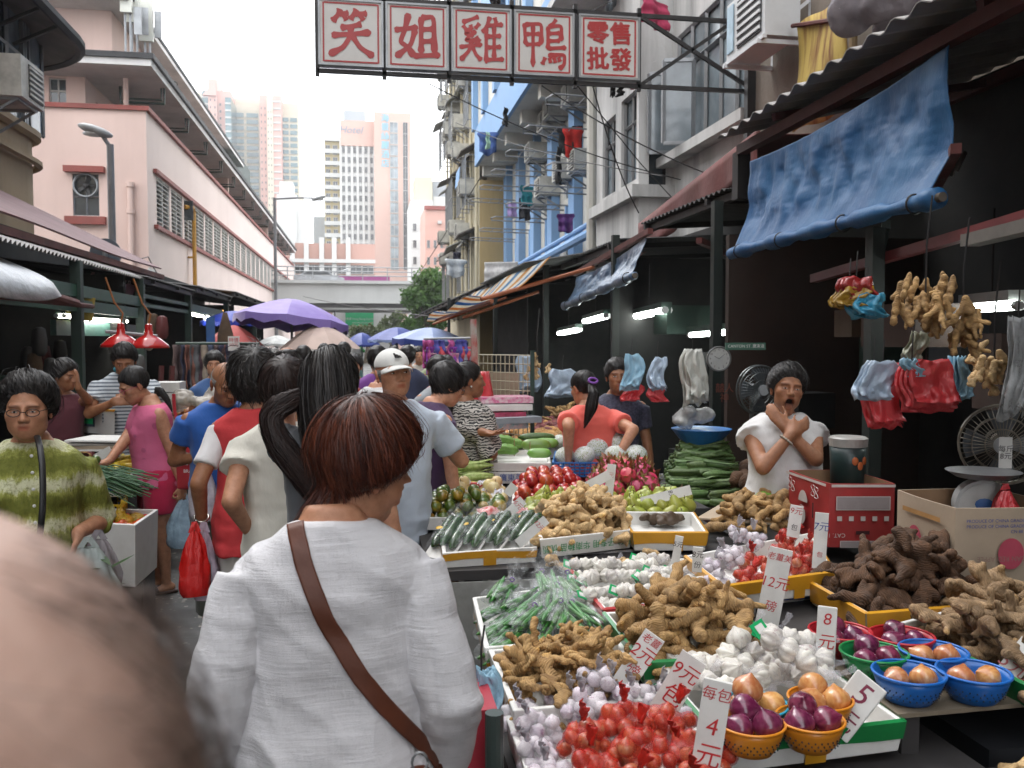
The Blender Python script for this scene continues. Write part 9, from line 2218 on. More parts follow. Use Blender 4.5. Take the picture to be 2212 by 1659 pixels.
#  CARRIED BAGS
def film(name,col,a0=.35,a1=.8):
 if name in _mats:return _mats[name]
 n=NT(name);n.put(col=col,rough=.25,alpha=n.ramp(n.noise(14,5,.6),[(.35,a0),(.7,a1)]),spec=.8,nrm=n.bump(n.noise(20,5,.65,n.coord('Object',(1,1,.5))),.8,.02));_mats[name]=n.m;return n.m
def carrier(label,hand,h,w,mat,seed=0,dep=.09,cat='plastic bag',group='plastic carrier bags',full=.8,rz=0.0):
 """a carrier bag hanging from a hand: two handles, pleats, a sagging bottom"""
 g=RG(seed);t=thing('carrier_bag',label,cat,tuple(map(float,hand)),rz,group);S=28;prof=[]
 for i in range(14):
  u=i/13;prof.append((u,w/2*(.28+.72*min(1,(u/.55)**.8))*(1 if u<.85 else 1-.25*((u-.85)/.15)**2),dep/2*(.3+.7*min(1,u/.6))*(1 if u<.85 else 1-.5*((u-.85)/.15)**2)))
 P=np.zeros((14,S+1,3))
 for i,(u,a,b)in enumerate(prof):
  for j in range(S+1):
   q=2*PI*(j%S)/S;k=1+.17*sin(7*q+seed+3*u)*(1.25-u)+.09*sin(13*q+5*u)+.12*float(vnoise(NA([q,3*u,seed*3.1]),1.7));P[i,j]=(a*cos(q)*k,b*sin(q)*k,-.10*h-.9*h*u)
 mb=MM(mat);mb.grid(P);mb.add(P[-1,:-1],[tuple(range(S))]);part('sack',mb,parent=t,smooth=1)
 for s in(-1,1):mb=MM(mat);mb.sheet(NA([[(s*(w*.13*u)+x,.004*s,-.14*h*u+.01)for x in LS(-.012,.012,4)]for u in LS(0,1,6)]),.002);PT('handle',mb,t)
 return t
carrier('pale blue translucent bag hanging from the hand of the woman in pink',PD(398,1068,5.9),.36,.21,film('blue_film',(.42,.58,.70),.45,.85),1)
REDF=film('red_film',(.62,.012,.01),.9,.98);carrier('bright red carrier bag held by the woman in the red top',PD(420,1132,4.1),.34,.13,REDF,2,.04,rz=.3)
carrier('lilac translucent carrier bag beside the red one',PD(440,1132,4.16),.36,.12,film('lilac_film',(.55,.45,.55),.45,.85),3,.07)
carrier('white carrier bag with red print held by the old man in blue',PD(436,988,4.95),.36,.15,film('white_film',(.62,.58,.63),.6,.92),4,.06)
carrier('pale bag of greens hanging beside the green-bloused woman',PD(190,1165,3.3),.30,.21,film('pale_green_film',(.45,.52,.50),.5,.85),5,.13)
carrier('grey lilac bag behind the pale bag of greens',PD(212,1150,3.36),.27,.16,film('grey_film',(.26,.23,.25),.6,.9),6,.1)
mb=MM(leaf_mat('bag_leaves',(.02,.07,.015),(.05,.12,.03)))
g=RG(5);c=PD(195,1210,3.3)
for k in range(24):d=g.normal(0,1,3)*[.6,.6,.5];b=c+g.normal(0,.035,3)+[0,0,-.04];d/=np.linalg.norm(d);s=np.cross(d,[0,0,1])*.014;mb.add([b-s,b+d*.05+s*0-s,b+d*.1,b+d*.05+s,b+s],[(0,1,2,3,4)])
o=part('leafy_greens',mb);tg(o,'dark leafy greens showing in the pale bag beside the green blouse','greens')
TOTE=fabric('red_tote_cloth',(.36,.012,.02));tp=PD(418,985,5.75);t=thing('tote_bag','dark red cloth tote with white letters on the shoulder of the woman in pink','tote bag',tp,R(-12))
mb=MB();mb.box((0,0,-.05),(.20,.10,.33));V,E,F=remesh(mb,.012,6);V+=vnormals(V,F)*vnoise(V,14)[:,None]*.008;link('body',mesh_np(V,F,'body',TOTE),parent=t)
mb=MM(TOTE);mb.tube([(-.08-.06*sin(PI*u/2),.01+.03*u,.1+.3*u)for u in LS(0,1,9)],.012,8,flat=.4);PT('handle',mb,t)
link('lettering',text_mesh('OMO',.1,0,CARDW),parent=t,loc=(.01,-.066,-.02),rot=(PI/2,0,0));link('lettering',text_mesh('BRAND',.03,0,CARDW),parent=t,loc=(.01,-.066,-.09),rot=(PI/2,0,0))
#  LEFT-HAND GOODS
def foambox(label,px,z,h,tape=None,**k):return tray(label,px,z,h,.022,tape,**k)
lt='foam boxes on the left-hand stalls'
Q,t_=foambox('big white foam box of tomatoes on the ground stand beside the woman in pink',[(178,1128),(292,1134),(342,1100),(220,1098)],.66,.36,group=lt)
mb=MM(BLACKM);c=sum(Q)/4;mb.bb(c+[-.12,-.16,-.66],c+[.16,.14,-.365]);o=part('crate_stand',mb);tg(o,'dark crate under the big tomato box','crate')
heap([tom],'tomato','tomato','orange-red tomato in yellow net inside the big foam box','tomatoes in the big foam box',Q,.55,.072,.06,.06,.4,301,edge=.12)
YNET=NT('yellow_netting');v=YNET.new('ShaderNodeTexVoronoi');v.feature='DISTANCE_TO_EDGE';v.inputs['Scale'].default_value=120;YNET.l.new(YNET.coord(),v.inputs['Vector']);YNET.put(col=(.62,.40,.02),rough=.5,alpha=YNET.ramp(v.outputs[0],[(.1,.6),(.3,.1)]));YNET=YNET.m
mb=MB();p=qp(Q,.5,.5)
for k in range(6):mb.ell((random.uniform(-.12,.12),random.uniform(-.08,.08),0),(.06,.06,.045),9,7)
mb.tube([(0,0,.03),(.01,0,.09),(.03,0,.13)],[.05,.012,.03],8);V,E,F=remesh(mb,.012,2);p[2]=.62;o=link('yellow_net',mesh_np(V,F,'yellow_net',YNET),loc=p);tg(o,'yellow net bag knotted over the tomatoes','net bag')
YBM=M('yellow_basket_plastic',(.55,.34,.02),.4,.1);basket('yellow lattice basket under the green chives',[(196,1090),(268,1092),(276,1055),(205,1050)],.72,.17,YBM,10)
CHIV=M('chives_green',(.025,.09,.03),.45,.4,20,col2=(.05,.14,.05));mb=MM(CHIV);g=RG(6)
a0=PD(160,1040,5.3);
for k in range(150):
 s=a0+g.normal(0,.045,3)*[1,1.2,.6];L=g.uniform(.28,.42);dr=NA([.95,g.normal(.1,.12),g.normal(.02,.06)]);mb.tube([s,s+dr*L*.5+[0,0,.025],s+dr*L+[0,0,-.03-g.uniform(0,.03)]],.0032,4,False)
o=part('chives',mb,kind='stuff');tg(o,'spread bundle of long green chives over the yellow basket','chives')
for k,(px,py)in enumerate(((182,1075),(196,1088),(176,1092))):link('herb_bunch',leafm,loc=PD(px,py,5.1),rot=(.5,.3,k),scale=.8,label='bunch of flat-leaved herbs at the left of the yellow basket',cat='herbs',group='herbs by the yellow basket')
Q,_=foambox('white box with a blue rim holding limes behind the chives',[(165,1042),(290,1040),(286,1010),(172,1010)],.80,.1,tape=TAPEB,tapeh=(.45,.98),group=lt)
heap([mand[0]],'lime','lime','dark green lime in the blue-rimmed box on the left','limes in the blue-rimmed box',Q,.76,.075,.04,.055,.5,302)
mb=MM(DKM);mb.bb((-2.35,4.9,0),(-1.62,7.6,.66));o=part('stall_table',mb);tg(o,'dark table carrying the goods beside the woman in pink','table')
Q=quad([(150,1010),(235,1008),(232,978),(155,978)],.82);heap([sweet[0],pota[1]],'taro_root','root vegetable','brown root vegetable in the heap behind the blue-rimmed box','brown roots on the left stall',Q,.76,.085,.06,.06,.4,303)
Q=quad([(235,1012),(300,1012),(300,985),(240,985)],.84);heap([longveg('yellow_courgette',M('courgette_yellow',(.6,.42,.03),.4,.15),.16,.018)],'yellow_courgette','courgette','yellow courgette beside the held lime','yellow courgettes',Q,.78,.07,.04,.045,.2,304)
price('long white price board pointing at the lime',(208,990),(240,972),6.0,.06,[],REDINK)
Q,t_=foambox('tilted white foam box with green label, full of melons, before the striped man',[(143,878),(248,886),(250,868),(155,864)],1.16,.20,tape=TAPEY,tapeh=(.93,.99),group=lt)
L=[q-NA(t_.location)for q in Q];a,b=L[0],L[1];o_=np.cross(b-a,[0,0,1]);o_/=np.linalg.norm(o_);mid=(a+b)/2+o_*.012+NA([0,0,-.1]);ang=atan2((b-a)[1],(b-a)[0])
mb=MM(M('label_dark',(.03,.05,.09),.5));mb.box(mid,(.15,.006,.085),rz=ang);lb=PT('label',mb,t_);mb=MM(LABG);mb.box(mid+o_*.004,(.13,.006,.045),rz=ang);PT('label_print',mb,lb)
MELN=fmat('green_melon_skin',(.10,.15,.03),(.16,.20,.05),.4,8,(.06,.1,.02),streak=30)
heap([fruit('melon',sph(.07,.9),MELN,20)],'melon','melon','green melon in the tilted foam box','melons in the tilted foam box',Q,1.06,.13,.07,.12,.5,305,edge=.08)
mb=MM(DKM);c=sum(Q)/4;mb.bb((c[0]-.35,c[1]-.2,0),(c[0]+.4,c[1]+.35,.955));o=part('counter',mb);tg(o,'dark counter under the tilted melon box','counter')
g_=random.Random(4)
for k in range(5):mb=MM([TANC,FOAM,M('grey_board',(.28,.26,.23),.8)][k%3]);q=PD(195+12*k,962+(k%2)*8,6.3);mb.box(q+[0,0,.012*k],(.5,.35,.012),rz=g_.uniform(-.3,.3));o=part('flat_board',mb);tg(o,'flattened board stacked on the counter below the melon box, %s from below'%['first','second','third','fourth','fifth'][k],'board');o['group']='boards below the melon box'
mb=MM(DKM);mb.bb((-2.6,7.7,0),(-1.55,11.2,.78));o=part('fruit_counter',mb);tg(o,'long counter of fruit behind the woman in pink','counter')
PINKBX=M('pink_tray',(.5,.12,.12),.6,.2)
Q,_=tray('pink-edged tray of peaches behind the woman in pink',[(385,915),(440,905),(432,880),(375,884)],.93,.08,mat=PINKBX,group=lt);heap([orng,apg if False else orng],'peach','peach','orange-yellow peach in the pink-edged tray','peaches in the pink-edged tray',Q,.88,.078,.09,.065,.5,306)
for k,(px,me,nm,lb,cat)in enumerate(((400,tom,'tomato','tomato on the far left fruit counter','tomato'),(415,corn[0],'corn_cob','corn cob on the far left fruit counter','corn'),(430,orng,'peach','peach on the far left fruit counter','peach'))):
 Q=quad([(395,945+k*12),(450,940+k*12),(450,922+k*12),(400,924+k*12)],.86);heap([me],nm,cat,lb,lb.replace(' on','s on'),Q,.80,.08,.05,.06,.3,310+k)
for k in range(3):mb=MM(FOAM);q=PD(355,835+22*k,8.6);mb.box(q,(.34,.3,.09));o=part('foam_box',mb);tg(o,'white foam box stacked behind the ponytail, %s'%['top','middle','bottom'][k],'foam box');o['group']='foam boxes stacked behind the ponytail'
mb=MM(REDPAINT)
for px in(345,368):a=PD(px,870,9.0);mb.bar(a,PD(px+4,790,9.0),.04)
mb.bar(PD(343,826,9.0),PD(372,828,9.0),.04);o=part('red_rack',mb);tg(o,'red wooden rack standing behind the ponytail','rack')
mb=MB();q=PD(425,862,8.3)
for k in range(8):mb.ell(q+NA([random.uniform(-.2,.2),random.uniform(-.1,.1),random.uniform(-.05,.08)]),(.1,.1,.07),9,7)
V,E,F=remesh(mb,.02,1);V+=vnormals(V,F)*vnoise(V,20)[:,None]*.02;o=link('wrapped_goods',mesh_np(V,F,'wrapped_goods',film('clear_film',(.5,.45,.38),.5,.9)));tg(o,'mound of dried goods under clear film beyond the ponytail','wrapped goods')
SACK=M('brown_sack',(.10,.06,.035),.9,.3,10,.4,50);q=PD(487,722,13);mb=MM(SACK);mb.lathe([(.03,.32),(.06,.2),(.11,.0),(.13,-.25),(.10,-.45),(.02,-.48)],14,q);o=part('hanging_sack',mb,smooth=1);tg(o,'long brown sack hanging before the coral parasol','sack')
cols=[(.08,.05,.05),(.03,.03,.06),(.2,.08,.06),(.1,.1,.11),(.05,.02,.03),(.25,.2,.16),(.05,.06,.1)]
for k in range(12):
 px=390+k*12.5;garment('%s garment hung in the row at the left clothes stall'%['first','second','third','fourth','fifth','sixth','seventh','eighth','ninth','tenth','eleventh','last'][k],PD(px,745,11.5),.2,.55,cols[k%7],'garment','plain',40+k,'garments at the left clothes stall')
mb=MM(DGREEN);mb.tube([PD(380,742,11.5),PD(560,742,11.5)],.018,6);o=part('clothes_rail',mb);tg(o,'dark rail carrying the garments on the left','rail')
mb=MM(CARDW);q=PD(505,742,10.5);mb.box(q,(.13,.01,.17));o=part('paper_sign',mb);tg(o,'small white paper sign with red characters hanging over the crowd','sign');link('lettering',text_mesh('特價\n10元',.055,0,REDINK),parent=o,loc=q+[0,-.007,.01],rot=(PI/2,0,0))
mb=MM(M('blue_enamel',(.02,.1,.3),.5));q=PD(455,715,13);mb.box(q,(.12,.03,.42));o=part('blue_sign',mb);tg(o,'narrow blue sign on the post beside the coral parasol','sign')
for k in range(9):
 q=PD([60,75,95,110,130,330,350,300,85][k],[775,790,770,800,760,700,705,790,735][k],[8.5,8,9,8.4,9,10,10,9.5,8][k]);m2=MM([M('hung_bag',(.03,.028,.028)),SACK,M('dull_red',(.12,.02,.02)),M('dull_white',(.07,.07,.065))][k%4]);m2.lathe([(.02,.12),(.05,.10),(.062,.0),(.06,-.1),(.04,-.14)],10,q,5,.12);o=part('hanging_bundle',m2,smooth=1);tg(o,'dim bundle hanging in the dark of the left stall','bundle');o['group']='bundles hanging in the left stalls'
#  RIGHT: HANGING BAGS, FANS, CLOCK, DARK STALL GOODS
def bagstack(label,px,py,d,w,h,mat,seed,n=3,rz=0.0,group='bundles of carrier bags hung up for use'):
 g=RG(seed);p=PD(px,py,d);t=thing('bag_bundle',label,'bundle of bags',p,rz,group)
 for k in range(n):
  ww=w*(1-.06*k);P=np.zeros((20,18,3))
  for i in range(20):
   u=i/19
   for j in range(18):
    s=j/17-.5;x=s*ww*(.55+.45*min(1,(u+.02)/.22));nz=float(vnoise(NA([s*5,u*4,seed+k*2.0])));n2=float(vnoise(NA([s*14,u*9,seed+k*3.0])));P[i,j]=(x+.25*ww*nz*u*.5+.02*sin(5*u+seed),-.022*k+(.024*nz+.006*n2)*(.4+u),-u*h*(1-.05*k+.09*nz*u)+.03*abs(s)*(u<.2))
  mb=MM(mat);mb.sheet(P,.003);part('bag',mb,parent=t,smooth=1)
 mb=MM(BLACKM);mb.tube([(0,0,-.01),(0,.0,.06),(.01,.01,.12)],.003,5);PT('hook',mb,t);return t
PB,PR,PLB,PW=film('pale_blue_bags',(.40,.50,.62),.9,1.0),film('red_bags',(.62,.05,.06),.92,1.0),film('light_blue_bags',(.30,.52,.66),.9,1.0),film('cream_bags',(.55,.55,.50),.95,1.0)
bagstack('pale blue bags at the left of the red bundle by the post',1888,785,3.95,.17,.17,PB,1)
bagstack('long red bags hung below the pale blue ones by the post',1908,790,4.0,.17,.28,PR,2)
bagstack('wide red bags in the middle of the hanging cluster',2000,782,3.9,.26,.22,PR,3,4)
bagstack('small light blue fold on top of the wide red bags',1970,780,3.84,.08,.07,PLB,4,2)
bagstack('light blue bags at the right of the wide red ones',2062,775,3.92,.13,.20,PLB,5,3,.5)
bagstack('pale blue bags hung deep left of the clock',1365,768,6.1,.14,.24,PLB,6);bagstack('red bags just below the deep pale blue ones',1366,835,6.15,.14,.10,PR,7,2)
bagstack('pale blue bags next to the plywood wall',1420,775,6.0,.11,.22,PB,8);bagstack('red bags below the ones next to the plywood wall',1420,838,6.05,.12,.10,PR,9,2)
bagstack('cream bags with red print hung beside the clock',1496,758,5.8,.17,.36,PW,10,4,.2)
bagstack('blue bags hung in a row behind the wire grid',1140,770,7.5,.2,.3,PB,11);bagstack('second set of blue bags behind the wire grid',1215,800,7.0,.25,.22,PB,12)
bagstack('light blue bags hung at the corner of the near left ginger tray',1040,1450,2.35,.075,.21,PLB,13,3)
for k,(px,py,c)in enumerate(((1835,620,(.35,.2,.02)),(1870,640,(.03,.25,.4)),(1850,605,(.3,.02,.02)))):bagstack('bundle of %s bags tied under the roof left of the ginger'%['yellow','blue','dark red'][k],px,py,3.7,.15,.09,film('dim_bags_%d'%k,c,.95,1.0),20+k,3)
mb=MM(M('red_stool_plastic',(.42,.03,.05),.4));p=PD(1025,1560,2.2);mb.bb(p+[-.06,-.05,-.5],p+[.05,.15,.05]);o=part('red_stool',mb);tg(o,'corner of a red plastic stool at the foot of the near trays','stool')
mb=MM(M('green_pole',(.04,.06,.055),.4));p=PD(1068,1585,2.05);mb.tube([p+[0,0,.05],p+[0,0,-.6]],.022,12);o=part('grey_pole',mb);tg(o,'dark green tube end standing at the near tray corner','pole')
def hang(label,px,py,d,n,w,h,ms,group,seed):
 g=RG(seed)
 for k in range(n):
  p=PD(px,py,d)+NA([g.normal(0,w/2),g.normal(0,w/3),-g.uniform(0,h)]);link('ginger_root',ms[g.integers(6)],loc=p,rot=(g.normal(0,.4),R(90)+g.normal(0,.35),g.uniform(0,6)),scale=g.uniform(.66,.9),label=label,cat='ginger',group=group)
 p=PD(px,py,d);mb=MM(BLACKM);mb.tube([p+[0,0,-h*.6],p+[0,0,.15],p+[.02,0,.35]],.004,5);o=part('hanging_string',mb);tg(o,'string carrying the %s'%group,'string')
hang('brown ginger root in the big bunch hanging at the right',2000,610,3.6,30,.15,.16,GM['b'],'big hanging bunch of ginger',1)
hang('brown ginger root in the lower bunch hanging by the lamp',2080,660,3.55,14,.08,.16,GM['b'],'lower hanging bunch of ginger',2)
hang('pale ginger root hanging far right',2148,745,3.7,14,.07,.16,GM['p'],'pale ginger hanging far right',3)
hang('ginger root hanging in the bunch over the wire grid',1160,760,7.2,12,.09,.18,GM['p'],'ginger bunch over the wire grid',4)
bagstack('translucent grey bag hung at the right edge',2200,690,3.5,.12,.38,film('grey_bag_film',(.35,.36,.36),.5,.85),31,2)
bagstack('olive cloth bag hung between the ginger bunches',1975,722,3.9,.09,.12,film('olive_bag',(.28,.28,.2),.95,1),32,2)
q=PD(1552,775,6.25);t=thing('wall_clock','round white wall clock on the brown plywood','clock',q,R(-3));mb=MM(M('clock_face',(.5,.5,.47),.4));mb.tube([(0,.02,0),(0,-.01,0)],.082,30);PT('face',mb,t)
mb=MM(M('clock_rim',(.14,.14,.13),.4));mb.tube([(.084*cos(a),-.01,.084*sin(a))for a in LS(0,2*PI,31)],.007,6);PT('rim',mb,t)
for k in range(12):a=PI/2-k*PI/6;link('numeral',text_mesh(str(k or 12),.02,0,BLACKM),parent=t,loc=(.064*cos(a),-.0115,.064*sin(a)),rot=(PI/2,0,0))
for a,l,w in((R(150),.04,.005),(R(-50+90),.055,.004)):mb=MM(BLACKM);mb.bar((0,-.014,0),(l*cos(a),-.014,l*sin(a)),w,.001);PT('hand',mb,t)
q=PD(1610,748,5.6);mb=MM(M('green_sign_paint',(.05,.13,.09),.5,.2));mb.box(q,(.26,.02,.045),rz=R(-3));o=part('green_sign',mb);tg(o,'small green street-style sign hung below the tube lamp','sign');link('lettering',text_mesh('CANTON ST. 廣東道',.026,0,CARDW),parent=o,loc=q+[0,-.013,0],rot=(PI/2,0,R(-3)))
link('lettering',text_mesh('囍人\n神',.07,0,M('dim_red_ink',(.2,.05,.03),.6)),loc=PD(1565,850,6.3),rot=(PI/2,0,0),label='faded red characters painted on the brown plywood',cat='lettering')
def fan(label,px,py,d,r,rz,col):
 q=PD(px,py,d);t=thing('electric_fan',label,'fan',q,rz,'electric fans in the stalls');m_=M(col[0],col[1],.35,.1,metal=.5)
 mb=MM(m_)
 for s in(-.035,.035):
  for k in range(3):rr=r*(.4+.3*k);dp=s*(1-.25*k);mb.tube([(rr*cos(a),dp,rr*sin(a))for a in LS(0,2*PI,33)],.003 if k<2 else .006,5)
 PT('guard_rings',mb,t)
 mb=MM(m_)
 for k in range(44):a=2*PI*k/44;mb.tube([(r*.2*cos(a),-.05,r*.2*sin(a)),(r*.7*cos(a),-.04,r*.7*sin(a)),(r*cos(a),0,r*sin(a))],.0016,3,False)
 part('guard_wires',mb,parent=t,kind='stuff')
 mb=MM(M('fan_hub',(.4,.42,.43),.4));mb.tube([(0,-.055,0),(0,-.04,0)],r*.22,18);PT('hub',mb,t)
 for k in range(4):
  mb=MM(M('fan_blade',(.08,.09,.1),.3));a0=k*PI/2;mb.sheet(NA([[((.1+.8*u)*r*cos(a0+v*.9),.012*v-.006,(.1+.8*u)*r*sin(a0+v*.9))for v in LS(-.5,.5,5)]for u in LS(0,1,4)]),.003);PT('blade',mb,t)
 mb=MM(m_);mb.tube([(0,.03,0),(0,.12,0)],r*.25,14);mb.tube([(0,.08,0),(0,.08,-q[2]+.02)],.014,8);mb.lathe([(.16,0),(.15,.03),(.03,.05)],20,(0,.08,-q[2]));PT('motor_and_stand',mb,t)
fan('dark wire fan behind the shoulder of the yawning man',1640,842,5.5,.15,R(8),('fan_wire_dark',(.10,.11,.11)))
fan('large wire fan in the dark at the right edge',2165,960,3.85,.17,R(-35),('fan_wire_brass',(.16,.14,.11)))
mb=MM(CARDW);q=PD(2172,978,3.7);mb.box(q,(.05,.004,.13),rz=R(-20));o=part('hanging_tag',mb);tg(o,'white card tag hanging before the right-edge fan','tag');link('lettering',text_mesh('每斤\n8元',.03,0,DARKINK),parent=o,loc=q+[-.001,-.004,0],rot=(PI/2,0,R(-20)))
q=PD(2122,1092,3.55);t=thing('scale','round white market scale with a blue mark behind the tan carton','weighing scale',q,R(-25));mb=MM(M('scale_white',(.42,.43,.43),.35,.1));mb.tube([(0,.05,0),(0,-.03,0)],.105,30);PT('dial_case',mb,t);mb=MM(M('scale_face',(.5,.51,.5),.4));mb.tube([(0,-.03,0),(0,-.034,0)],.092,30);PT('dial',mb,t)
mb=MM(M('scale_blue',(.05,.15,.4),.4));mb.ell((0,-.036,.01),(.035,.002,.025),16,6);PT('dial_mark',mb,t);mb=MM(M('scale_white',(.42,.43,.43)));mb.bb((-.09,-.03,-.22),(.09,.1,-.10));PT('base',mb,t);mb=MM(GALV);mb.lathe([(.14,.14),(.1,.115),(.01,.11)],24);PT('pan',mb,t)
carrier('crumpled red bag lying against the white scale',PD(2172,1050,3.45),.17,.11,PR,9)
q=PD(1832,985,4.25);t=thing('cooler_drum','dark green drinks cooler drum with orange fruit picture and white lid','cooler',q,R(10));mb=MM(M('drum_green',(.012,.03,.03),.4,.2));mb.lathe([(.10,-.2),(.105,.0),(.11,.1)],26);part('drum',mb,parent=t,smooth=1);mb=MM(M('drum_lid',(.34,.33,.31),.4));mb.lathe([(.112,.1),(.115,.15),(.1,.16),(.01,.165)],26);PT('lid',mb,t)
for k in range(3):mb=MM(M('orange_fruit_print',(.5,.12,.03),.5));a=-PI/2+(k-1)*.32;mb.ell((.106*cos(a),.108*sin(a),.02-.03*(k==1)),(.02,.006,.026),12,6,(0,0,a+PI/2));PT('fruit_print',mb,t)
t.scale=(.78,)*3;t.location.z-=.03
Q=quad([(1430,1058),(1600,1062),(1590,985),(1445,975)],.84);layrow(cornd,'corn_cob','corn','dark green unhusked corn cob in the big shaded heap','unhusked corn in the shaded heap',Q,.72,3,9,7,.05,R(-12),33,.042)
mb=MM(M('maroon_cloth',(.07,.022,.03),.85,.6,22,col2=(.16,.08,.09)));mb.sheet(NA([[(1.84+.02*sin(14*s),4.98+1.3*s,.74-.3*t)for t in LS(0,1,4)]for s in LS(0,1,30)]),.004);mb.sheet(NA([[(1.84+.76*s,4.97+.015*sin(30*s)*t,.74-.34*t)for t in LS(0,1,5)]for s in LS(0,1,30)]),.004);o=part('flowered_cloth',mb);tg(o,'maroon flowered oilcloth hanging under the heap of dark corn','tablecloth')
Q=quad([(1580,1050),(1645,1055),(1640,1000),(1590,998)],.86);heap([lumpy('taro',GINGD,(.045,.045,.055),s)for s in(7,8)],'taro_root','taro','brown ringed taro root in the red dish beside the dark corn','taro roots in the shade',Q,.74,.08,.1,.07,.5,320)
mb=MM(BOW['red']);c=sum(Q)/4;mb.lathe([(.1,-.1),(.15,-.03)],24,c);o=part('red_dish',mb);tg(o,'red dish under the shaded taro roots','dish')
mb=MB();q=PD(1500,900,5.9)
for k in range(8):mb.ell(q+NA([random.uniform(-.12,.12),random.uniform(-.06,.06),random.uniform(-.03,.05)]),(.07,.06,.05),9,7)
V,E,F=remesh(mb,.015,1);V+=vnormals(V,F)*vnoise(V,24)[:,None]*.015;o=link('plastic_sack',mesh_np(V,F,'plastic_sack',film('sack_film',(.4,.4,.38),.5,.95)));tg(o,'clear plastic sack lying in a blue tub below the cream bags','sack')
mb=MM(BLUB);mb.lathe([(.12,-.12),(.2,-.02)],24,q+[0.05,0,-.06]);o=part('blue_tub',mb);tg(o,'blue plastic tub in the shade below the cream bags','tub')
g_=random.Random(9)
for k in range(22):
 m2=MM(g_.choice([INT,WOODP,M('dim_carton',(.12,.08,.05),.9),M('dim_plastic',(.06,.07,.08),.5),INTG]));x=g_.uniform(2.9,4.2);y=g_.choice([3.6,4.4,5.2,6.0,7.2,8.2])+g_.uniform(-.2,.2);z=g_.uniform(.3,1.9);m2.box((x,y,z),(g_.uniform(.2,.5),g_.uniform(.2,.5),g_.uniform(.12,.4)),rz=g_.uniform(-.2,.2));o=part('stored_carton',m2);tg(o,'dim carton stacked in the shade of the right-hand stalls','box');o['group']='cartons stacked in the right stalls'
gA,gB=PD(1035,765,7.4),PD(1150,765,7.0);gz0,gz1=1.05,1.58
t=thing('wire_grid','pale wire grid panel with cardboard behind the paisley jacket','wire panel',(0,0,0))
mb=MM(M('wire_cream',(.4,.36,.25),.5))
for k in range(13):p=gA+(gB-gA)*k/12;mb.tube([(p[0],p[1],gz0-.25),(p[0],p[1],gz1)],.004,4)
for k in range(12):z=gz0-.25+(gz1-gz0+.25)*k/11;mb.tube([(gA[0],gA[1],z),(gB[0],gB[1],z)],.004,4)
part('wires',mb,parent=t,kind='stuff');mb=MM(TANC);c=PD(1080,832,7.35);mb.box(c,(.42,.02,.22),rz=atan2((gB-gA)[1],(gB-gA)[0]));PT('cardboard_sheet',mb,t)
mb=MM(DGREEN);mb.bar((gB[0],gB[1],.6),(gB[0],gB[1],1.62),.03);PT('green_post',mb,t)
PACK=M('bright_packets',(.6,.5,.52),.3,.9,30,col2=(.5,.05,.2));
for k,(px,py,w,m_,lb)in enumerate(((1090,862,.4,PACK,'tray of bright wrapped packets'),(1085,878,.4,FOAM,'white foam lid with orange patch'),(1075,895,.35,M('pink_packets',(.5,.08,.15),.3,.6,20),'row of pink packets'),(1100,905,.4,M('grey_tub',(.3,.32,.36),.5),'grey tub'),(1070,918,.4,M('mixed_packets',(.5,.3,.3),.4,.8,26,col2=(.1,.25,.3)),'layer of mixed packets'))):mb=MM(m_);mb.box(PD(px,py,6.9-.05*k),(w,.3,.045),rz=.1*k);o=part('packet_tray',mb);tg(o,'%s in the stack behind the paisley jacket'%lb,'tray');o['group']='trays stacked behind the paisley jacket'
mb=MM(PR);p=PD(1045,830,6.9);mb.sheet(NA([[(p[0]+.09*(s-.5)*(1+t),p[1]+.03*sin(7*s),p[2]+.1-.26*t)for s in LS(0,1,8)]for t in LS(0,1,8)]),.004);o=part('red_cloth',mb,smooth=1);tg(o,'red plastic bag hanging beside the face of the paisley jacket woman','bag')
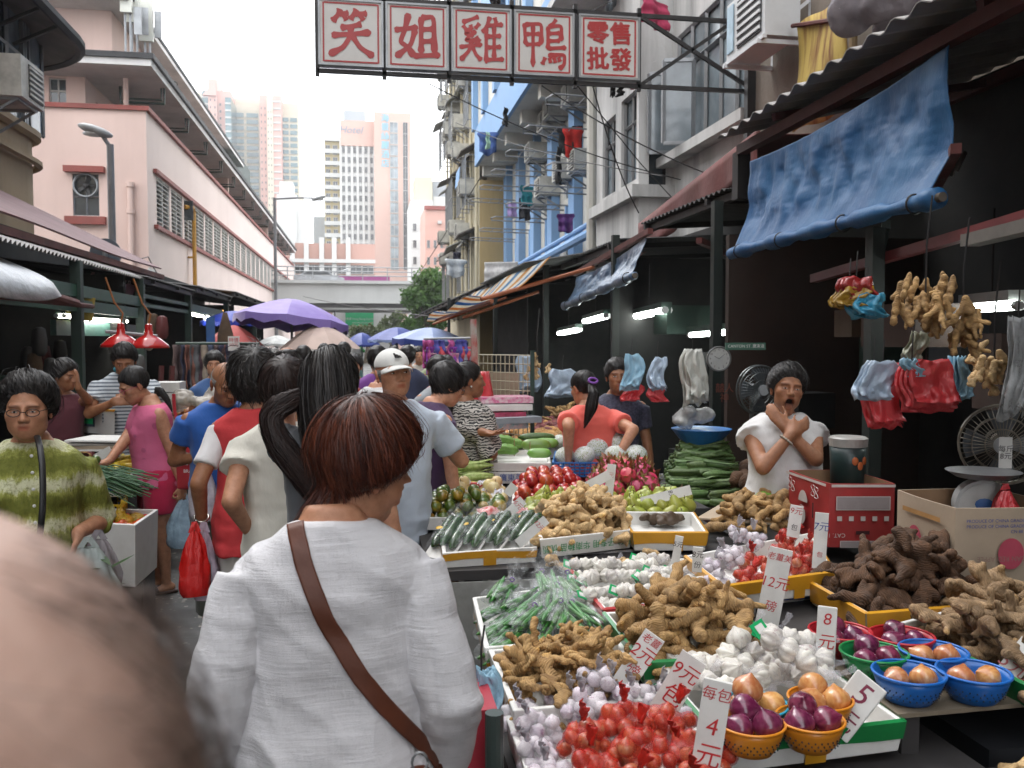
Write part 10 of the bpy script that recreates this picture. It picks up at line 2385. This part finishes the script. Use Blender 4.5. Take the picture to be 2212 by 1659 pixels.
cw=[(.5,.1,.3),(.25,.05,.35),(.6,.3,.4),(.1,.1,.4),(.55,.08,.1),(.3,.3,.35)]
for k in range(12):garment('small bright garment on the far racks under the pale blue parasol, %s from the left'%['first','second','third','fourth','fifth','sixth','seventh','eighth','ninth','tenth','eleventh','twelfth'][k],PD(925+k*8,735+14*(k%3),9.8),.12,.3,cw[k%6],'garment','plain',60+k,'bright garments on the far racks')
for k in range(3):mb=MM(GALV);mb.tube([PD(915,732+26*k,9.8),PD(1025,730+26*k,9.8)],.012,6);o=part('display_rail',mb);tg(o,'%s steel rail of the far garment rack'%['upper','middle','lower'][k],'rail');o['group']='rails of the far garment rack'
mb=MM(M('worn_red_white_post',(.4,.06,.05),.6,.6,8,col2=(.4,.36,.32)));mb.tube([PD(1030,900,7.6),PD(1022,690,7.6)],.03,8);o=part('painted_post',mb);tg(o,'worn red and white post beside the paisley jacket woman','post')
for k,(x0,y0,x1,y1,z)in enumerate(((.88,1.80,1.5,2.45,.55),(1.62,2.05,2.5,2.6,.62),(.42,1.6,.74,2.7,.5),(.68,2.7,1.42,3.45,.55))):  # dark blocks added so the lit floor under the tables reads as shade
 mb=MM(M('dark_crate_plastic',(.012,.013,.016),.5,.3,5));mb.bb((x0,y0,.02),(x1,y1,z));o=part('stored_crate',mb);tg(o,['dark crate filling the space under the table of onion bowls','dark crate under the board of bowls','dark crate under the near shallot tray','dark crate under the fat ginger table'][k],'crate')
mb=MM(CARDW);q=PZ(1690,1330,.60);mb.box(q,(.10,.012,.05));o=part('paper_label',mb);tg(o,'white printed label on the dark boxes below the shallot tray','label')
#  the humid air
n=NT('haze_air');n.n.remove(n.b);pv=n.new('ShaderNodeVolumePrincipled');pv.inputs['Color'].default_value=(.92,.94,.97,1);pv.inputs['Density'].default_value=.0008;pv.inputs['Anisotropy'].default_value=.2
n.l.new(pv.outputs[0],n.out.inputs['Volume'])
mb=MM(n.m);mb.bb((-160,-65,-1.0),(160,420,100));part('haze',mb,kind='stuff')
bpy.data.scenes.remove(_tmp)
